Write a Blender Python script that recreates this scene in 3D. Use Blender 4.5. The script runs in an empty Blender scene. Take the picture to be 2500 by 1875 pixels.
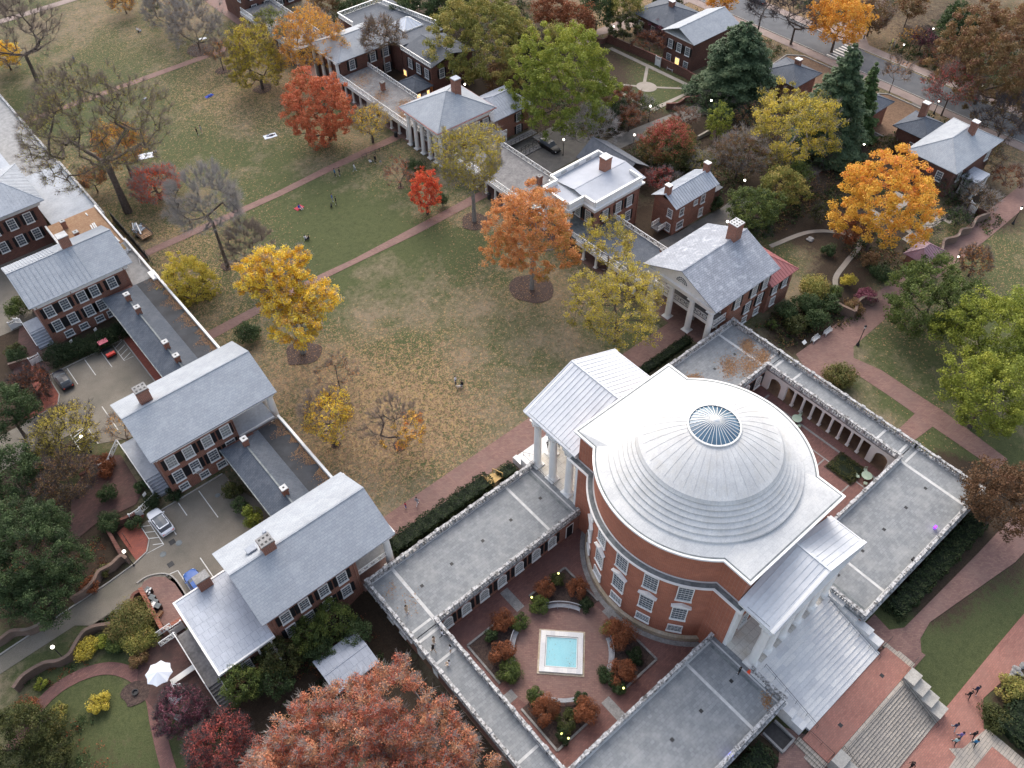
import bpy, bmesh, math, random
import numpy as np
from mathutils import Matrix, Vector
# ---------------------------------------------------------------- camera, sky, sun, exposure
scene = bpy.context.scene
CR = np.array([[0.7602445511, -0.6495514619, -0.0105413865],
               [0.4953975246, 0.5691709017, 0.6562208297],
               [0.4202493488, 0.5041104869, -0.7544952630]])      # right, up, forward
FPX = 2036.98
CAM = np.array([-50.726831, -27.831819, 95.3])
cd = bpy.data.cameras.new("camera")
cam = bpy.data.objects.new("camera", cd)
scene.collection.objects.link(cam)
cam.matrix_world = Matrix(((CR[0][0], CR[1][0], -CR[2][0], CAM[0]), (CR[0][1], CR[1][1], -CR[2][1], CAM[1]),
                           (CR[0][2], CR[1][2], -CR[2][2], CAM[2]), (0, 0, 0, 1)))
cd.sensor_width = 36.0
cd.lens = FPX / 2500 * 36.0
cd.clip_start = 1.0
cd.clip_end = 6000.0
scene.camera = cam
scene.render.resolution_x, scene.render.resolution_y = 1024, 768
SUN_EL, SUN_AZ = math.radians(40), math.radians(30)      # azimuth clockwise from +Y
world = bpy.data.worlds.new("World")
scene.world = world
world.use_nodes = True
wn = world.node_tree
sky = wn.nodes.new("ShaderNodeTexSky")
sky.sky_type = 'NISHITA'
sky.sun_disc = False
sky.sun_elevation = SUN_EL
sky.sun_rotation = SUN_AZ
sky.dust_density = 4.0
sky.ozone_density = 1.2
bg = wn.nodes["Background"]
bg.inputs[1].default_value = 0.15
hs = wn.nodes.new('ShaderNodeHueSaturation'); hs.inputs['Saturation'].default_value = .64
wn.links.new(sky.outputs[0], hs.inputs['Color']); wn.links.new(hs.outputs[0], bg.inputs[0])
sl = bpy.data.lights.new("sun", 'SUN')
sl.energy = 0.5
sl.angle = math.radians(70)
sl.color = (1.0, 0.9, 0.8)
so = bpy.data.objects.new("sun", sl)
scene.collection.objects.link(so)
sd = Vector((math.sin(SUN_AZ) * math.cos(SUN_EL), math.cos(SUN_AZ) * math.cos(SUN_EL), math.sin(SUN_EL)))
so.rotation_euler = (-sd).to_track_quat('-Z', 'Y').to_euler()
scene.view_settings.view_transform = 'Standard'
scene.view_settings.look = 'None'
scene.view_settings.exposure = 1.22
scene.view_settings.gamma = 1.0
# ---------------------------------------------------------------- survey: photo measurements to world metres
def ss(a, b, x):
 t = np.clip((np.asarray(x, float) - a) / (b - a), 0, 1)
 return t * t * (3 - 2 * t)
def g(x, y):
 """terrain height"""
 x = np.asarray(x, float); y = np.asarray(y, float)
 lawn = 1.5 - 2.4 * np.clip((y - 38) / 100, 0, 1.3)
 west = 0.3 - 1.0 * ss(-62, -110, x) - 0.9 * ss(40, 140, y)
 east = 0.0 - 2.6 * ss(48, 112, x)
 s = west + (lawn - west) * ss(-36.5, -33.2, x)
 s = s + (east - s) * ss(33.4, 38, x)
 mid = -0.5 * ss(36, 44, x) - 2.2 * ss(50, 112, x) + 0 * y
 n = 1.05 - 2.05 * ss(-24.5, -33, y)
 n = n + (-0.6 - 2.2 * ss(50, 112, x) - n) * ss(30, 44, np.abs(x))
 z = n + (mid - n) * ss(-20, -12, y)
 return z + (s - z) * ss(12.5, 18, y)
def ray(px, py):
 return np.array([(px - 1250) / FPX, -(py - 937.5) / FPX, 1.0]) @ CR
def at(p, z):
 d = ray(*p); return CAM + d * (z - CAM[2]) / d[2]
def G(p):
 z = 0.0
 for _ in range(8):
  P = at(p, z); z = float(g(P[0], P[1]))
 P = at(p, z); return (float(P[0]), float(P[1]), z)
def q(r, c, X, Y): return (c * 600 + X / 3.16, r * 450 + Y / 3.16)
def F(x, y): return (x * 1.1302, y * 1.1302)
def S(r, c, *pts): return [G(q(r, c, *p))[:2] for p in pts]
def vz(xy, p):
 """height on the vertical over xy that is seen nearest to photo point p"""
 zz = np.linspace(-4, 34, 761)
 P = np.stack([np.full_like(zz, xy[0]), np.full_like(zz, xy[1]), zz], 1) - CAM
 v = P @ CR.T
 u = np.stack([1250 + FPX * v[:, 0] / v[:, 2], 937.5 - FPX * v[:, 1] / v[:, 2]], 1)
 return float(zz[np.argmin(((u - np.array(p)) ** 2).sum(1))])
def mpp(P): return float(np.dot(np.array(P) - CAM, CR[2])) / FPX       # metres per source pixel
# ---------------------------------------------------------------- materials
MAT = {}
def newmat(name, col=(.5, .5, .5), rough=.8, metal=0.0, spec=.4):
 m = bpy.data.materials.new(name); m.use_nodes = True
 b = m.node_tree.nodes["Principled BSDF"]
 b.inputs["Base Color"].default_value = (*col, 1)
 b.inputs["Roughness"].default_value = rough
 b.inputs["Metallic"].default_value = metal
 b.inputs["Specular IOR Level"].default_value = spec
 MAT[name] = m
 return m, m.node_tree, b
def N(nt, t, **kw):
 n = nt.nodes.new(t)
 for k, v in kw.items(): setattr(n, k, v)
 return n
def noise(nt, scale, detail=4, rough=.6, coord='Object'):
 tc = N(nt, "ShaderNodeTexCoord"); n = N(nt, "ShaderNodeTexNoise")
 n.inputs["Scale"].default_value = scale; n.inputs["Detail"].default_value = detail; n.inputs["Roughness"].default_value = rough
 nt.links.new(tc.outputs[coord], n.inputs["Vector"]); return n
def ramp(nt, src, stops):
 r = N(nt, "ShaderNodeValToRGB"); e = r.color_ramp.elements
 while len(e) < len(stops): e.new(.5)
 for el, (p, c) in zip(e, stops): el.position = p; el.color = (*c, 1) if len(c) == 3 else c
 nt.links.new(src, r.inputs[0]); return r
def mix(nt, fac, a, b, mode='MIX'):
 m = N(nt, "ShaderNodeMix", data_type='RGBA', blend_type=mode)
 for s, v in ((0, fac), (6, a), (7, b)):
  if hasattr(v, 'is_linked') or hasattr(v, 'links'): nt.links.new(v, m.inputs[s])
  elif isinstance(v, tuple): m.inputs[s].default_value = (*v, 1)
  else: m.inputs[s].default_value = v
 return m.outputs[2]
def noisy(name, c1, c2, scale=2.0, rough=.85, detail=6, lo=.35, hi=.65, fine=None, bump=0, spec=.3, metal=0.0, c3=None):
 m, nt, b = newmat(name, c1, rough, metal, spec)
 n = noise(nt, scale, detail)
 st = [(lo, c1), (hi, c2)] if c3 is None else [(lo, c1), ((lo + hi) / 2, c3), (hi, c2)]
 out = ramp(nt, n.outputs[0], st).outputs[0]
 if fine:
  f = noise(nt, fine[0], 3)
  r = ramp(nt, f.outputs[0], [(.3, (1 - fine[1],) * 3), (.7, (1 + fine[1] * .3,) * 3)])
  out = mix(nt, 1.0, out, r.outputs[0], 'MULTIPLY')
 nt.links.new(out, b.inputs["Base Color"])
 if bump:
  bp = N(nt, "ShaderNodeBump"); bp.inputs["Strength"].default_value = bump; bp.inputs["Distance"].default_value = .05
  nt.links.new(n.outputs[0], bp.inputs["Height"]); nt.links.new(bp.outputs[0], b.inputs["Normal"])
 return m
def tiled(name, c1, c2, cm, bw, bh, mortar=.02, rough=.8, coord='Object', rot=(0, 0, 0), stain=None, spec=.35, wash=None, swz=False, loc=0):
 """brick-pattern surface; coordinates in metres"""
 m, nt, b = newmat(name, c1, rough, 0, spec)
 tc = N(nt, "ShaderNodeTexCoord")
 src = tc.outputs[coord]
 if swz:   # walls: x+y across, z up
  sx = N(nt, "ShaderNodeSeparateXYZ"); nt.links.new(src, sx.inputs[0])
  ad = N(nt, "ShaderNodeMath", operation='ADD'); nt.links.new(sx.outputs[0], ad.inputs[0]); nt.links.new(sx.outputs[1], ad.inputs[1])
  cb = N(nt, "ShaderNodeCombineXYZ"); nt.links.new(ad.outputs[0], cb.inputs[0]); nt.links.new(sx.outputs[2], cb.inputs[1])
  src = cb.outputs[0]
 if swz == 'polar':
  an = N(nt, 'ShaderNodeMath', operation='ARCTAN2'); nt.links.new(sx.outputs[1], an.inputs[0]); nt.links.new(sx.outputs[0], an.inputs[1]); ml = N(nt, 'ShaderNodeMath', operation='MULTIPLY'); ml.inputs[1].default_value = 11.8; nt.links.new(an.outputs[0], ml.inputs[0]); nt.links.new(ml.outputs[0], cb.inputs[0])
 mp = N(nt, "ShaderNodeMapping"); mp.inputs["Rotation"].default_value = rot; mp.inputs["Location"].default_value = (0, loc, 0)
 nt.links.new(src, mp.inputs[0])
 t = N(nt, "ShaderNodeTexBrick")
 t.inputs["Scale"].default_value = 1.0
 t.inputs["Brick Width"].default_value = bw; t.inputs["Row Height"].default_value = bh
 t.inputs["Mortar Size"].default_value = mortar; t.inputs["Mortar Smooth"].default_value = .3
 t.inputs["Color1"].default_value = (*c1, 1); t.inputs["Color2"].default_value = (*c2, 1); t.inputs["Mortar"].default_value = (*cm, 1)
 nt.links.new(mp.outputs[0], t.inputs["Vector"])
 out = t.outputs[0]
 n = noise(nt, .35, 8, .7)
 r = ramp(nt, n.outputs[0], [(.3, ((wash or .74),) * 3), (.7, (1.1, 1.1, 1.09))])
 out = mix(nt, .8, out, r.outputs[0], 'MULTIPLY')
 f = noise(nt, 9.0, 3); r2 = ramp(nt, f.outputs[0], [(.3, (.78, .78, .8)), (.7, (1.1, 1.1, 1.1))])
 out = mix(nt, .7, out, r2.outputs[0], 'MULTIPLY')
 if stain:
  n3 = noise(nt, stain[1], 7, .7); r3 = ramp(nt, n3.outputs[0], [(stain[2], (0, 0, 0)), (stain[3], (1, 1, 1))])
  out = mix(nt, r3.outputs[0], out, stain[0])
 nt.links.new(out, b.inputs["Base Color"])
 return m
def emit(name, col, strength):
 m, nt, b = newmat(name, col)
 b.inputs["Emission Color"].default_value = (*col, 1); b.inputs["Emission Strength"].default_value = strength
 return m
tiled('brick', (.30, .105, .065), (.22, .075, .05), (.36, .27, .21), .44, .15, .02, .85, swz=True, stain=((.13, .06, .045), .25, .52, .85))
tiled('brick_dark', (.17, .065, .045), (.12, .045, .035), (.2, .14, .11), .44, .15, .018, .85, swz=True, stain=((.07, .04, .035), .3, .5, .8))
tiled('brick_rotunda', (.44, .145, .08), (.35, .11, .065), (.42, .25, .18), .44, .15, .016, .8, swz='polar', stain=((.24, .09, .055), .2, .55, .9))
tiled('brick_paving', (.24, .115, .095), (.17, .08, .07), (.13, .08, .07), .42, .21, .02, .85, stain=((.13, .075, .07), .18, .45, .75))
tiled('brick_walk', (.27, .155, .125), (.2, .11, .095), (.15, .1, .09), .42, .21, .02, .85, rot=(0, 0, .78), stain=((.18, .12, .105), .15, .45, .8))
tiled('brick_old', (.21, .14, .11), (.15, .10, .08), (.2, .16, .13), .44, .15, .02, .9, swz=True, stain=((.11, .085, .07), .4, .5, .8))
tiled('brick_court', (.15, .075, .065), (.10, .052, .048), (.09, .06, .05), .42, .21, .02, .9, stain=((.07, .05, .042), .4, .45, .75))
tiled('brick_plaza', (.38, .17, .13), (.3, .13, .10), (.22, .13, .11), .42, .21, .02, .85, stain=((.27, .15, .12), .2, .45, .85))
tiled('brick_red_paving', (.38, .11, .07), (.28, .08, .055), (.2, .09, .07), .42, .21, .02, .85, stain=((.2, .07, .06), .3, .5, .8))
tiled('slate', (.36, .385, .41), (.315, .34, .37), (.25, .27, .30), .5, .3, .018, .75, spec=.25, stain=((.42, .44, .46), .5, .5, .95), wash=.86)
tiled('slate_mottled', (.34, .36, .40), (.28, .30, .34), (.14, .16, .18), .5, .3, .02, .75, spec=.25, stain=((.50, .52, .56), .9, .52, .74))
tiled('slate_dark', (.10, .115, .14), (.075, .09, .115), (.06, .07, .085), .45, .3, .02, .75, spec=.25, stain=((.14, .15, .17), .6, .5, .9))
tiled('deck_slate', (.25, .262, .27), (.19, .203, .212), (.15, .16, .17), .5, .4, .015, .85, spec=.2, stain=((.33, .335, .33), .45, .45, .9), wash=.88)
tiled('metal_sheet_roof', (.46, .49, .54), (.42, .45, .50), (.27, .30, .35), .75, 1.2, .022, .75, spec=.2, stain=((.38, .40, .45), .3, .5, .8))
tiled('dome_paint', (.64, .635, .615), (.615, .61, .595), (.585, .585, .58), .06, .6, .006, .75, coord='UV', spec=.2, stain=((.52, .50, .46), .55, .5, .8))
tiled('roof_white_tiles', (.62, .62, .605), (.585, .585, .575), (.52, .525, .52), .8, .55, .02, .75, spec=.2, stain=((.54, .525, .49), .35, .5, .85))
tiled('marble', (.78, .76, .72), (.60, .60, .60), (.60, .60, .60), 1.9, .5287, .012, .7, spec=.25, stain=((.56, .56, .57), .5, .48, .8), loc=.231, wash=.88)
tiled('marble_floor', (.68, .65, .58), (.62, .59, .53), (.3, .28, .25), .9, .9, .015, .75, stain=((.42, .36, .27), .6, .5, .85))
tiled('granite_steps', (.44, .385, .32), (.36, .32, .27), (.15, .135, .12), 1.4, .33, .03, .8, stain=((.28, .25, .225), .8, .45, .8), loc=.2)  # row lines follow the treads: stone joints plus nosing shade put into the colour
tiled('asphalt_shingle', (.14, .15, .17), (.11, .12, .14), (.08, .085, .1), .5, .2, .015, .8, stain=((.18, .19, .2), .9, .5, .9))
noisy('stone_worn', (.13, .125, .12), (.58, .575, .57), 2.6, .9, 9, .36, .58, c3=(.36, .355, .35), fine=(7, .45), spec=.15)
noisy('stone_strip', (.42, .42, .41), (.55, .55, .54), 1.5, .8)
noisy('stone_base', (.42, .33, .22), (.52, .45, .36), .8, .8, fine=(5, .25))
noisy('stone_grey', (.22, .215, .21), (.32, .31, .30), 1.2, .85, fine=(6, .3))
noisy('white_paint', (.72, .71, .68), (.78, .775, .75), .8, .55, spec=.4)
noisy('white_trim', (.60, .595, .57), (.72, .71, .69), 1.5, .6, spec=.4, lo=.25, hi=.5)
noisy('metal_white_roof', (.53, .55, .575), (.61, .62, .635), .5, .7, spec=.25, lo=.3, fine=(2.5, .08))
noisy('metal_grey_roof', (.34, .37, .41), (.42, .45, .49), .5, .75, spec=.2, fine=(3, .15))
noisy('metal_red_roof', (.36, .13, .12), (.28, .1, .1), .5, .5, spec=.5)
noisy('metal_maroon_roof', (.2, .1, .13), (.27, .15, .18), .5, .45, spec=.6)
noisy('lead', (.10, .115, .12), (.2, .22, .22), 1.5, .6)
noisy('membrane_black', (.022, .025, .03), (.05, .055, .065), .6, .7, fine=(12, .4))
noisy('membrane_grey', (.36, .38, .42), (.44, .46, .5), .3, .75, fine=(14, .15))
noisy('roof_walk_grey', (.26, .26, .26), (.36, .36, .355), 1.2, .8, fine=(10, .3))
noisy('leaf_drift', (.16, .095, .06), (.27, .17, .105), 2.5, .9, fine=(12, .5))
noisy('arcade_floor', (.12, .075, .05), (.2, .125, .08), 1, .9)
noisy('plywood', (.34, .19, .105), (.42, .26, .15), .8, .8, fine=(4, .25))
noisy('wood_deck', (.17, .165, .165), (.26, .25, .245), .8, .85, fine=(3, .3))
noisy('wood_yellow', (.42, .27, .10), (.52, .36, .15), 1.5, .7)
noisy('asphalt', (.10, .105, .115), (.13, .135, .145), .4, .85, fine=(14, .3))
noisy('asphalt_tan', (.17, .155, .125), (.24, .215, .175), .22, .9, 8, fine=(12, .3), c3=(.21, .185, .15))
noisy('asphalt_grey', (.105, .105, .105), (.165, .16, .15), .22, .9, 8, fine=(12, .3))
noisy('gravel_lane', (.14, .13, .12), (.2, .185, .165), .5, .95, fine=(12, .35))
noisy('gravel_path', (.30, .265, .22), (.36, .32, .28), .5, .95, fine=(10, .2))
noisy('sidewalk', (.26, .2, .18), (.33, .26, .23), .5, .9, fine=(10, .25))
noisy('mulch', (.055, .038, .034), (.11, .075, .062), 3.5, .95, fine=(9, .5))
noisy('concrete', (.34, .32, .29), (.42, .4, .36), 1.0, .9, fine=(8, .2))
noisy('shutter_black', (.012, .012, .014), (.02, .02, .022), 2, .6)
noisy('iron_black', (.02, .02, .022), (.035, .035, .036), 3, .5)
noisy('bark_brown', (.07, .052, .042), (.12, .095, .08), 3, .95, bump=.4)
noisy('bark_grey', (.17, .155, .14), (.27, .25, .23), 3, .95, bump=.4)
noisy('twig_grey', (.27, .25, .23), (.36, .33, .31), 1.5, .95)
noisy('twig_brown', (.18, .142, .115), (.26, .205, .17), 1.5, .95)
noisy('twig_dark', (.07, .058, .06), (.11, .095, .095), 1.5, .95)
noisy('marking', (.55, .54, .5), (.68, .67, .64), 3, .8)
noisy('marking_yellow', (.42, .30, .12), (.5, .38, .16), 3, .8)
noisy('bench_wood', (.26, .27, .29), (.36, .37, .39), 2, .8)
noisy('green_iron', (.35, .45, .34), (.42, .5, .4), 2, .5)
noisy('fabric_white', (.62, .66, .72), (.68, .71, .76), 1.5, .8)
newmat('glass_dark', (.10, .115, .13), .2, 0, .4)
newmat('glass_curtain', (.26, .27, .26), .3, 0, .4)
m, nt, b = newmat('glass_skylight', (.05, .11, .17), .08, 0, .9)
n = noise(nt, .6, 2); nt.links.new(ramp(nt, n.outputs[0], [(.3, (.035, .085, .14)), (.7, (.09, .17, .24))]).outputs[0], b.inputs["Base Color"])
noisy('pool_bottom', (.45, .80, .86), (.52, .85, .90), .8, .4)
m, nt, b = newmat('pool_water', (.72, .95, .98), .06, 0, .5)
b.inputs["Transmission Weight"].default_value = .85; b.inputs["IOR"].default_value = 1.33
emit('lamp_glow', (1, .93, .80), 3.0)
emit('lamp_orange', (1, .55, .2), 5.0)
emit('window_lit', (1, .62, .22), .9)
emit('spot_blue', (.08, .1, 1.0), 1.6)
emit('spot_purple', (.25, .05, .9), .8)
emit('garden_light', (.9, .9, .25), 1.6)
# ground: grass, bare turf, fallen leaves and garden soil mixed by attributes and noise
m, nt, b = newmat('turf', rough=.95, spec=.15)
n1 = noise(nt, .11, 10, .72); n2 = noise(nt, 1.3, 7, .75); n3 = noise(nt, 5.5, 4, .8); n4 = noise(nt, .03, 3)
green = mix(nt, n3.outputs[0], (.028, .042, .016), (.12, .13, .058))
tan = mix(nt, n3.outputs[0], (.10, .082, .053), (.27, .218, .152))
md = N(nt, "ShaderNodeMath", operation='MULTIPLY_ADD'); nt.links.new(n2.outputs[0], md.inputs[0]); md.inputs[1].default_value = .4
m9 = N(nt, 'ShaderNodeMath', operation='MULTIPLY'); m9.inputs[1].default_value = 1.4; nt.links.new(n1.outputs[0], m9.inputs[0]); nt.links.new(m9.outputs[0], md.inputs[2])
atg = N(nt, "ShaderNodeAttribute", attribute_name='green')
m3 = N(nt, "ShaderNodeMath", operation='SUBTRACT'); nt.links.new(md.outputs[0], m3.inputs[0]); nt.links.new(atg.outputs['Fac'], m3.inputs[1])
rr = ramp(nt, m3.outputs[0], [(.68, (0, 0, 0)), (.98, (1, 1, 1))])
base = mix(nt, rr.outputs[0], green, tan)
# leaf litter: small cells, each one leaf or a bit of grass
tc = N(nt, "ShaderNodeTexCoord"); vo = N(nt, "ShaderNodeTexVoronoi"); vo.inputs["Scale"].default_value = 5.0
nt.links.new(tc.outputs['Object'], vo.inputs["Vector"])
lc = ramp(nt, vo.outputs["Color"], [(0, (.11, .07, .045)), (.35, (.2, .125, .08)), (.6, (.29, .19, .115)), (.8, (.34, .23, .10)), (1, (.33, .25, .19))])
atl = N(nt, "ShaderNodeAttribute", attribute_name='litter')
vo2 = N(nt, "ShaderNodeTexVoronoi"); vo2.inputs["Scale"].default_value = 5.9; nt.links.new(tc.outputs['Object'], vo2.inputs["Vector"])
sp = N(nt, "ShaderNodeSeparateColor"); nt.links.new(vo2.outputs["Color"], sp.inputs[0])
gt = N(nt, "ShaderNodeMath", operation='LESS_THAN'); nt.links.new(sp.outputs[0], gt.inputs[0]); lm = N(nt, 'ShaderNodeMath', operation='MULTIPLY'); nl_ = ramp(nt, n2.outputs[0], [(.3, (.25,) * 3), (.6, (1.15,) * 3)]); nt.links.new(nl_.outputs[0], lm.inputs[0]); nt.links.new(atl.outputs['Fac'], lm.inputs[1]); nt.links.new(lm.outputs[0], gt.inputs[1])
gm = N(nt, 'ShaderNodeMath', operation='MULTIPLY'); gm.inputs[1].default_value = .8; nt.links.new(gt.outputs[0], gm.inputs[0])
base = mix(nt, gm.outputs[0], base, lc.outputs[0])
ats = N(nt, "ShaderNodeAttribute", attribute_name='soil')
soil = mix(nt, n3.outputs[0], (.02, .016, .012), (.085, .06, .042))
sadd = N(nt, "ShaderNodeMath", operation='MULTIPLY_ADD'); nt.links.new(n2.outputs[0], sadd.inputs[0]); sadd.inputs[1].default_value = .9; nt.links.new(ats.outputs['Fac'], sadd.inputs[2])
sf = ramp(nt, sadd.outputs[0], [(.75, (0, 0, 0)), (1.0, (1, 1, 1))])
base = mix(nt, sf.outputs[0], base, soil)
vr = ramp(nt, n2.outputs[0], [(.3, (.66, .68, .66)), (.5, (1, 1, 1)), (.72, (1.22, 1.18, 1.1))]); base = mix(nt, .85, base, vr.outputs[0], 'MULTIPLY')
n5 = noise(nt, 11, 4, .8); vr2 = ramp(nt, n5.outputs[0], [(.3, (.68,) * 3), (.7, (1.25,) * 3)]); base = mix(nt, .7, base, vr2.outputs[0], 'MULTIPLY')
nt.links.new(base, b.inputs["Base Color"])
bp = N(nt, "ShaderNodeBump"); bp.inputs["Strength"].default_value = .5; bp.inputs["Distance"].default_value = .08
nt.links.new(n3.outputs[0], bp.inputs["Height"]); nt.links.new(bp.outputs[0], b.inputs["Normal"])
def foliage(name, stops, rough=.65):
 m, nt, b = newmat(name, stops[0], rough, 0, .25)
 a = N(nt, "ShaderNodeAttribute", attribute_name='tint')
 r = ramp(nt, a.outputs['Fac'], [(i / (len(stops) - 1), c) for i, c in enumerate(stops)])
 b.inputs["Transmission Weight"].default_value = 0
 tr = N(nt, "ShaderNodeBsdfTranslucent"); mx = N(nt, "ShaderNodeMixShader"); mx.inputs[0].default_value = .3
 nt.links.new(r.outputs[0], b.inputs["Base Color"]); nt.links.new(r.outputs[0], tr.inputs[0])
 o = nt.nodes["Material Output"]
 nt.links.new(b.outputs[0], mx.inputs[1]); nt.links.new(tr.outputs[0], mx.inputs[2]); nt.links.new(mx.outputs[0], o.inputs[0])
 return m
foliage('leaf_yellow', [(0.55, 0.3, 0.05), (0.78, 0.46, 0.05), (0.86, 0.6, 0.06), (0.88, 0.66, 0.1), (0.8, 0.68, 0.07)])
foliage('leaf_yellow_olive', [(0.182, 0.156, 0.039), (0.325, 0.273, 0.052), (0.52, 0.429, 0.065), (0.715, 0.559, 0.091), (0.585, 0.429, 0.13)])
foliage('leaf_olive', [(0.075, 0.0938, 0.025), (0.163, 0.175, 0.0438), (0.275, 0.263, 0.0625), (0.425, 0.338, 0.1), (0.338, 0.213, 0.075)])
foliage('leaf_orange', [(.17, .19, .045), (.34, .22, .05), (.62, .25, .09), (.68, .35, .13), (.60, .22, .10)])
foliage('leaf_orange_yellow', [(0.363, 0.264, 0.044), (0.682, 0.396, 0.055), (0.792, 0.484, 0.077), (0.77, 0.33, 0.077), (0.726, 0.198, 0.11)])
foliage('leaf_amber', [(0.418, 0.165, 0.044), (0.66, 0.297, 0.055), (0.77, 0.396, 0.066), (0.792, 0.473, 0.077), (0.605, 0.33, 0.055)])
foliage('leaf_red', [(.17, .15, .045), (.38, .13, .05), (.54, .14, .07), (.62, .24, .11), (.50, .13, .07)])
foliage('leaf_scarlet', [(0.44, 0.055, 0.033), (0.638, 0.0935, 0.044), (0.726, 0.143, 0.055), (0.682, 0.187, 0.066)])
foliage('leaf_pink', [(.10, .045, .04), (.36, .10, .07), (.52, .16, .09), (.64, .29, .16), (.42, .25, .13), (.52, .13, .10)])
foliage('leaf_crimson', [(0.2, 0.05, 0.05), (0.42, 0.09, 0.08), (0.55, 0.16, 0.12), (0.48, 0.12, 0.12)])
foliage('leaf_purple', [(0.1, 0.035, 0.045), (0.22, 0.06, 0.085), (0.34, 0.13, 0.17), (0.26, 0.08, 0.11)])
foliage('leaf_rust', [(.09, .045, .025), (.2, .075, .035), (.3, .105, .045), (.22, .08, .04)])
foliage('leaf_brown', [(0.0675, 0.0607, 0.027), (0.162, 0.115, 0.0473), (0.257, 0.162, 0.0675), (0.23, 0.108, 0.0675), (0.162, 0.162, 0.054)])
foliage('leaf_brown_green', [(0.055, 0.0715, 0.022), (0.11, 0.121, 0.033), (0.198, 0.176, 0.055), (0.286, 0.143, 0.066)])
foliage('leaf_green', [(.035, .055, .018), (.075, .105, .03), (.125, .165, .04), (.21, .23, .05)])
foliage('leaf_lime', [(.08, .12, .03), (.17, .21, .035), (.27, .30, .045), (.42, .40, .06)])
foliage('leaf_deep', [(.018, .035, .014), (.04, .065, .024), (.07, .11, .04), (.12, .16, .065)])
foliage('leaf_deep_olive', [(0.02, 0.03, 0.01), (0.05, 0.06, 0.018), (0.09, 0.1, 0.03), (0.14, 0.12, 0.04)])
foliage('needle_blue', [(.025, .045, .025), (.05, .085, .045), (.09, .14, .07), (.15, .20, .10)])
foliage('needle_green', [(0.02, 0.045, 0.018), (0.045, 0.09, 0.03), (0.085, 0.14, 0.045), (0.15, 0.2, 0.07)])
foliage('hedge_leaf', [(0.012, 0.022, 0.01), (0.022, 0.04, 0.015), (0.035, 0.055, 0.02), (0.06, 0.07, 0.03)])
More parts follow.
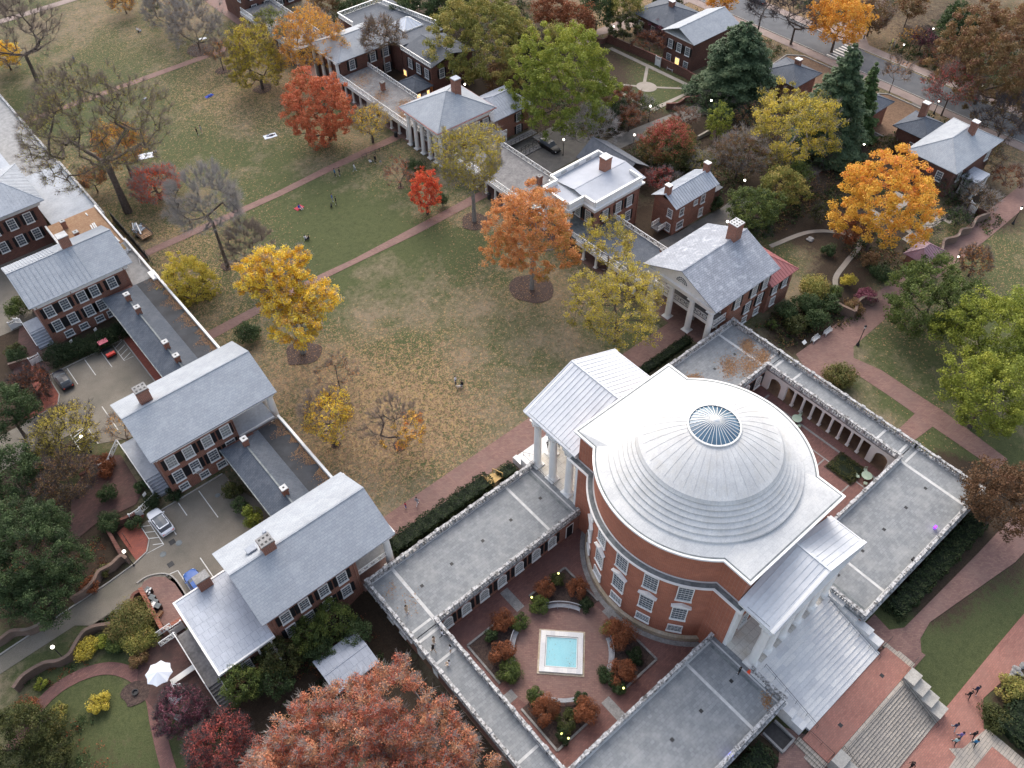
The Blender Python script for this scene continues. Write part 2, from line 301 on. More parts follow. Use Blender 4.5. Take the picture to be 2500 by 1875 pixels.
# ---------------------------------------------------------------- mesh helpers
COL = scene.collection
class MB:
 def __init__(s): s.v = []; s.f = []
 def poly(s, pts):
  n = len(s.v); s.v += [tuple(map(float, p)) for p in pts]; s.f.append(tuple(range(n, n + len(pts)))); return s
 def box(s, x0, x1, y0, y1, z0, z1):
  if x0 > x1: x0, x1 = x1, x0
  if y0 > y1: y0, y1 = y1, y0
  n = len(s.v)
  s.v += [(x0, y0, z0), (x1, y0, z0), (x1, y1, z0), (x0, y1, z0), (x0, y0, z1), (x1, y0, z1), (x1, y1, z1), (x0, y1, z1)]
  s.f += [tuple(n + i for i in t) for t in ((0, 3, 2, 1), (4, 5, 6, 7), (0, 1, 5, 4), (1, 2, 6, 5), (2, 3, 7, 6), (3, 0, 4, 7))]
  return s
 def bar(s, a, b_, w, h, up=(0, 0, 1)):
  """box beam from a to b: w across, h along up"""
  a = np.array(a, float); b_ = np.array(b_, float); d = b_ - a; L = np.linalg.norm(d)
  if L < 1e-6: return s
  d /= L; u = np.array(up, float); sdn = np.cross(d, u)
  if np.linalg.norm(sdn) < 1e-4: sdn = np.cross(d, np.array((1., 0, 0)))
  sdn /= np.linalg.norm(sdn); u = np.cross(sdn, d)
  n = len(s.v)
  for P in (a, b_):
   for (i, j) in ((-1, -1), (1, -1), (1, 1), (-1, 1)): s.v.append(tuple(P + sdn * i * w / 2 + u * j * h / 2))
  s.f += [tuple(n + i for i in t) for t in ((0, 1, 2, 3), (7, 6, 5, 4), (0, 4, 5, 1), (1, 5, 6, 2), (2, 6, 7, 3), (3, 7, 4, 0))]
  return s
 def prism(s, pts, z0, z1):
  """vertical prism over a plan outline (counter-clockwise)"""
  pts = [tuple(p[:2]) for p in pts]
  ar = sum(pts[i][0] * pts[(i + 1) % len(pts)][1] - pts[(i + 1) % len(pts)][0] * pts[i][1] for i in range(len(pts)))
  if ar < 0: pts = pts[::-1]
  n = len(s.v); k = len(pts)
  s.v += [(x, y, z0) for x, y in pts] + [(x, y, z1) for x, y in pts]
  s.f += [tuple(n + k - 1 - i for i in range(k)), tuple(n + k + i for i in range(k))]
  s.f += [(n + i, n + (i + 1) % k, n + k + (i + 1) % k, n + k + i) for i in range(k)]
  return s
 def lathe(s, prof, c=(0, 0, 0), n=16, a0=0, a1=2 * math.pi, close=True):
  """revolve (r, z) pairs"""
  full = abs(a1 - a0 - 2 * math.pi) < 1e-6
  k = n if full else n + 1; b0 = len(s.v)
  for r, z in prof:
   for i in range(k):
    a = a0 + (a1 - a0) * i / n
    s.v.append((c[0] + r * math.cos(a), c[1] + r * math.sin(a), c[2] + z))
  for j in range(len(prof) - 1):
   for i in range(n):
    i2 = (i + 1) % k if full else i + 1
    s.f.append((b0 + j * k + i, b0 + j * k + i2, b0 + (j + 1) * k + i2, b0 + (j + 1) * k + i))
  if close and full:
   s.f.append(tuple(b0 + i for i in range(k))[::-1])
   s.f.append(tuple(b0 + (len(prof) - 1) * k + i for i in range(k)))
  return s
 def tube(s, pts, r, n=6):
  for a, b_ in zip(pts[:-1], pts[1:]):
   a = np.array(a, float); b_ = np.array(b_, float); d = b_ - a; L = np.linalg.norm(d)
   if L < 1e-6: continue
   d /= L; u = np.cross(d, (0, 0, 1.)) if abs(d[2]) < .9 else np.cross(d, (1., 0, 0)); u /= np.linalg.norm(u); w = np.cross(d, u)
   b0 = len(s.v)
   for P in (a, b_):
    for i in range(n):
     t = 2 * math.pi * i / n; s.v.append(tuple(P + (u * math.cos(t) + w * math.sin(t)) * r))
   s.f += [(b0 + i, b0 + (i + 1) % n, b0 + n + (i + 1) % n, b0 + n + i) for i in range(n)]
   s.f += [tuple(b0 + i for i in range(n))[::-1], tuple(b0 + n + i for i in range(n))]
  return s
 def mesh(s, name, mat, smooth=False):
  me = bpy.data.meshes.new(name); me.from_pydata(s.v, [], s.f); me.update()
  if mat: me.materials.append(MAT[mat])
  if smooth: me.polygons.foreach_set('use_smooth', [True] * len(me.polygons))
  return me
 def build(s, name, mat, parent=None, loc=None, rz=0, smooth=False, shift=True):
  return put(name, s.mesh(name, mat, smooth), parent, loc or (0, 0, 0), rz)
def put(name, me, parent=None, loc=(0, 0, 0), rz=0, sc=None):
 o = bpy.data.objects.new(name, me); COL.objects.link(o)
 o.location = loc; o.rotation_euler = (0, 0, rz)
 if sc is not None: o.scale = sc if hasattr(sc, '__len__') else (sc,) * 3
 if parent: o.parent = parent
 return o
def tag(o, label, cat, group=None):
 o['label'] = label; o['category'] = cat
 if group: o['group'] = group
 return o
def thing(name, label, cat, loc=(0, 0, 0), rz=0, group=None):
 return tag(put(name, None, None, loc, rz), label, cat, group)
def copy_tree(o, parent=None):
 c = o.copy(); COL.objects.link(c)
 if parent: c.parent = parent
 for ch in list(o.children): copy_tree(ch, c)
 return c
def smooth_by_angle(o, deg=35):
 me = o.data; me.polygons.foreach_set('use_smooth', [True] * len(me.polygons))
 bm = bmesh.new(); bm.from_mesh(me)
 for e in bm.edges:
  if len(e.link_faces) == 2 and e.calc_face_angle(0) > math.radians(deg): e.smooth = False
 bm.to_mesh(me); bm.free()
def drape(name, pts, mat, off=.05, step=1.6, kind='structure', up=0):
 """a sheet that follows the terrain"""
 bm = bmesh.new()
 vs = [bm.verts.new((p[0], p[1], 0)) for p in pts]
 bm.faces.new(vs); bmesh.ops.triangulate(bm, faces=bm.faces[:])
 for _ in range(9):
  es = [e for e in bm.edges if e.calc_length() > step]
  if not es or len(bm.faces) > 60000: break
  bmesh.ops.subdivide_edges(bm, edges=es, cuts=1)
  bmesh.ops.triangulate(bm, faces=[f for f in bm.faces if len(f.verts) > 3])
 for v in bm.verts: v.co.z = float(g(v.co.x, v.co.y)) + off
 for f in bm.faces:
  if f.normal.z < 0: f.normal_flip()
 me = bpy.data.meshes.new(name); bm.normal_update(); bm.to_mesh(me); bm.free()
 me.materials.append(MAT[mat])
 o = put(name, me)
 if kind: o['kind'] = kind
 return o
def strip_along(pts, w):
 """outline of a band of width w along a polyline"""
 P = [np.array(p[:2], float) for p in pts]; L = []; R = []
 for i, p in enumerate(P):
  d = P[min(i + 1, len(P) - 1)] - P[max(i - 1, 0)]; d /= np.linalg.norm(d); n = np.array((-d[1], d[0]))
  L.append(tuple(p + n * w / 2)); R.append(tuple(p - n * w / 2))
 return L + R[::-1]
def rect(x0, x1, y0, y1): return [(x0, y0), (x1, y0), (x1, y1), (x0, y1)]
def circ(cx, cy, r, n=28, wob=0, seed=1):
 rg = random.Random(seed); ph = [rg.uniform(0, 6.28) for _ in range(3)]
 return [(cx + (r * (1 + wob * math.sin(3 * t + ph[0]) + wob * .6 * math.sin(5 * t + ph[1]))) * math.cos(t), cy + (r * (1 + wob * math.sin(2 * t + ph[2]))) * math.sin(t)) for t in [2 * math.pi * i / n for i in range(n)]]
def spline(pts, n=8):
 P = [np.array(p, float) for p in pts]; P = [2 * P[0] - P[1]] + P + [2 * P[-1] - P[-2]]; out = []
 for i in range(1, len(P) - 2):
  for k in range(n):
   t = k / n; a, b_, c, d = P[i - 1:i + 3]
   out.append(tuple(.5 * ((2 * b_) + (-a + c) * t + (2 * a - 5 * b_ + 4 * c - d) * t * t + (-a + 3 * b_ - 3 * c + d) * t ** 3)))
 out.append(tuple(P[-2])); return out
def scatter(parent, pts_r, z, n, mat='leaf_rust', size=.13, clip=None, seed=1, band=None):
 """loose fallen leaves lying flat on a roof"""
 rng = np.random.default_rng(seed); C = []
 for cx, cy, r in pts_r:
  d = rng.normal(size=(n, 2)) * r * .5; C.append(np.stack([cx + d[:, 0] + .3 * r * np.sin(d[:, 1] * 2 / r), cy + d[:, 1], np.full(n, z) + rng.uniform(0, .02, n)], 1))
 if band: x0, y0, y1, w, sg = band; y = rng.uniform(y0, y1, n); C.append(np.stack([x0 + sg * np.abs(rng.normal(size=n)) * w * (.6 + .5 * np.sin(y * 1.1) + .4 * np.sin(y * 2.7 + 1)), y, np.full(n, z) + rng.uniform(0, .03, n)], 1))
 C = np.concatenate(C)
 if clip: k = (C[:, 0] > clip[0]) & (C[:, 0] < clip[1]) & (C[:, 1] > clip[2]) & (C[:, 1] < clip[3]); C = C[k]
 m_ = len(C); Nn = rng.normal(size=(m_, 3)) * .25 + (0, 0, 1); Nn /= np.linalg.norm(Nn, axis=1)[:, None]
 return put('fallen_leaves', quads_mesh('fallen_leaves', C, Nn, size, rng.uniform(0, 1, m_), mat, rng), parent)
def quads_mesh(name, C, Nn, size, tint, mat, rng, asp=1.0, core=None):
 """one small quad per leaf: centres C, normals Nn"""
 n = len(C); a = rng.normal(size=(n, 3)); U = np.cross(Nn, a); U /= np.linalg.norm(U, axis=1)[:, None] + 1e-9; W = np.cross(Nn, U); W /= np.linalg.norm(W, axis=1)[:, None] + 1e-9
 s = (size * rng.uniform(.45, 1.45, n))[:, None] * .5
 U = U * s * asp; W = W * s
 k = rng.uniform(.55, 1.0, (n, 1))      # narrow one end: leaf-like kite, not a square
 V = np.stack([C - U, C - W * k, C + U, C + W * k], 1).reshape(-1, 3)
 me = bpy.data.meshes.new(name); me.vertices.add(4 * n); me.vertices.foreach_set('co', V.ravel().astype(np.float32))
 me.loops.add(4 * n); me.loops.foreach_set('vertex_index', np.arange(4 * n, dtype=np.int32)); me.polygons.add(n)
 me.polygons.foreach_set('loop_start', np.arange(0, 4 * n, 4, dtype=np.int32)); me.update()
 at_ = me.attributes.new('tint', 'FLOAT', 'FACE'); at_.data.foreach_set('value', np.clip(tint, 0, 1).astype(np.float32))
 me.materials.append(MAT[mat]); return me
foliage('leaf_litter', [(.2, .11, .06), (.32, .19, .10), (.40, .25, .13), (.3, .14, .08)])
foliage('leaf_crimson_green', [(.05, .07, .02), (.09, .11, .03), (.16, .14, .04), (.4, .09, .07), (.6, .1, .09)])
foliage('leaf_rust_dark', [(.045, .035, .02), (.10, .06, .03), (.17, .09, .045), (.12, .055, .03)])
# ---------------------------------------------------------------- ground
LITTER = [(150, 95, 30, .8), (165, 50, 40, .7), (110, 140, 40, .7), (80, 150, 40, .6), (140, 20, 25, .7),   # x, y, radius, amount of fallen leaves
 (-20, 40, 10, .75), (-12, 36, 9, .8), (-24, 52, 11, .6), (-16, 58, 8, .4), (26, 52, 11, .45), (22, 38, 8, .35), (-26, 74, 12, .55), (-24, 95, 14, .6), (-20, 110, 16, .5),
 (20, 110, 9, .5), (24, 92, 8, .5), (22, 75, 6, .4), (10, 140, 16, .45), (20, 150, 18, .5), (0, 32, 10, .2), (8, 45, 12, .15), (-5, 48, 10, .3), (-10, 46, 9, .35), (14, 56, 8, .2), (18, 128, 12, .5),
 (132, 70, 8, .9), (128, 92, 12, .8), (112, 60, 8, .9), (110, 38, 8, .9), (126, 100, 20, .7), (60, 20, 14, .3), (88, 8, 14, .35), (118, 20, 14, .5),
 (-30, 135, 16, .5), (5, 190, 30, .3), (140, 60, 20, .5), (100, 120, 25, .5), (-20, 45, 16, .3), (30, 200, 30, .3), (60, 5, 8, .25), (45, -8, 8, .1)]
GREEN = [(0, 60, 46, .12), (-4, 110, 50, .16), (-5, 165, 50, .2), (-8, 51, 5, .4), (-8, 44, 5, .3), (-14, 33, 6, .3), (15, 64, 5, .35), (19, 63, 4, .35), (24, 30, 4, .35), (20, 34, 5, .2), (8, 71, 9, .1), (-2, 82, 9, .3), (-14, 82, 10, .3), (6, 84, 9, .22), (0, 92, 10, .3),
         (-14, 100, 10, .35), (4, 112, 10, .1), (-8, 125, 12, .25), (0, 150, 10, .25), (-20, 160, 12, .3), (-4, 172, 10, .3), (2, 185, 10, .2), (60, -3, 12, .3), (50, 3, 8, .3), (20, -30, 14, .7), (35, -32, 14, .6), (45, -14, 10, .5),
         (80, 0, 16, .3), (12, 76, 8, .2), (-62, 25, 16, .5), (56, 30, 8, .45), (84, 88, 12, .7), (84, 79, 8, .7), (88, 10, 10, .4), (30, -16, 8, .6), (10, -45, 30, .6), (-60, 60, 14, .4)]
SOIL = [(46, 48, 7, .6), (45, 40, 5, .5), (150, 100, 30, .3), (165, 50, 30, .4), (90, 150, 40, .4), (-52, 30, 6, .3), (-56, 52, 7, .5), (-62, 48, 10, .35), (-60, 72, 14, .4), (-72, 60, 14, .35), (-70, 20, 12, .3), (-38, 27, 8, .6), (-40, 15, 8, .7), (-44, 22, 8, .7), (-50, 14, 9, .5), (-38, 0, 8, .6), (44, 14, 7, .6), (55, 14, 7, .3),
  (60, 58, 10, .5), (70, 60, 12, .55), (80, 58, 12, .6), (84, 52, 14, .6), (70, 44, 12, .5), (85, 42, 14, .55), (66, 34, 9, .5), (78, 30, 10, .5), (68, 78, 9, .5), (60, 88, 14, .4), (74, 100, 18, .5), (60, 112, 22, .5), (100, 12, 10, .5),
  (100, 60, 16, .5), (95, 34, 10, .55), (75, 20, 12, .45), (60, 18, 6, .4), (40, 150, 18, .4), (-39, 94, 8, .5), (-52, 100, 12, .5), (-62, 90, 12, .5), (40, -24, 7, .6), (15, -42, 7, .6), (20, -40, 6, .6), (50, 130, 20, .4), (140, 30, 20, .3),
  (30, -24, 9, .5), (18, -23.5, 6, .5), (-14, -26, 8, .6), (38, -15, 4, .4)]
def build_ground():
 xs = np.concatenate([[-1500, -700, -350, -200, -130, -100], np.arange(-84, 190.1, 1.0), [205, 240, 300, 450, 800, 1500]])
 ys = np.concatenate([[-1500, -700, -300, -150, -90], np.arange(-62, 262.1, 1.0), [280, 330, 420, 700, 1500]])
 X, Y = np.meshgrid(xs, ys); Z = g(X, Y)
 nx, ny = len(xs), len(ys)
 V = np.stack([X.ravel(), Y.ravel(), Z.ravel()], 1)
 i = np.arange(nx * ny).reshape(ny, nx)
 Fq = np.stack([i[:-1, :-1].ravel(), i[:-1, 1:].ravel(), i[1:, 1:].ravel(), i[1:, :-1].ravel()], 1)
 me = bpy.data.meshes.new('ground'); me.vertices.add(len(V)); me.vertices.foreach_set('co', V.ravel())
 me.loops.add(Fq.size); me.loops.foreach_set('vertex_index', Fq.ravel())
 me.polygons.add(len(Fq)); me.polygons.foreach_set('loop_start', np.arange(0, Fq.size, 4)); me.polygons.foreach_set('use_smooth', [True] * len(Fq))
 me.update()
 rg = np.random.default_rng(3)
 for nm, blobs, base, ps in (('litter', LITTER, 0.0, .75), ('green', GREEN, 0.0, .56), ('soil', SOIL, 0.0, 1.25)):
  a = np.full(len(V), base)
  for (cx, cy, r, am) in blobs: a += am * ps * np.exp(-(((V[:, 0] - cx) ** 2 + (V[:, 1] - cy) ** 2) / (r * r)) ** 1.3)
  at_ = me.attributes.new(nm, 'FLOAT', 'POINT'); at_.data.foreach_set('value', np.clip(a, 0, 1.1).astype(np.float32))
 me.materials.append(MAT['turf'])
 o = put('ground', me); o['kind'] = 'structure'; return o
build_ground()
drape('brick_walk', rect(-29.3, -8.6, 24.6, 28.3), 'brick_walk', .05)
drape('brick_walk', rect(-8.6, 8.6, 22.2, 28.3), 'brick_walk', .055)
drape('brick_walk', rect(8.6, 29.3, 24.6, 28.3), 'brick_walk', .05)
for sx in (-1, 1):
 drape('colonnade_walk', rect(sx * 28.6, sx * 34, 21.0, 250), 'brick_walk', .06, step=3)
drape('lawn_path', [(-28.7, 73.7), (-12, 74.4), (0, 74.0), (12, 73.5), (28.7, 73.7), (28.7, 75.9), (12, 75.5), (0, 75.3), (-12, 76.0), (-28.7, 75.9)], 'brick_walk', .05)
drape('lawn_path', [(-28.7, 100.6), (0, 100.4), (12, 101.0), (28.7, 101.2), (28.7, 103.2), (12, 102.9), (0, 102.1), (-28.7, 102.4)], 'brick_walk', .05)
drape('lawn_path', rect(-28.7, 28.7, 160.8, 162.8), 'brick_walk', .05, step=3)
drape('lawn_path', rect(-28.7, 28.7, 211.5, 214), 'sidewalk', .05, step=3)
drape('brick_path', [(37.0, 6.2), (39.8, 11.6), (61, 11.6), (104, 11.6), (150, 12.4), (150, 7.6), (104, 7.6), (87, 7.2), (61, 7.2), (48.2, 6.8), (46.2, 5.4), (47.2, 1), (47.0, -6), (47.0, -9), (46, -20), (43, -20), (43.2, -10), (36.4, -9.6), (36.4, -7.2), (43.4, -7.0), (43.6, -2), (43.6, 4.0), (36.4, 4.4)], 'brick_walk', .05)
drape('brick_walk', [(7.0, -24.6), (8.8, -21.3), (10.8, -21.3), (10.4, -23.6), (12, -24.6), (28, -25.1), (60, -25.4), (60, -29.4), (31, -28.8), (15, -26.2), (12.4, -26.6), (11.2, -27.6), (11.4, -28.1), (9.2, -28.1), (7.0, -28.1)], 'brick_walk', .06)
drape('brick_walk', [(-7.0, -24.6), (-8.8, -21.3), (-10.8, -21.3), (-10.4, -23.6), (-12, -24.6), (-28, -25.1), (-28, -28), (-12, -27), (-11.4, -28.1), (-7.0, -28.1)], 'brick_walk', .06)
drape('brick_walk', [(-20, -33.0), (20, -33.0), (60, -33.4), (60, -36.6), (21, -36.2), (12.6, -35.2), (9.5, -37), (9.5, -60), (-12, -60), (-12, -36), (-20, -36)], 'brick_plaza', .06)
drape('stone_band', [(4.6, -35.6), (5.8, -36.6), (9.8, -37.2), (9.8, -50), (8.4, -50), (8.4, -38.6), (1.4, -38.4), (1.6, -50), (0.2, -50), (0.6, -36.8), (4.4, -36.6)], 'granite_steps', .075)
drape('service_lane', [(-90, 40.4), (-72, 40.8), (-63, 40.9), (-55, 41.4), (-52.9, 41.2), (-51.4, 40.0), (-50.9, 38.2), (-50.8, 30), (-44, 30), (-36, 38), (-38.6, 46.5), (-38.6, 49.3), (-49.4, 49.3), (-50.9, 49.0), (-50.9, 46.2), (-52.0, 44.6), (-54.1, 44.0), (-57.4, 43.6), (-71.5, 43.0), (-90, 42.6)], 'asphalt_tan', .05)
drape('parking_court', [(-50.3, 83.8), (-38.5, 83.8), (-38.5, 62), (-46, 64), (-49.9, 66.0), (-50.3, 70.2), (-57.5, 70.6), (-66, 70.0), (-80, 69.8), (-80, 76.8), (-66, 76.8), (-56.3, 76.9), (-51.6, 77.0), (-50.6, 78.9)], 'asphalt_tan', .05)
drape('side_court', [(-60, 98.2), (-46, 97.6), (-38, 97.6), (-38, 118), (-46, 124), (-60, 124)], 'asphalt_tan', .05)
drape('brick_apron', [(-53.6, 44.4), (-52.0, 44.9), (-51.1, 46.4), (-51.1, 49.2), (-49.8, 50.3), (-50.2, 51.0), (-53.8, 50.0)], 'brick_red_paving', .07)
drape('brick_apron', [(-55.0, 40.2), (-54.2, 40.95), (-53.0, 40.9), (-51.8, 39.8), (-51.3, 38.2), (-51.2, 33.4), (-54.8, 33.4)], 'brick_walk', .07)
drape('brick_apron', [(-52.8, 90), (-50.5, 90.0), (-50.5, 79.0), (-51.4, 77.2), (-56, 77.1), (-56.3, 77.9), (-53.0, 78.6)], 'brick_red_paving', .07)
drape('brick_apron', [(-38.4, 83.8), (-36.3, 83.8), (-36.3, 62), (-38.4, 62)], 'brick_red_paving', .07)
drape('brick_apron', [(-56, 84.8), (-48, 85.2), (-47.2, 98), (-50, 98), (-52, 93)], 'brick_court', .065)
drape('garden_court', [(-55.4, 53.2), (-50, 52.6), (-48.4, 54), (-48.2, 62), (-50.0, 63.2), (-52.2, 65.8), (-53.4, 65.6), (-53, 62.5), (-55.8, 60.5), (-57.5, 56.4), (-61, 54), (-63.5, 50.5), (-62.4, 49.8), (-59.6, 52.2)], 'brick_court', .065)
drape('garden_court', [(-58.5, 32.6), (-54.5, 32.8), (-53.2, 33), (-53.2, 20.4), (-58.0, 21), (-60.0, 24.4), (-60.6, 28.6)], 'brick_court', .065)
drape('garden_path', strip_along(spline([(-74, 31.5), (-69.3, 34.3), (-65.6, 34.6), (-62.2, 33.2), (-60.2, 30.4), (-59.6, 27), (-60.6, 23), (-61.8, 17), (-62.4, 8)]), 1.5), 'brick_paving', .06)
def paint(pts, mat='marking', w=.11, off=.075): drape('parking_line', strip_along(pts, w), mat, off, step=1.2)
for x in (-48.0, -45.6, -42.6): paint([(x, 49.0), (x, 44.6)] if x < -46 else [(x, 49.0), (x, 46.4 - (x + 45.6))])
paint([(-49.9, 49.1), (-49.9, 44.3)]); paint([(-51.0, 48.6), (-51.0, 46.2), (-52.3, 44.5), (-49.9, 44.3)])
for k in range(4): paint([(-51.0, 48.8 - k * 1.2), (-49.9, 48.1 - k * 1.2)])
paint([(-50.2, 39.6), (-50.2, 34.0)]); paint([(-47.2, 39.4), (-47.2, 35.0)]); paint([(-50.2, 39.6), (-51.6, 39.9)])
for x in (-47.6, -44.8, -42.2): paint([(x, 83.6), (x, 79.2)])
paint([(-40.2, 83.6), (-40.2, 79.2), (-38.7, 79.2)]);
for k in range(4): paint([(-40.2, 82.8 - k * 1.1), (-38.7, 83.6 - k * 1.1)])
paint([(-49.8, 70.2), (-49.8, 66)]); paint([(-52.2, 70.2), (-49.8, 70.2)]); paint([(-52.2, 70.2), (-52.2, 66.2)])
for k in range(4): paint([(-52.2, 69.4 - k), (-49.8, 70.1 - k)])
paint([(-46.6, 72.4), (-46.6, 66.5)])
def disc(x, y, r, mat, name='manhole_cover', label=None, n=20, grp=None):
 o = drape(name, circ(x, y, r, n), mat, .085, kind=None); tag(o, label, 'manhole cover', grp); return o
disc(-50.6, 43.0, .42, 'lead', label='round cover nearest the red brick apron with the bicycle rack')
disc(-48.3, 43.2, .42, 'lead', label='round cover in the lane beside the square drain grate')
disc(-41.0, 46.6, .34, 'lead', label='round cover on a bay line in the court below the long roof')
for (x, y, lb) in ((-48.9, 43.9, 'square drain grate behind the parked white car'), (-50.5, 41.0, 'square drain grate off the tip of the rounded brick apron')):
 o = drape('drain_grate', rect(x - .38, x + .38, y - .38, y + .38), 'iron_black', .085, kind=None); tag(o, lb, 'drain grate')
drape('gravel_lane', [(42, 44.6), (48.5, 43.6), (60, 43.4), (66, 44), (66, 40), (57, 39.0), (46, 37.4), (41, 37.6)], 'gravel_lane', .05)
drape('parking_court', [(40, 72), (52.6, 72.2), (53.5, 78), (62, 78), (62, 84), (40, 84)], 'gravel_lane', .05)
drape('gravel_lane', [(52, 69.3), (62, 69.2), (84, 67.6), (92, 67.6), (92, 73), (84, 71.8), (62, 73.2), (52, 73.2)], 'gravel_lane', .055)
drape('gravel_lane', [(78, 38.8), (99, 39.6), (124, 38.0), (124, 42.0), (99, 42.8), (80, 42.0)], 'gravel_lane', .055)
drape('gravel_lane', [(84, 106.5), (92.5, 108.4), (101, 106.6), (124, 106.6), (124, 111), (92.5, 111), (84, 112)], 'sidewalk', .055)
drape('garden_path', strip_along([(89.4, 102), (90.6, 76.3), (76, 75.8)], 1.3), 'gravel_path', .06)
drape('garden_path', strip_along([(76, 75.8), (75.6, 98)], 1.2), 'gravel_path', .055)
drape('garden_path', strip_along([(81.9, 84), (90.2, 76.6)], .7), 'gravel_path', .065)
drape('garden_path', strip_along([(81.9, 84), (90.2, 90.6)], .7), 'gravel_path', .065)
drape('garden_path', strip_along([(81.9, 84), (76, 90.6)], .7), 'gravel_path', .065)
drape('garden_path', circ(82.4, 83.6, 2.3), 'gravel_path', .07)
drape('garden_path', strip_along(spline([(57.6, 30.5), (66.5, 28.6), (71.0, 24.5), (70.4, 20.8), (64.6, 19.4), (59.2, 18.0), (56.0, 15.2)]), .9), 'gravel_path', .06)
for a, b_ in ((15.3, 17.0), (22.2, 23.4)): drape('garden_path', rect(78, 92, a, b_), 'gravel_path', .06)
for a, b_ in ((80.6, 81.9), (89.4, 90.8)): drape('garden_path', rect(a, b_, 14, 26), 'gravel_path', .065)
drape('road', [(125.6, -20), (125.6, 40), (125.6, 112), (124.6, 180), (123, 260), (131.5, 260), (133, 180), (134.2, 112), (134.2, 40), (134.2, -20)], 'asphalt', .05, step=3)
drape('sidewalk', [(122.6, -20), (122.6, 112), (121.6, 180), (120, 260), (122.6, 260), (124.3, 180), (125.3, 112), (125.3, -20)], 'sidewalk', .06, step=3)
drape('sidewalk', [(134.5, -20), (134.5, 112), (133.3, 180), (131.8, 260), (134.5, 260), (136, 180), (137.3, 112), (137.3, 74), (152, 77), (200, 82), (200, 77), (152, 72), (141, 66.5), (137.3, 63), (137.3, -20)], 'sidewalk', .06, step=3)
kb = MB()
for x in (125.42, 134.38): kb.box(x - .09, x + .09, -20, 112, -3.2, -2.42)
o = kb.build('kerb', 'concrete'); o['kind'] = 'structure'
drape('yellow_line', rect(134.0, 134.15, -20, 62), 'marking_yellow', .075, step=3)
cz = MB()
for k in range(7): drape('crossing_stripe', rect(126.0 + k * 1.17, 126.5 + k * 1.17, 63.8, 67.0), 'marking', .08)
for k, (pts) in enumerate(([(108, 54.4), (121.5, 54.4), (121.5, 70), (119, 73), (108, 72)], [(106, 36.6), (119.4, 36.6), (121.4, 38.4), (121.4, 47.4), (120, 49), (106, 48.6)])):
 drape('leafy_bed', pts, 'leaf_drift', .065)
 kb = MB(); P = [(p[0], p[1], float(g(*p)) + .08) for p in pts]
 for a, b_ in zip(P, P[1:] + P[:1]): kb.bar(a, b_, .25, .3)
 o = kb.build('bed_kerb', 'concrete'); o['kind'] = 'structure'
kb = MB()
for L in ([(-80, 43.1), (-71.5, 43.15), (-57.4, 43.75), (-54.1, 44.1)], [(-54.1, 44.1), (-52.0, 44.7), (-51.0, 46.2)], spline([(-54.9, 41.3), (-53.4, 41.3), (-51.6, 40.2), (-50.95, 38.4), (-50.95, 34)], 5), [(-50.45, 83.5), (-50.5, 79), (-51.5, 77.0), (-56.3, 76.95)], [(-38.45, 83.6), (-38.45, 66)], [(-49.2, 49.42), (-38.8, 49.42)], [(-50.2, 83.9), (-38.6, 83.9)]):
 P = [(p[0], p[1], float(g(*p)) + .05) for p in L]
 for a, b_ in zip(P[:-1], P[1:]): kb.bar(a, b_, .16, .26)
o = kb.build('kerb', 'concrete'); o['kind'] = 'structure'
def mulch_ring(p, r, seed=1): drape('bark_ring', circ(p[0], p[1], r, 40, .1, seed), 'mulch', .07)
# ---------------------------------------------------------------- shared small builders
def column(mb, x, y, z0, z1, r, n=16, square=False):
 h = z1 - z0
 mb.box(x - r * 1.35, x + r * 1.35, y - r * 1.35, y + r * 1.35, z0, z0 + .16)
 mb.lathe([(r * 1.25, .16), (r * 1.3, .26), (r * 1.15, .34), (r * 1.02, .4), (r, .5), (r * .98, h * .4), (r * .84, h - .45)], (x, y, z0), n)
 mb.lathe([(r * .84, h - .46), (r * .95, h - .42), (r * .9, h - .34), (r * 1.25, h - .14)], (x, y, z0), n)
 mb.box(x - r * 1.3, x + r * 1.3, y - r * 1.3, y + r * 1.3, z1 - .14, z1)
def corinthian(mb, x, y, z0, z1, r):
 h = z1 - z0
 mb.box(x - r * 1.4, x + r * 1.4, y - r * 1.4, y + r * 1.4, z0, z0 + .18)
 mb.lathe([(r * 1.3, .18), (r * 1.34, .3), (r * 1.12, .36), (r * 1.2, .46), (r, .56), (r, h * .35), (r * .86, h - 1.25)], (x, y, z0), 20)
 mb.lathe([(r * .86, h - 1.26), (r * .96, h - 1.22), (r * .9, h - 1.1), (r * 1.15, h - .75), (r * .95, h - .72), (r * 1.25, h - .4), (r * 1.05, h - .36), (r * 1.45, h - .12)], (x, y, z0), 20)
 for k in range(8):     # leaves and scrolls of the capital
  a = k * math.pi / 4 + .39
  for rr, zz in ((1.2, h - .78), (1.42, h - .3)):
   cx, cy = x + math.cos(a) * r * rr, y + math.sin(a) * r * rr
   mb.box(cx - .09, cx + .09, cy - .09, cy + .09, z0 + zz - .2, z0 + zz + .08)
 mb.box(x - r * 1.5, x + r * 1.5, y - r * 1.5, y + r * 1.5, z1 - .12, z1)
WMESH = {}
